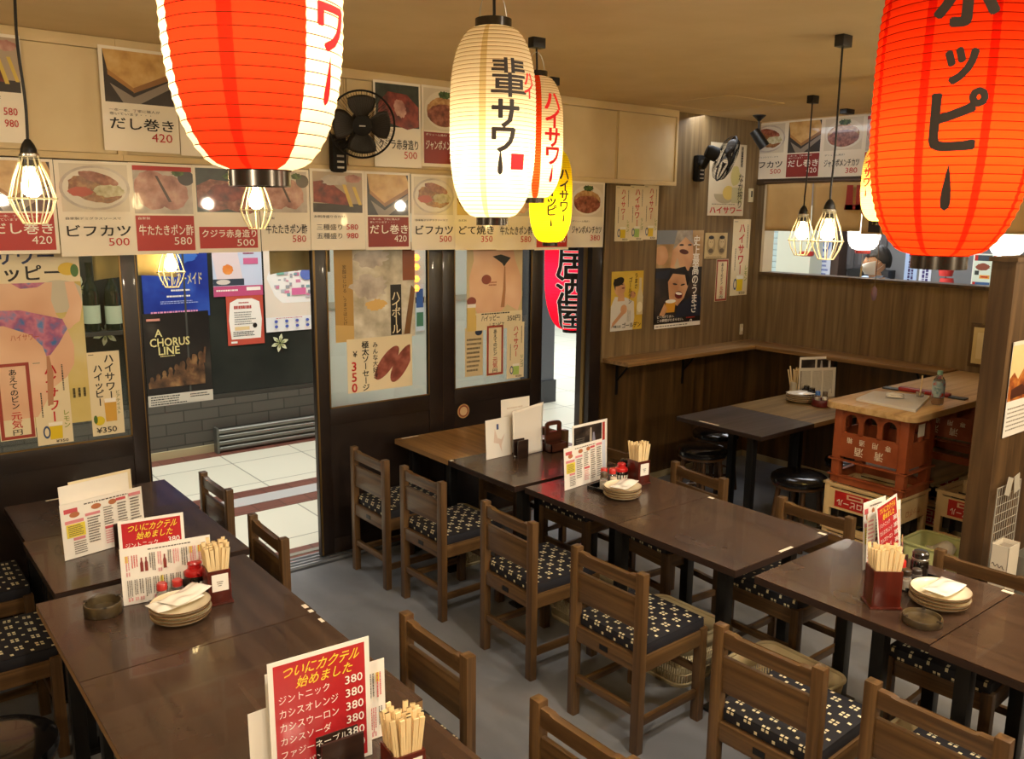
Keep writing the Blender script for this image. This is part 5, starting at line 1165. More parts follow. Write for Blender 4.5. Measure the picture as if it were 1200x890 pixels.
# wire grid, cards, carton, low cabinet, calendar by the partition
t = thing('wire_grid_panel', 'white wire grid panel leaning on the partition behind the white carton', 'wire grid', (4.25, 1.605, .0))
WG = M('#cfc9bb', .35, .5); g = G(); gx0, gx1, gz0, gz1 = 0, .26, .35, .80
for i in range(11): g.tube([(gx0 + (gx1 - gx0) * i / 10, 0, gz0), (gx0 + (gx1 - gx0) * i / 10, 0.0, gz1)], .0018, WG, 5)
for i in range(11): g.tube([(gx0, -.002, gz0 + (gz1 - gz0) * i / 10), (gx1, -.002, gz0 + (gz1 - gz0) * i / 10)], .0018, WG, 5)
g.build('grid', t); g = G(); g.tube([(gx0, 0, gz0), (gx0, 0, gz1), (gx1, 0, gz1), (gx1, 0, gz0)], .004, WG, 6, True); g.build('outer_wire', t)
for i, (cx_, rot) in enumerate(((4.33, .3), (4.42, -.2))):
    g = G(); g.box((0, 0, 0), (.06, .002, .09), M('#b7b0a0', .5), Matrix.Rotation(rot, 3, 'Y'), 0); tag(g.build('paper_card', None, (cx_, 1.588, .80)), ['grey card clipped at the top of the wire grid, nearer the partition edge', 'grey card clipped at the top of the wire grid, tilted the other way'][i], 'card')
g = G(); g.bx(0, .5, 0, .36, 0, .30, PILLARW, .004); t = thing('low_cabinet', 'low dark wooden cabinet under the white carton by the partition', 'cabinet', (4.07, 1.21, 0)); g.build('cabinet_body', t)
g = G(); g.bx(-.012, 0, .01, .33, .02, .28, CHARD, .003); o = g.build('door', t); g = G(); g.tube([(-.012, .05, .15), (-.03, .05, .15), (-.03, .05, .2), (-.012, .05, .2)], .004, STEEL, 6); g.build('handle', o)
t = thing('carton', 'tall white carton with a small dark printed mark, right of the wire grid', 'box', (4.10, 1.47, .301)); CT = M('#d8cfbd', .5)
g = G()
for (a, b, c_, d_) in ((0, .002, 0, .075), (.118, .12, 0, .075), (0, .12, 0, .002), (0, .12, .073, .075)): g.bx(a, b, c_, d_, 0, .28, CT)
g.bx(0, .12, 0, .075, 0, .003, CT); g.bx(.01, .11, .01, .065, .003, .262, M('#8d8374', .6)); g.build('carton_wall', t)
g = G(); g.tube([(-.0006, .066 - .055 * i / 14, .185 + .008 * math.sin(i * 1.3) - .0006 * i) for i in range(15)], .0016, M('#4a4038', .5), 6); g.build('printed_mark', t)
t = thing('carton', 'grey plastic box behind the white carton at the right edge', 'box', (4.25, 1.33, .301)); g = G()
for (a, b, c_, d_) in ((0, .003, 0, .18), (.157, .16, 0, .18), (0, .16, 0, .003), (0, .16, .177, .18)): g.bx(a, b, c_, d_, 0, .20, M('#6d6a60', .4))
g.bx(0, .16, 0, .18, 0, .004, M('#6d6a60', .4)); g.build('box_wall', t); g = G(); g.bx(.02, .14, .02, .16, .004, .15, M('#35322c', .6)); g.build('contents', t)
p = Paper(.32, .46, PAPERW); AUT = noise_mat('calendar_autumn', ['#5a2a14', '#a0531d', '#cf8b3a'], nscale=16)
p.rect(0, .38, 1, .96, noise_mat('calendar_sky', ['#e2b878', '#eccb95'], nscale=3)); p.poly([(0, .38), (0, .62), (.15, .68), (.3, .6), (.5, .72), (.7, .63), (1, .7), (1, .38)], AUT); p.poly([(.1, .4), (.1, .5), (.45, .54), (.6, .5), (.6, .42)], M('#4a2418', .4)); p.lines(.06, .05, .94, .32, 6, M('#8d8578', .5), fill=.3); p.rect(0, .96, 1, 1, M('#d9d0bd', .4))
o_ = on(1177, 513, 1, 1.622); p.put('wall_calendar', (4.275, 1.622, 1.04), (1, 0, 0), (0, 0, 1), 'wall calendar with an autumn photograph hanging on the partition at the right edge', 'calendar')
# framed picture standing where the window wall meets the counter
p = sheet_at((1150, 386, 1160, 432), 0, WC - .016, M('#d9c58a', .4)); 
g = G(); o_ = p.o; t = thing('picture_frame', 'dark framed yellowish picture on the window wall above the counter end', 'picture', (WC - .002, o_.y - .02, o_.z))
g.bx(-.02, 0, -.10, .10, 0, .30, PILLARW, .003); g.build('frame', t); g = G(); g.bx(-.022, -.020, -.078, .078, .025, .275, M('#d8c58c', .35)); g.build('picture', t); g = G(); g.bx(-.0235, -.022, -.05, .05, .06, .24, M('#e6d7a8', .4)); g.build('mount_sheet', t)

# ================================================================== THINGS ON THE TABLES
def standing(p, name, c, right, label, cat, lean=.12, group=None, z=TZ, roll=0.0):
    right = Vector((right[0], right[1], 0)).normalized(); n = Vector((right.y, -right.x, 0))      # n faces the reader
    up = (Vector((0, 0, 1)) - n * math.tan(lean)).normalized()
    o = Vector((c[0], c[1], z + .002)) - right * p.w / 2
    if roll:
        up, right = up * math.cos(roll) - right * math.sin(roll), right * math.cos(roll) + up * math.sin(roll); o = Vector((c[0], c[1], z + .002)) - Vector((right.x, right.y, 0)) * p.w / 2
    return p.put(name, o, right, up, label, cat, group)
PK = M('#d98a8f', .45); PKR = M('#c9545a', .45); YLW = M('#e6d24a', .45); TX = M('#5a5048', .5)
def red_menu(w_=.215, h_=.30, rows=6):
    p = Paper(w_, h_, PAPERW); p.rect(.05, .03, .95, .965, noise_mat('red_menu_print', ['#b3262c', '#bd2d32'], nscale=3, rough=.3, coat=.5))
    p.text('ついにカクテル', .14, .85, .90, .94, YEL, .015, .06); p.text('始めました', .27, .75, .82, .84, YEL, .015, .06)
    for i, n_ in enumerate(['ジントニック', 'カシスオレンジ', 'カシスウーロン', 'カシスソーダ', 'ファジーネーブル', 'レゲエパンチ'][:rows]):
        y = .655 - i * .108; p.text(n_, .09, y, .09 + .082 * len(n_), y + .065, WHT, .008); p.text('380', .74, y + .005, .92, y + .072, WHT, .012)
    return p
def list_menu(w_=.297, h_=.21, seed=1, bottles=True):
    p = Paper(w_, h_, PAPERW); r = random.Random(seed)
    p.lines(.30, .90, .78, .945, 1, TX, seed=2)
    for k in range(2):
        y1, y0 = (.86, .5) if k == 0 else (.44, .06)
        x = .05
        while x < .93:
            w2 = .05 + .05 * r.random()
            c_ = r.choice([TX, TX, TX, PKR, PK])
            if r.random() < .22: p.rect(x, y1 - .12, x + .03, y1, YLW)
            if bottles and r.random() < .2: p.poly([(x, y0 + .05), (x, y0 + .2), (x + .01, y0 + .24), (x + .01, y0 + .3), (x + .025, y0 + .3), (x + .025, y0 + .24), (x + .035, y0 + .2), (x + .035, y0 + .05)], M('#8a3a34', .45)); x += .05; continue
            p.lines(x, y0 + .1 * r.random(), x + w2 * .8, y1, 2 if w2 < .07 else 3, c_, True, .5, r.randint(1, 99))
            if r.random() < .4: p.lines(x, y0, x + w2 * .8, y0 + .07, 2, PK, True, .6, r.randint(1, 99))
            x += w2
    return p
def food_menu(w_=.297, h_=.21):
    p = Paper(w_, h_, PAPERW); p.lines(.28, .90, .9, .95, 1, TX, seed=12); p.rect(.04, .82, .2, .9, PKR); p.ell(.16, .78, .06, .05, M('#b5714a', .4)); p.ell(.42, .84, .06, .05, M('#b5714a', .4)); p.ell(.62, .85, .05, .05, M('#b5714a', .4)); p.rect(.04, .63, .26, .69, PK); p.rect(.28, .7, .46, .75, PK); p.rect(.05, .38, .27, .62, YLW); p.lines(.07, .40, .25, .60, 6, TX, seed=3); p.rect(.12, .32, .26, .37, PK); p.lines(.12, .06, .28, .3, 6, TX, seed=5); p.lines(.3, .2, .46, .68, 10, TX, seed=6); p.lines(.5, .45, .62, .8, 8, TX, seed=7); p.rect(.5, .38, .64, .43, PKR); p.lines(.5, .1, .64, .36, 6, PK, seed=8); p.rect(.66, .85, .78, .9, PKR); p.lines(.67, .1, .8, .82, 14, TX, seed=9); p.rect(.82, .87, .97, .93, PK); p.lines(.83, .1, .96, .85, 14, TX, seed=10)
    return p
def holder(c, right, label, w_=.085, h_=.10, col='#2a1a12'):
    right = Vector((right[0], right[1], 0)).normalized(); n = Vector((right.y, -right.x, 0)); rz = math.atan2(right.y, right.x)
    t = thing('menu_holder', label, 'holder', (c[0], c[1], TZ + .0005), rz); D = wood('holder_wood', ['#231510', '#2f1d15', '#38251a'], 'x', .4, .1, 30, .02)
    g = G(); g.bx(-w_ / 2, w_ / 2, -.008, 0, 0, h_, D, .002); g.build('front_plate', t); g = G(); g.bx(-w_ / 2, w_ / 2, .03, .038, 0, h_, D, .002); g.build('rear_plate', t); g = G(); g.bx(-w_ / 2, w_ / 2, -.0, .03, 0, .002, D); g.build('base_strip', t)
    return t
stick_p = None
def chopsticks(center, w_, d_, zb, n, label, group, rz=0, L_=.205, flare=.16, seed=1):
    global stick_p
    r = random.Random(seed)
    if stick_p is None:
        g = G()
        for s in (-1, 1): g.box((s * .0032, 0, L_ / 2), (.0052, .0045, L_), CHOP, None, 0, (1.15, 1.1))
        g.bx(-.0058, .0058, -.0024, .0024, L_ * .8, L_, CHOP); stick_p = g.mesh('chopstick')
    cols = max(2, round(math.sqrt(n * w_ / d_))); rows = math.ceil(n / cols); k = 0
    for i in range(rows):
        for j in range(cols):
            if k >= n: break
            u, v = ((j + .5) / cols - .5), ((i + .5) / rows - .5)
            o = bpy.data.objects.new('chopstick', stick_p); COL.objects.link(o)
            p = Matrix.Rotation(rz, 3, 'Z') @ Vector((u * (w_ - .022), v * (d_ - .018), 0))
            o.location = (center[0] + p.x, center[1] + p.y, zb + .004 * r.random())
            o.rotation_euler = (-v * flare + .02 * (r.random() - .5), u * flare * 1.4 + .02 * (r.random() - .5), rz + .5 * (r.random() - .5)); o.scale = (1, 1, .94 + .1 * r.random())
            tag(o, label, 'chopsticks', group); k += 1
def chop_box(c, rz, label, sticks_label, n=24, zb=TZ, w_=.078, d_=.085, h_=.125, seal=True, seed=1):
    t = thing('chopstick_box', label, 'box', (c[0], c[1], zb + .0005), rz); th = .006
    g = G(); g.bx(-w_ / 2 - .006, w_ / 2 + .006, -d_ / 2 - .006, d_ / 2 + .006, 0, .008, BOX, .002)
    g.bx(-w_ / 2, -w_ / 2 + th, -d_ / 2, d_ / 2, .008, h_, BOX, .001); g.bx(w_ / 2 - th, w_ / 2, -d_ / 2, d_ / 2, .008, h_, BOX, .001); g.bx(-w_ / 2 + th, w_ / 2 - th, -d_ / 2, -d_ / 2 + th, .008, h_, BOX, .001); g.bx(-w_ / 2 + th, w_ / 2 - th, d_ / 2 - th, d_ / 2, .008, h_, BOX, .001); g.build('box_wall', t)
    if seal:
        g = G(); g.bx(w_ * .0 + .004 - .03, .03, -d_ / 2 - .0012, -d_ / 2 - .0002, .05, .112, PAPERW)
        for k_ in range(3): g.bx(-.010 + .002 * k_, .012 - .003 * k_, -d_ / 2 - .0016, -d_ / 2 - .0012, .083 - .007 * k_, .0855 - .007 * k_, TX)
        g.build('paper_label', t)
    chopsticks((c[0], c[1]), w_ - 2 * th, d_ - 2 * th, zb + .009, n, sticks_label, sticks_label.replace('a wooden chopstick pair', 'chopsticks'), rz, seed=seed)
PLATE = noise_mat('plate_glaze', ['#d8c69e', '#e6d8b6', '#eee3c8'], (1, 1, 1), 9, 4, .25, .4)
RIMB = M('#6b4c2c', .4)
def plates(c, n, labels, group, zb=TZ, r_=.095):
    for i in range(n):
        z = zb + .0008 + i * .0125; g = G()
        g.lathe([(.001, .0), (r_ * .5, .0), (r_ * .55, .004), (r_ * .85, .011), (r_ * .97, .019), (r_, .023)], PLATE, 40, caps=False)
        g.lathe([(r_, .023), (r_ * 1.005, .0255), (r_ * .985, .0262)], RIMB, 40, caps=False); g.lathe([(r_ * .985, .0262), (r_ * .95, .0215), (r_ * .82, .0138), (r_ * .55, .0075), (.001, .007)], PLATE, 40, caps=False)
        tag(g.build('small_plate', None, (c[0] + .002 * math.sin(i * 2), c[1] + .002 * math.cos(i * 3), z)), labels[i] if isinstance(labels, list) else labels, 'plate', group)
    return zb + .0008 + (n - 1) * .0125
PACK = noise_mat('wet_wipe_plastic', ['#ece6d8', '#f4f0e6'], (1, 1, 1), 20, 3, .25, .5)
def packet(c, z, rz, label, L_=.17, W_=.085, seed=0, name='wet_wipe'):
    r = random.Random(seed); k = [r.random() * 6 for _ in range(4)]; g = G()
    def top(u, v):
        x, y = (u - .5) * L_, (v - .5) * W_; e = (1 - (2 * u - 1) ** 6) * (1 - (2 * v - 1) ** 4)
        return Vector((x, y, .002 + e * (.011 + .004 * math.sin(9 * u + k[0]) + .003 * math.sin(11 * v + k[1] + 4 * u)) + .006 * abs(2 * u - 1) ** 3))
    g.grid(top, 20, 12, PACK); g.grid(lambda u, v: Vector(((.5 - u) * L_, (v - .5) * W_, .0015 + .006 * abs(2 * u - 1) ** 3)), 20, 4, PACK)
    return tag(g.build(name, None, (c[0], c[1], z), rz), label, 'wet wipe')
def shaker(c, label, cap='#c22a22', fill='#e6dccb', h=.075, z=TZ, name='shaker'):
    t = thing(name, label, 'shaker', (c[0], c[1], z + .0005)); g = G(); g.lathe([(.001, 0), (.019, 0), (.02, .004), (.019, h * .7), (.015, h * .76), (.001, h * .76)], CLEAR, 20, caps=False); g.build('glass_jar', t)
    g = G(); g.lathe([(.001, .004), (.0165, .004), (.0165, h * .5), (.001, h * .52)], M(fill, .7), 16, caps=False); g.build('contents', t)
    g = G(); g.lathe([(.0175, h * .7), (.0175, h * .95), (.014, h), (.001, h)], M(cap, .35, 0, .3), 20, caps=False); g.build('cap', t)
    return t
def soy_pot(c, label, z=TZ, red=True, s=1.0):
    t = thing('soy_sauce_pot', label, 'soy sauce pot', (c[0], c[1], z + .0005)); g = G(); SB = M('#120c0a', .12, 0, .5)
    g.lathe([(.001, 0), (.030 * s, 0), (.034 * s, .01 * s), (.034 * s, .055 * s), (.028 * s, .066 * s), (.001, .066 * s)], SB, 28, caps=False); g.build('body', t)
    CP = M('#b81c1c', .3, 0, .4) if red else M('#1a1614', .25, 0, .4)
    g = G(); g.lathe([(.033 * s, .062 * s), (.034 * s, .07 * s), (.031 * s, .078 * s), (.022 * s, .082 * s), (.020 * s, .092 * s), (.022 * s, .098 * s), (.018 * s, .104 * s), (.001, .105 * s)], CP, 28, caps=False); g.tube([(0, -.03 * s, .07 * s), (0, -.043 * s, .078 * s)], [.006 * s, .003 * s], CP, 8); g.build('lid', t)
    g = G(); g.lathe([(.0345 * s, .026 * s), (.0345 * s, .046 * s)], M('#d8d0bd', .5), 14, caps=False); g.build('paper_label', t)
    return t
def tray(c, w_, d_, label, z=TZ, rz=0, mat=None):
    g = G(); m = mat or BLACKG; g.bx(-w_ / 2, w_ / 2, -d_ / 2, d_ / 2, .0005, .004, m)
    for a, b, e, f in ((-w_ / 2, w_ / 2, -d_ / 2, -d_ / 2 + .004), (-w_ / 2, w_ / 2, d_ / 2 - .004, d_ / 2), (-w_ / 2, -w_ / 2 + .004, -d_ / 2, d_ / 2), (w_ / 2 - .004, w_ / 2, -d_ / 2, d_ / 2)): g.bx(a, b, e, f, .0005, .018, m, .001)
    return tag(g.build('condiment_tray', None, (c[0], c[1], z), rz), label, 'tray')
def ashtray(c, label, r_=.062, h=.042, z=TZ):
    AM = noise_mat('ashtray_stoneware', ['#33291c', '#443723', '#52452c'], (1, 1, 1), 18, 4, .35, .2)
    g = G(); pr = [(.001, 0), (r_ * .95, 0), (r_, .006), (r_, h - .004), (r_ * .97, h), (r_ * .9, h), (r_ * .86, h - .006), (r_ * .84, .014), (.001, .011)]
    g.lathe(pr, AM, 40, caps=False); 
    for a in (.4, 2.5, 4.6): g.box((r_ * .93 * math.cos(a), r_ * .93 * math.sin(a), h), (.016, .010, .002), M('#1c150e', .4), Matrix.Rotation(a, 3, 'Z'))
    return tag(g.build('ashtray', None, (c[0], c[1], z + .0005)), label, 'ashtray')

# --- left table with the ashtray
rv = (.29, -.045)
standing(list_menu(.30, .205, 3), 'drinks_menu', (.835, 2.985), rv, 'laminated drinks list with tiny bottles, standing behind the red caps on the left table', 'menu', .05)
standing(red_menu(.215, .295), 'cocktail_menu', (.80, 3.015), rv, 'red cocktail menu with yellow heading, showing above the drinks list on the left table', 'menu', .05)
holder((.90, 2.955), rv, 'dark menu holder behind the soy sauce pot on the left table', .09, .07)
ashtray((.62, 3.0), 'dark round stoneware ashtray on the left table')
tray((.83, 2.99 - .085), .16, .10, 'dark condiment tray on the left table beside the plates', rz=-.15)
shaker((.795, 2.925), 'salt shaker with red cap in the left table tray, nearer the ashtray', '#b8322c', '#efe3d3', .085, TZ + .004)
shaker((.850, 2.935), 'pepper shaker with red cap in the left table tray, next to the soy sauce pot', '#b8322c', '#5b4630', .080, TZ + .004)
g = G(); g.lathe([(.001, 0), (.018, .003), (.023, .018), (.02, .032), (.001, .038)], PACK, 20, caps=False); tag(g.build('garlic_pot', None, (.795, 2.872, TZ + .0045)), 'small white lump-shaped pot at the front of the left table tray', 'pot')
soy_pot((.925, 2.975), 'soy sauce pot with a bright red lid, before the left table drinks list', s=1.15)
shaker((.985, 3.02), 'red-capped shaker half hidden behind the soy sauce pot of the left table', '#b8322c', '#5b4630', .085)
zt_ = plates((.815, 2.795), 4, ['small glazed plate at the bottom of the left table stack', 'small glazed plate second from the bottom of the left table stack', 'small glazed plate third from the bottom of the left table stack', 'small glazed plate at the top of the left table stack, under the wet wipes'], 'plates stacked on the left table', r_=.098)
packet((.80, 2.80), zt_ + .024, .25, 'wet wipe packet lying flat on the left table plates', seed=1); packet((.835, 2.805), zt_ + .036, .55, 'upper wet wipe packet on the left table plates, pointing at the chopstick box', seed=2)
chop_box((.965, 2.865), -.12, 'dark red chopstick box with white label on the left table', 'a wooden chopstick pair standing in the dark red box on the left table', 32, seed=1)
# --- left table against the door
rv = (.33, .07)
standing(food_menu(.33, .225), 'food_menu', (.775, 3.595), rv, 'white food menu with a yellow block, standing on the table against the left door', 'menu', .04)
standing(Paper(.28, .285, PAPERW), 'menu_sheet', (.76, 3.635), rv, 'blank white back of a menu sheet behind the food menu on the left', 'menu', .04)
standing(Paper(.255, .29, CREAM), 'menu_sheet', (.79, 3.66), rv, 'second blank menu sheet hindmost behind the food menu on the left', 'menu', .04)
holder((.855, 3.575), rv, 'dark menu holder clip in front of the white food menu on the left', .085, .098)
# --- nearest table
rv = (.25, -.02)
standing(red_menu(.258, .325), 'cocktail_menu', (.835, 1.772), rv, 'tall red cocktail menu with six drinks at 380, nearest the camera', 'menu', .02, z=TZ - .012)
p = Paper(.24, .285, PAPERW); p.rect(.03, .05, .97, .95, noise_mat('menu_photo_tan', ['#a67a48', '#bd915c'], nscale=6)); p.rect(.03, .62, .10, .70, M('#4a3d6b', .4)); p.rect(.02, .38, .12, .46, WHT); p.rect(.02, .2, .12, .3, WHT); p.rect(.02, .05, .14, .17, M('#2f6fb5', .4))
standing(p, 'food_menu', (.83, 1.80), rv, 'menu sheet with a tan photo strip just behind the nearest red cocktail menu', 'menu', .02, z=TZ - .012)
p = list_menu(.29, .22, 8, False); standing(p, 'drinks_menu', (.89, 1.825), rv, 'white list menu with yellow marks peeping out right of the nearest red cocktail menu', 'menu', .02, z=TZ - .012)
standing(Paper(.27, .20, PAPERW), 'menu_sheet', (.80, 1.81), (.25, .0), 'plain menu sheet edge left of the nearest red cocktail menu', 'menu', .02, z=TZ - .012)
t = holder((.868, 1.738), rv, 'dark brown menu holder in front of the nearest red cocktail menu', .11, .10); t.location.z -= .012
chop_box((.950, 1.588), -.1, 'dark red chopstick box at the very bottom edge of the view', 'a wooden chopstick pair standing in the box at the bottom edge of the view', 32, TZ - .012, seed=2)
# --- table at the far door
rv = (.4, -.03)
p = Paper(.19, .225, PAPERW); p.poly([(.35, .75), (.45, .5), (.6, .45), (.75, .6), (.6, .3), (.62, .1), (.5, .35), (.3, .4)], M('#e2cdbd', .4)); p.rect(.42, .72, .5, .86, M('#4a5a8c', .4)); standing(p, 'menu_sheet', (2.885, 3.715), (.19, .01), 'pale menu card with a faint floral print on the far-door table', 'menu', .05)
p = Paper(.21, .32, PAPERW); p.lines(.2, .8, .9, .86, 1, M('#d9cbbb', .4)); standing(p, 'menu_sheet', (3.03, 3.745), (.19, .0), 'tallest white menu card at the back of the stand on the far-door table', 'menu', .03)
g = G(); g.grid(lambda u, v: Vector((-.11 + .22 * u + .03 * v * u, .05 * math.sin(v * 1.3) * (.4 + u * .6) - .02 * u * v, .285 * v - .02 * (1 - u) * v)), 14, 14, PAPERW)
o = tag(g.build('menu_sheet', None, (3.06, 3.665, TZ + .002), .05), 'curling white menu sheet at the front of the stand on the far-door table', 'menu'); md = o.modifiers.new('thick', 'SOLIDIFY'); md.thickness = .0015
holder((2.985, 3.63), (.4, -.01), 'dark menu holder clip in front of the curling white sheet', .075, .105)
t = thing('serving_caddy', 'small dark wooden caddy with a rounded handle slot, beside the white folded menus', 'caddy', (3.24, 3.66, TZ + .0005)); CD = wood('caddy_wood', ['#2e160d', '#421f12', '#4d2817'], 'x', .35, .2, 25, .02)
g = G(); fr = (Vector((0, 0, 0)), Vector((1, 0, 0)), Vector((0, 0, 1)), Vector((0, -1, 0))); W2 = .062
for pts in ([(-W2, 0), (W2, 0), (W2, .10), (-W2, .10)], [(-W2, .10), (-.034, .10), (-.034, .15), (-W2, .15)], [(.034, .10), (W2, .10), (W2, .15), (.034, .15)], [(-W2, .15), (W2, .15), (W2 - .004, .162), (W2 - .018, .172), (.02, .175), (-.02, .175), (-W2 + .018, .172), (-W2 + .004, .162)], [(-.034, .10), (.034, .10), (.034, .112), (-.034, .112)]): g.prism(pts, -.006, .006, CD, fr)
g.build('handle_board', t)
g = G(); g.bx(-W2, W2, -.06, .06, 0, .006, CD); g.bx(-W2, W2, -.06, -.054, 0, .05, CD); g.bx(-W2, W2, .054, .06, 0, .05, CD); g.bx(-W2, -W2 + .006, -.06, .06, 0, .05, CD); g.bx(W2 - .006, W2, -.06, .06, 0, .05, CD); g.build('box_wall', t)
# --- middle table
rv = (.3, .035)
standing(food_menu(.30, .215), 'food_menu', (2.925, 3.055), rv, 'white food menu with yellow block and pink headings on the middle table', 'menu', .06)
p = Paper(.26, .20, M('#d5dcea', .3, 0, .5)); standing(p, 'menu_sheet', (2.985, 3.075), rv, 'bluish laminated sheet just behind the middle table food menu', 'menu', .06)
p = Paper(.27, .285, PAPERW); p.rect(.04, .05, .84, .95, noise_mat('menu_dark_photo', ['#1d1816', '#3a302a', '#6e6358'], (1, 1, 1), 10, 4, .35, pos=(.4, .56, .7))); p.rect(.86, .05, .93, .95, M('#b5362c', .4)); p.poly([(.55, .5), (.58, .8), (.62, .8), (.68, .5)], M('#8d8a9a', .4)); p.poly([(.48, .62), (.5, .9), (.54, .9), (.55, .62)], M('#b0a594', .4)); p.lines(.1, .6, .4, .75, 4, M('#6e655a', .5))
standing(p, 'photo_menu', (3.07, 3.165), (.3, .02), 'dark photo menu with a red stripe standing behind the middle table food menu', 'menu', .03)
tray((3.02, 2.955), .24, .12, 'black condiment tray on the middle table beside the food menu', rz=.12)
shaker((2.945, 2.935), 'glass shaker with brown lid at the near end of the middle table tray', '#4a3a28', '#d8ccb5', .09, TZ + .004); shaker((2.99, 2.91), 'small white-filled shaker in the middle table tray', '#d8ccb5', '#e6dccb', .06, TZ + .004)
shaker((3.025, 2.955), 'red-capped pepper shaker in the middle table tray, in front', '#c22a22', '#6b4a30', .09, TZ + .004); shaker((2.995, 2.985), 'red-capped salt shaker in the middle table tray, behind the pepper', '#c22a22', '#e6dccb', .09, TZ + .004)
soy_pot((3.10, 2.965), 'soy sauce pot with a red lid in the middle table tray', TZ + .004)
soy_pot((3.19, 3.03), 'black-lidded sauce pot behind the chopstick box of the middle table', TZ, False, .95)
zt_ = plates((2.935, 2.795), 4, ['small glazed plate at the bottom of the middle table stack', 'small glazed plate second from the bottom of the middle table stack', 'small glazed plate third from the bottom of the middle table stack', 'small glazed plate at the top of the middle table stack, under a wet wipe'], 'plates stacked on the middle table', r_=.092)
packet((2.945, 2.795), zt_ + .024, .35, 'wet wipe packet on the middle table plates', seed=4)
chop_box((3.175, 2.915), -.08, 'dark red chopstick box with white label on the middle table', 'a wooden chopstick pair standing in the dark red box on the middle table', 30, seed=3)
soy_pot((3.255, 2.975), 'glass-dark sauce pot right behind the white-labelled box of the middle table', TZ, False, .8)
# --- right table
rv = (1, -.02)
standing(red_menu(.15, .285), 'cocktail_menu', (3.135, 1.535), rv, 'narrow red cocktail menu standing askew on the right table', 'menu', .06, roll=.17)
p = list_menu(.17, .25, 12, False); standing(p, 'drinks_menu', (3.185, 1.565), rv, 'white list menu behind the red cocktail menu on the right table', 'menu', .10)
p = food_menu(.16, .27); standing(p, 'food_menu', (3.13, 1.60), rv, 'hindmost white menu card behind the red cocktail menu on the right table', 'menu', .08)
p = Paper(.06, .24, PAPERW); p.lines(.1, .1, .9, .9, 12, PK); standing(p, 'menu_sheet', (3.055, 1.575), rv, 'slim white menu card left of the red cocktail menu on the right table', 'menu', .06)
holder((3.145, 1.50), rv, 'dark menu holder at the foot of the right table cocktail menu', .07, .07)
chop_box((2.825, 1.405), -.72, 'plain dark red chopstick box on the right table', 'a wooden chopstick pair standing in the plain dark red box on the right table', 30, seal=False, w_=.10, d_=.085, h_=.14, seed=5)
tray((3.09, 1.415), .20, .10, 'black condiment tray on the right table behind the plates', rz=.1)
shaker((3.005, 1.41), 'white-filled shaker in the right table tray, nearest the chopsticks', '#3a2c22', '#e6dccb', .08, TZ + .004); shaker((3.04, 1.45), 'red-topped shaker in the right table tray', '#c22a22', '#6b4a30', .095, TZ + .004)
shaker((3.065, 1.40), 'dark-capped spice jar in the right table tray between shaker and black jar', '#3a322c', '#4b3a2a', .07, TZ + .004)
t = thing('soy_sauce_bottle', 'black soy sauce jar with a silvery lid in the right table tray', 'soy sauce', (3.135, 1.425, TZ + .0045)); g = G(); g.lathe([(.001, 0), (.030, 0), (.031, .006), (.031, .072), (.027, .08), (.001, .08)], M('#0c0908', .1, 0, .6), 28, caps=False); g.build('glass_jar', t); g = G(); g.lathe([(.0275, .078), (.031, .082), (.031, .088), (.028, .09)], STEEL, 28, caps=False); g.lathe([(.029, .088), (.030, .108), (.024, .114), (.001, .115)], M('#2a2623', .15, 0, .4), 28, caps=False); g.build('lid', t)
zt_ = plates((2.985, 1.275), 4, ['small glazed plate at the bottom of the right table stack', 'small glazed plate second from the bottom of the right table stack', 'small glazed plate third from the bottom of the right table stack', 'small glazed plate at the top of the right table stack, under a wet wipe'], 'plates stacked on the right table', r_=.10)
packet((2.995, 1.27), zt_ + .024, .0, 'wet wipe packet on the right table plates', seed=7, L_=.16, W_=.09)
ashtray((2.80, 1.245), 'flat brown round ashtray on the right table in front of the plates', .065, .026)
# --- corner table
Z2 = .725
g = G(); g.lathe([(.001, 0), (.04, 0), (.042, .004), (.042, .095), (.045, .10), (.045, .108), (.039, .108), (.038, .01), (.001, .01)], M('#d8cdb4', .4, 0, .2), 28, caps=False); tag(g.build('chopstick_pot', None, (5.70, 3.66, Z2 + .0005)), 'cream round chopstick pot on the corner table', 'pot')
chopsticks((5.70, 3.66), .068, .068, Z2 + .011, 14, 'a wooden chopstick pair standing in the cream pot on the corner table', 'chopsticks in the cream pot on the corner table', 0, flare=.35, seed=9)
rv = (.30, -.16)
p = Paper(.30, .225, M('#d8d0bd', .4)); [p.lines(.06 + .3 * i, .08, .32 + .3 * i, .9, 9, M('#8f8573', .5), True, .5, i + 3) for i in range(3)]; p.rect(.03, .2, .06, .9, M('#7d705c', .5)); standing(p, 'food_menu', (5.80 - .03, 3.52), rv, 'pale printed menu standing on the corner table', 'menu', .05, z=Z2)
p = Paper(.27, .30, PAPERW); p.rect(.04, .05, .96, .95, M('#d5ccb8', .4)); p.rect(.06, .5, .5, .93, noise_mat('menu_dark_photo', ['#1d1816', '#3a302a', '#6e6358'])); p.rect(.56, .5, .92, .93, noise_mat('menu_dark_photo', ['#1d1816'])); p.poly([(.64, .5), (.68, .9), (.72, .9), (.78, .5)], M('#a9a49c', .4))
standing(p, 'photo_menu', (5.80, 3.565), (.30, -.13), 'dark photo menu showing over the pale menu on the corner table', 'menu', .03, z=Z2)
zt_ = plates((5.53, 3.50), 4, ['small glazed plate at the bottom of the corner table stack', 'small glazed plate second from the bottom of the corner table stack', 'small glazed plate third from the bottom of the corner table stack', 'small glazed plate at the top of the corner table stack'], 'plates stacked on the corner table', Z2, .105)
packet((5.53, 3.50), zt_ + .024, -.4, 'white wet wipe packet on the corner table plates', seed=11, L_=.2, W_=.11)
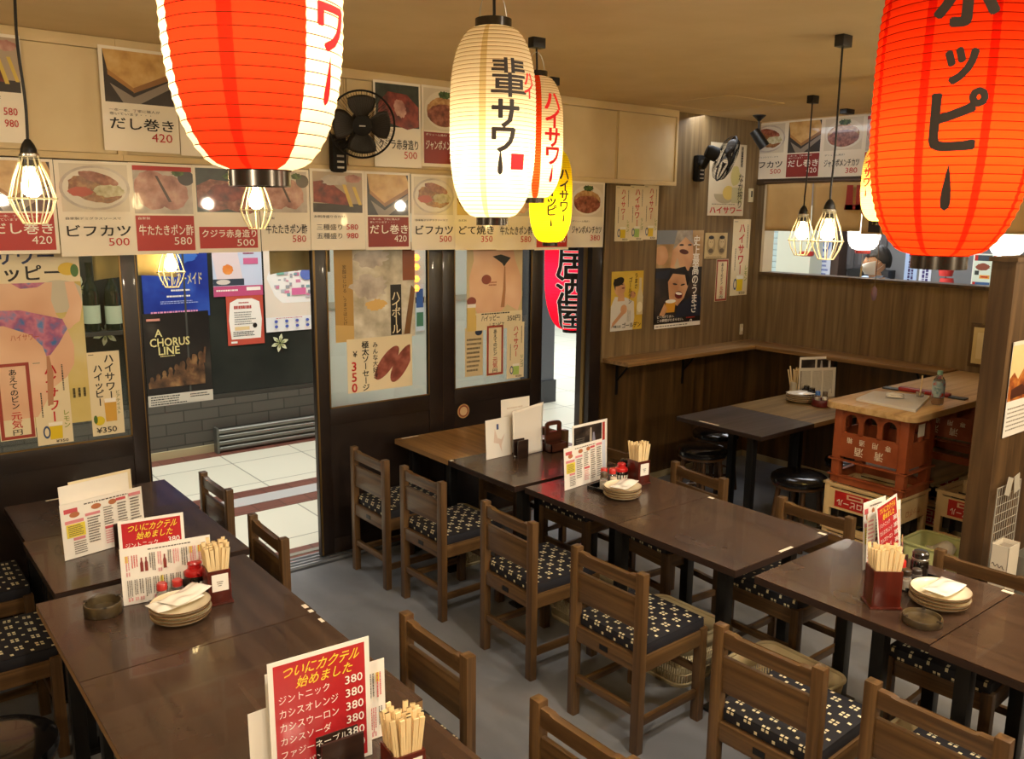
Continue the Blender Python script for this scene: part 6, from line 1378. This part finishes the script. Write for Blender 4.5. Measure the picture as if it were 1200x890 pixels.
g = G(); g.lathe([(.001, 0), (.062, 0), (.066, .005), (.066, .045), (.062, .05), (.055, .05), (.055, .01), (.001, .01)], M('#5c1414', .35, 0, .3), 32, caps=False); tag(g.build('condiment_dish', None, (5.52, 3.325, Z2 + .0005)), 'round dark red condiment dish on the corner table', 'dish')
shaker((5.50, 3.345), 'blue-capped shaker in the round red dish on the corner table', '#2f62b0', '#e6dccb', .10, Z2 + .0105); shaker((5.545, 3.315), 'clear spice jar in the round red dish on the corner table', '#5b4a38', '#8a6a48', .095, Z2 + .0105); shaker((5.51, 3.295), 'white lidded jar in the round red dish on the corner table', '#e0d8c8', '#e6dccb', .06, Z2 + .0105)
soy_pot((5.60, 3.455), 'black sauce pot behind the plates on the corner table, nearer the blue cap', Z2, False); soy_pot((5.645, 3.53), 'black sauce pot between the plates and the menu on the corner table', Z2, False)
# --- counter
ZB = 1.0205
q_ = [on(x, y, 2, ZB) for x, y in ((1003, 470), (1024, 461), (1090, 467), (1073, 484))]
g = G(); cx_ = sum((v.x for v in q_)) / 4; cy_ = sum((v.y for v in q_)) / 4
g.prism([(v.x - cx_, v.y - cy_) for v in reversed(q_)], 0, .016, M('#d9d6d0', .35), None, .003); tag(g.build('white_box_lid', None, (cx_, cy_, ZB)), 'flat white box lid lying at the near end of the counter', 'tray')
zl = ZB + .0165
packet((cx_ + .05, cy_ + .02), zl, .5, 'folded white paper packet on the flat white lid', .14, .10, 21, 'paper_packet'); 
o_ = on(1078, 465, 2, zl); g = G(); g.lathe([(.001, 0), (.02, 0), (.024, .03), (.022, .03), (.018, .004), (.001, .004)], CLEAR, 20, caps=False); tag(g.build('small_cup', None, (o_.x, o_.y, zl)), 'small clear cup on the flat white lid holding a stick', 'cup')
g = G(); g.cyl((0, 0, .006), (.008, .0, .125), .0042, CHOP); tag(g.build('wooden_stick', None, (o_.x, o_.y, zl)), 'upright wooden stick in the small clear cup on the counter', 'stick')
o_ = on(1098, 474, 2, ZB); t = thing('plastic_bottle', 'small clear drink bottle with pale green cap and printed label on the counter', 'bottle', (o_.x, o_.y, ZB)); g = G()
g.lathe([(.001, 0), (.028, .0), (.033, .008), (.033, .10), (.034, .12), (.028, .145), (.014, .165), (.013, .175), (.001, .175)], CLEAR, 28, caps=False); g.build('bottle_body', t); g = G(); g.lathe([(.0145, .172), (.0145, .195), (.001, .196)], M('#9fd0bd', .4), 20, caps=False); g.build('cap', t); g = G(); LBL = noise_mat('bottle_label_print', ['#c2453d', '#8fb6c9', '#b9cfd6', '#5f8fa8'], (1, 1, 1), 22, 2, .35); g.lathe([(.0336, .045), (.0336, .098), (.0346, .12), (.031, .137)], LBL, 28, caps=False); g.build('printed_label', t); g = G(); g.lathe([(.001, .004), (.028, .004), (.031, .012), (.031, .04), (.001, .04)], M('#b98a5a', .2), 24, caps=False); g.build('drink', t)
a, b = on(1036, 455, 2, ZB), on(1133, 469, 2, ZB); dv = Vector((b.x - a.x, b.y - a.y, 0)); L_ = dv.length; t = thing('tool_pouch', 'long red pouch with flat black ends lying across the counter', 'pouch', ((a.x + b.x) / 2, (a.y + b.y) / 2, ZB), math.atan2(dv.y, dv.x))
g = G(); g.box((0, 0, .013), (L_ * .62, .045, .025), M('#9c1722', .35, 0, .3), None, .008); g.build('pouch_body', t)
for s in (-1, 1): g = G(); g.box((s * L_ * .40, 0, .005), (L_ * .2, .06, .009), M('#2b2c2e', .4), None, .002); g.build('end_plate', t)

# ================================================================== BEYOND THE SERVING WINDOW
XO = 9.0
g = G(); g.bx(WC + .1, XO + .15, 1.0, 6.6, 3.3, 3.36, M('#8a8880', .7)); struct(g.build('passage_ceiling'))
g = G(); g.bx(XO, XO + .15, 1.0, 6.6, 0, 3.4, M('#6f7072', .5)); struct(g.build('passage_wall'))
def outr(px0, py0, px1, py1, x, mat, name, label, cat, th=.02, extra=None):
    w_, h_, o, r = wall_rect(px0, py0, px1, py1, 0, x); p = Paper(w_, h_, mat, th)
    if extra: extra(p)
    return p.put(name, o, r, (0, 0, 1), label, cat)
a, b = on(898, 300, 0, XO).y, on(927, 300, 0, XO).y
t = thing('roller_shutter', 'pale blue-grey slatted shutter at the left end beyond the serving window', 'shutter', (XO - .03, b, 0))
g = G()
for i in range(36): g.box((0, (a - b) / 2, .04 + i * .07), (.02, a - b, .066), M('#b9cccd', .45), None, .006)
g.build('slats', t); g = G(); g.bx(-.03, .03, a - b, a - b + .06, 0, 2.6, M('#d9d2c2', .45)); g.bx(-.03, .03, -.05, 0, 0, 2.6, M('#cdd3d0', .45)); g.build('side_rail', t)
o_ = on(944, 300, 0, XO - .2); t = thing('vending_cabinet', 'pale cream upright cabinet beside the shutter beyond the serving window', 'cabinet', (XO - .2, o_.y, 0)); g = G(); g.bx(-.25, .17, -.22, .22, 0, 2.2, M('#c9cbb8', .45), .02); g.build('cabinet_body', t); g = G(); g.bx(-.27, -.25, -.16, .12, 1.42, 1.45, M('#8c8f86', .4)); g.build('handle', t)
o_ = on(978, 300, 0, XO - .12); g = G(); g.bx(-.08, .11, -.10, .06, 0, 3.2, M('#46352c', .5), .004); tag(g.build('wooden_post', None, (XO - .12, o_.y, 0)), 'dark brown post beyond the serving window behind the larger caged bulb', 'post')
def circ(p):
    p.ell(.5, .72, .38, .16, M('#3d63b5', .4)); p.ell(.5, .72, .27, .115, M('#dfe6f2', .4)); p.ell(.5, .72, .2, .08, M('#7f9bd0', .4)); p.rect(.1, .88, .9, .98, M('#c4545a', .4)); p.lines(.15, .1, .85, .5, 5, M('#5f6fb0', .5))
outr(959, 268, 974, 330, XO - .21, M('#cdd5e6', .4), 'banner', 'pale banner with a blue ring emblem on the dark post beyond the window', 'banner', .004, circ)
for i, (x0, x1) in enumerate(((990, 1003), (1003.5, 1021), (1021.5, 1040))):
    w_, h_, o, r = wall_rect(x0, 230, x1, 316, 0, XO - .03); g = G(); g.bx(0, .028, -w_, 0, 0, h_, M('#5b5a5c', .45), .004); g.bx(-.004, 0, -w_ * .7, -w_ * .3, .05, h_ - .05, M('#656467', .45)); tag(g.build('dark_panel', None, o), ['grey door panel beyond the window, next to the brown post', 'grey door panel beyond the window behind the first white round lantern', 'grey door panel beyond the window next to the masked person'][i], 'panel')
w_, h_, o, r = wall_rect(992, 316, 1040, 345, 0, XO - .16); t = thing('low_shelf', 'black low shelf beyond the window behind the masked person', 'shelf', (XO - .16, o.y, 0)); g = G(); g.bx(0, .15, -w_, 0, 0, o.z + h_, M('#151516', .4), .004); g.build('shelf_body', t)
def board(p):
    p.rect(.02, .02, .98, .98, M('#d9e2cf', .4))
    for x in (.04, .52):
        p.rect(x, .80, x + .44, .96, M('#3f4b55', .4)); p.rect(x, .80, x + .08, .96, RED); p.ell(x + .22, .63, .18, .1, M('#8d4a34' if x < .3 else '#c98a4a', .4), wob=.2); p.rect(x + .03, .4, x + .14, .52, M('#3a3f3a', .4)); p.rect(x + .16, .3, x + .42, .4, M('#e3a040', .4)); p.rect(x + .2, .33, x + .38, .37, RED); p.rect(x, .05, x + .44, .2, M('#3f5f8c', .4)); p.rect(x, .05, x + .07, .2, RED)
outr(1139, 298, 1186, 340, XO - .05, WHT, 'menu_board', 'white board with food photographs beyond the window at the pillar edge', 'board', .02, board)
def flag(p): p.lines(.25, .1, .75, .92, 2, M('#3a2f5f', .5), True, .7, 3)
outr(1060, 283, 1075, 345, XO - .005, M('#a9bfe2', .6), 'banner', 'pale blue upright banner beyond the window, right of the masked person', 'banner', .004, flag)
def flag2(p): p.lines(.2, .1, .8, .95, 2, M('#3a2f6f', .5), True, .7, 5)
outr(1076, 300, 1090, 365, XO - .005, M('#cfd6e6', .6), 'banner', 'small white banner with purple writing close behind the masked person', 'banner', .004, flag2)
for i, py in enumerate((317, 333)):
    o_ = on(1109, py, 0, 8.6); g = G(); g.lathe([(.001, -.06), (.06, -.055), (.07, 0), (.06, .055), (.001, .06)], M('#d03a34', .5), 18, o_, False); tag(g.build('red_ornament'), ['upper round red ornament beyond the window below the big orange-red lantern', 'lower round red ornament beyond the window below the big orange-red lantern'][i], 'ornament')
    if i == 0: top = o_
g = G(); g.tube([(top.x, top.y, top.z - .3), (top.x, top.y, 3.3)], .004, BLACK, 6); tag(g.build('ornament_cord'), 'thin dark cord carrying the red ornaments beyond the window', 'cord')
def round_lantern(px, py, d, label):
    c = at_depth(px, py, d); t = thing('round_lantern', label, 'lantern', c); R, H = .125, .30; phi0 = math.atan2(CAM.y - c.y, CAM.x - c.x)
    g = G(); prof = []
    for i in range(17):
        u = -1 + 2 * i / 16; z = u * H / 2; rr = .055 + (R - .055) * max(0, 1 - abs(u) ** 2.6) ** .6; prof.append((rr, z)); prof.append((rr - .001, z + .009)) if i < 16 else None
    g.lathe(prof, paper_lamp('lantern_paper_plain', '#f4efe2'), 48, caps=False); g.build('paper_body', t)
    g = G(); g.lathe([(.054, -H / 2 - .02), (.058, -H / 2 - .02), (.058, -H / 2 + .004)], M('#b5342c', .4), 30, caps=False); g.lathe([(.001, -H / 2 - .018), (.055, -H / 2 - .018)], M('#b5342c', .4), 30, caps=False); g.build('bottom_ring', t)
    g = G(); g.lathe([(.058, H / 2 - .004), (.058, H / 2 + .02), (.054, H / 2 + .02)], BLACK, 30, caps=False); g.tube([(0, 0, H / 2), (0, 0, 3.3 - c.z)], .004, BLACK, 6); g.build('top_ring', t)
    g = G(); g.tube([(0, 0, -H / 2 - .02), (.004, 0, -H / 2 - .12)], .002, M('#d8c9a5', .6), 6); g.tube([(.004, 0, -H / 2 - .12), (.0, 0, -H / 2 - .22)], .007, M('#c2ab78', .7), 8); g.build('tassel', t)
    g = G()
    for k_ in range(7):
        a_ = phi0 + (k_ - 3) * .15; g.box(((R + .003) * math.cos(a_), (R + .003) * math.sin(a_), .05 + .006 * math.sin(k_ * 2.1)), (.002, .012, .03), M('#3b5fae', .5), Matrix.Rotation(a_, 3, 'Z'))
    g.build('lettering', t)
    light('bulb_light', 'POINT', (0, 0, 0), 9, (1, .97, .92), .04, parent=t)
round_lantern(1013, 272, 6.85, 'white round lantern with a red foot beyond the window, near the masked person')
round_lantern(1182, 278, 6.3, 'white round lantern beyond the window at the pillar edge')
o_ = on(945, 297, 0, 8.0); g = G(); g.lathe([(.001, -.03), (.06, -.03), (.075, -.02), (.075, .02), (.001, .02)], M('#a8322a', .4), 24, o_, False); g.tube([o_ + Vector((0, 0, .02)), Vector((o_.x, o_.y, 3.3))], .004, BLACK, 6); tag(g.build('hanging_tray'), 'small red hanging disc beyond the window below the smaller caged bulb', 'ornament')

# ------------------------------------------------------------------ the person in the passage
HC = at_depth(1028, 306, 7.05)
SKIN = noise_mat('skin', ['#c99672', '#d6a582', '#dfb18f'], (1, 1, 1), 9, 3, .5)
HAIRM = noise_mat('black_hair', ['#0c0a0a', '#191514', '#221d1b'], (30, 30, 6), 6, 4, .55)
fwd = Vector((-.79, .61, 0)).normalized(); lft = Vector((-fwd.y, fwd.x, 0)); upv = Vector((0, 0, 1))
B = lambda f_, l_, z_: Vector((HC.x, HC.y, 0)) + fwd * f_ + lft * l_ + upv * z_
HZc = HC.z; hs = HZc / 1.615     # scale so the feet reach the ground
def skin_mesh(name, verts, edges, radii, mat, root=0, parent=None, sub=2):
    me = bpy.data.meshes.new(name); me.from_pydata([tuple(v) for v in verts], edges, []); me.update(); me.materials.append(mat)
    o = bpy.data.objects.new(name, me); COL.objects.link(o)
    if parent: o.parent = parent
    md = o.modifiers.new('skin', 'SKIN'); md.use_smooth_shade = True
    if not me.skin_vertices: me.skin_vertices.new(name='skin')
    for i, r_ in enumerate(radii):
        sv = me.skin_vertices[0].data[i]; sv.radius = r_ if isinstance(r_, tuple) else (r_, r_); sv.use_root = (i == root)
    s2 = o.modifiers.new('sub', 'SUBSURF'); s2.levels = sub; s2.render_levels = sub
    return o
z = lambda h: h * hs
V_ = [B(0, 0, z(.93)), B(0, 0, z(1.08)), B(.01, 0, z(1.25)), B(0, 0, z(1.40)), B(.0, 0, z(1.48)), B(.025, 0, z(1.56)),
      B(0, .17, z(1.43)), B(-.02, .215, z(1.10)), B(.10, .20, z(.90)), B(.13, .19, z(.83)),
      B(0, -.17, z(1.43)), B(-.02, -.215, z(1.10)), B(.10, -.20, z(.90)), B(.13, -.19, z(.83)),
      B(0, .09, z(.86)), B(.03, .095, z(.48)), B(-.02, .10, z(.09)), B(.12, .105, z(.035)),
      B(-.02, -.09, z(.86)), B(-.03, -.095, z(.48)), B(-.10, -.10, z(.09)), B(.04, -.105, z(.035))]
E_ = [(0, 1), (1, 2), (2, 3), (3, 4), (4, 5), (3, 6), (6, 7), (7, 8), (8, 9), (3, 10), (10, 11), (11, 12), (12, 13), (0, 14), (14, 15), (15, 16), (16, 17), (0, 18), (18, 19), (19, 20), (20, 21)]
R_ = [.13, .125, .135, .10, .055, .055, .062, .042, .032, .028, .062, .042, .032, .028, .082, .057, .042, .032, .082, .057, .042, .032]
# head sculpted on the body mesh: profile grid joined to the body object as one figure
body = skin_mesh('person', V_, E_, R_, SKIN)
tag(body, 'person with short black hair, white face mask and pale blue shirt beyond the window', 'person')
def head_pt(u, v):
    th = 2 * PI * u; ph = PI * (v - .5); cz = math.sin(ph); cr = math.cos(ph); x = math.cos(th) * cr; y = math.sin(th) * cr
    fx, ly, hz = .096 * x, .076 * y, .118 * cz
    if cz < -.1: k = (-cz - .1); ly *= 1 - .38 * k; fx = fx * (1 - .22 * k) + .022 * k
    if x > .5 and abs(y) < .35:
        n_ = math.exp(-(y / .13) ** 2) * math.exp(-((cz + .12) / .16) ** 2); fx += .026 * n_
        n_ = math.exp(-(y / .3) ** 2) * math.exp(-((cz - .18) / .1) ** 2); fx += .004 * n_
        for s in (-1, 1): fx -= .007 * math.exp(-((y - s * .33) / .12) ** 2) * math.exp(-((cz - .03) / .09) ** 2)
        fx += .006 * math.exp(-(y / .2) ** 2) * math.exp(-((cz + .48) / .09) ** 2)
    return fx, ly, hz
g = G(); g.grid(lambda u, v: HC + fwd * head_pt(u, v)[0] + lft * head_pt(u, v)[1] + upv * head_pt(u, v)[2], 48, 32, SKIN)
for s in (-1, 1):
    g.lathe([(.001, -.005), (.018, -.005), (.021, .002), (.017, .007), (.010, .003), (.001, .002)], SKIN, 16, HC + lft * s * .078 + fwd * -.008 + upv * -.008, False, (lft * s).to_track_quat('Z', 'Y').to_matrix(), .7, 1.5)
hd = g.build('head', body)
g = G()
for s in (-1, 1):
    e = HC + fwd * .083 + lft * s * .030 + upv * .006; g.lathe([(.001, -.007), (.010, -.004), (.012, 0), (.010, .004), (.001, .007)], M('#efe9e2', .3), 12, e, False, sx=.6); g.lathe([(.001, .001), (.005, .0)], M('#1c1310', .3), 10, e + fwd * .0075, False, fwd.to_track_quat('Z', 'Y').to_matrix())
    g.box(HC + fwd * .093 + lft * s * .031 + upv * .030, (.006, .028, .007), HAIRM, Matrix.Rotation(math.atan2(fwd.y, fwd.x), 3, 'Z'), .002)
g.build('eye', hd)
def hair(u, v):
    th = 2 * PI * u; x0 = math.cos(th); lim = -.15 + (.42 if x0 > .55 else .42 * max(0, (x0 + .1) / .65)) - (.25 if x0 < -.3 else 0)
    ph = math.asin(max(-.95, min(.95, lim))) + v * (PI / 2 - math.asin(max(-.95, min(.95, lim)))); cr = math.cos(ph); k = 1.13 + .035 * math.sin(th * 13 + v * 6) * math.cos(v * 9) + .05 * v
    return HC + fwd * (.096 * math.cos(th) * cr * k - .006) + lft * (.080 * math.sin(th) * cr * k) + upv * (.118 * math.sin(ph) * (1.12 + .03 * math.sin(th * 9)))
g = G(); g.grid(hair, 64, 16, HAIRM); o = g.build('hair', hd); md = o.modifiers.new('thick', 'SOLIDIFY'); md.thickness = .012; md.offset = -1
def mask(u, v):
    a = (u - .5) * 2.3; r_ = .104 - .004 * abs(a); h = -.025 - .085 * v; bul = .016 * math.sin(PI * min(1, v * 1.1)) * max(0, 1 - abs(a) / .9)
    kk = 1 - .25 * max(0, v - .4)
    return HC + fwd * ((r_ + bul) * math.cos(a) * kk + .004) + lft * (.086 * math.sin(a) * kk) + upv * (h + .03 * abs(a) / 1.2 * (1 - v))
g = G(); g.grid(mask, 24, 14, M('#f1efe9', .6)); o = g.build('face_mask', body); fm_ = o; md = o.modifiers.new('thick', 'SOLIDIFY'); md.thickness = .002
g = G()
for s in (-1, 1): g.tube([HC + fwd * .03 + lft * s * .078 + upv * -.02, HC + fwd * -.005 + lft * s * .086 + upv * .012, HC + fwd * -.015 + lft * s * .086 + upv * -.03, HC + fwd * .03 + lft * s * .076 + upv * -.07], .0016, M('#f1efe9', .6), 6)
g.build('mask_loop', fm_)
SHIRT = noise_mat('pale_blue_shirt', ['#93a9c9', '#a4b8d6', '#b2c5de'], (1, 1, 1), 7, 4, .8)
SV = [V_[i].copy() for i in (0, 1, 2, 3)] + [B(.0, 0, z(1.475))] + [V_[6].copy(), B(-.015, .205, z(1.17)), V_[10].copy(), B(-.015, -.205, z(1.17))]
skin_mesh('shirt', SV, [(0, 1), (1, 2), (2, 3), (3, 4), (3, 5), (5, 6), (3, 7), (7, 8)], [  .165, .155, .165, .125, .075, .088, .066, .088, .066], SHIRT, 0, body)
TRS = M('#2a2c33', .8)
skin_mesh('trousers', [V_[i].copy() for i in (0, 14, 15)] + [B(-.015, .10, z(.13))] + [V_[18].copy(), V_[19].copy(), B(-.09, -.10, z(.13))], [(0, 1), (1, 2), (2, 3), (0, 4), (4, 5), (5, 6)], [.16, .105, .078, .068, .105, .078, .068], TRS, 0, body)
g = G(); 
for s in (-1, 1): g.grid(lambda u, v, s=s: B(.03 + .05 * v - .05 * u, s * (.02 + .075 * u), z(1.505) - .045 * v - .0 * u), 8, 4, SHIRT)
o = g.build('collar', body); md = o.modifiers.new('thick', 'SOLIDIFY'); md.thickness = .004
g = G(); g.tube([B(.16 * 0 + .05, .10, z(1.47)), B(.12, .12, z(1.38)), B(.15, .10, z(1.25))], .006, M('#2c3f86', .7), 6); g.tube([B(.05, -.10, z(1.47)), B(.12, -.12, z(1.38)), B(.15, -.10, z(1.25))], .006, M('#2c3f86', .7), 6); g.build('strap', body)
for s, base_v, pv in ((1, V_[9], V_[8]), (-1, V_[13], V_[12])):
    dv = (base_v - pv).normalized(); vs = [base_v]; es = []; rs = [.03]
    palm = base_v + dv * .05; vs.append(palm); es.append((0, 1)); rs.append((.034, .018))
    hand = skin_mesh('hand', vs, es, rs, SKIN, 0, body, 1)
    for k in range(4):
        off = fwd * (.022 - .015 * k); L_ = (.070, .078, .072, .056)[k]; p0 = palm + off * .9; p1 = p0 + dv * L_ * .5 + lft * -s * .006; p2 = p1 + dv * L_ * .5 + lft * -s * .022
        skin_mesh('finger', [p0, p1, p2], [(0, 1), (1, 2)], [.0095, .0088, .0075], SKIN, 0, body, 1)
    p0 = base_v + dv * .015 + fwd * .022; skin_mesh('thumb', [p0, p0 + dv * .03 + fwd * .018, p0 + dv * .055 + fwd * .022], [(0, 1), (1, 2)], [.012, .0105, .0085], SKIN, 0, body, 1)
for s, i in ((1, 17), (-1, 21)):
    v = V_[i]; g = G(); g.box((v.x - fwd.x * .05, v.y - fwd.y * .05, .045), (.25, .09, .085), M('#1c1a1a', .4), Matrix.Rotation(math.atan2(fwd.y, fwd.x), 3, 'Z'), .03); g.build('shoe', body)
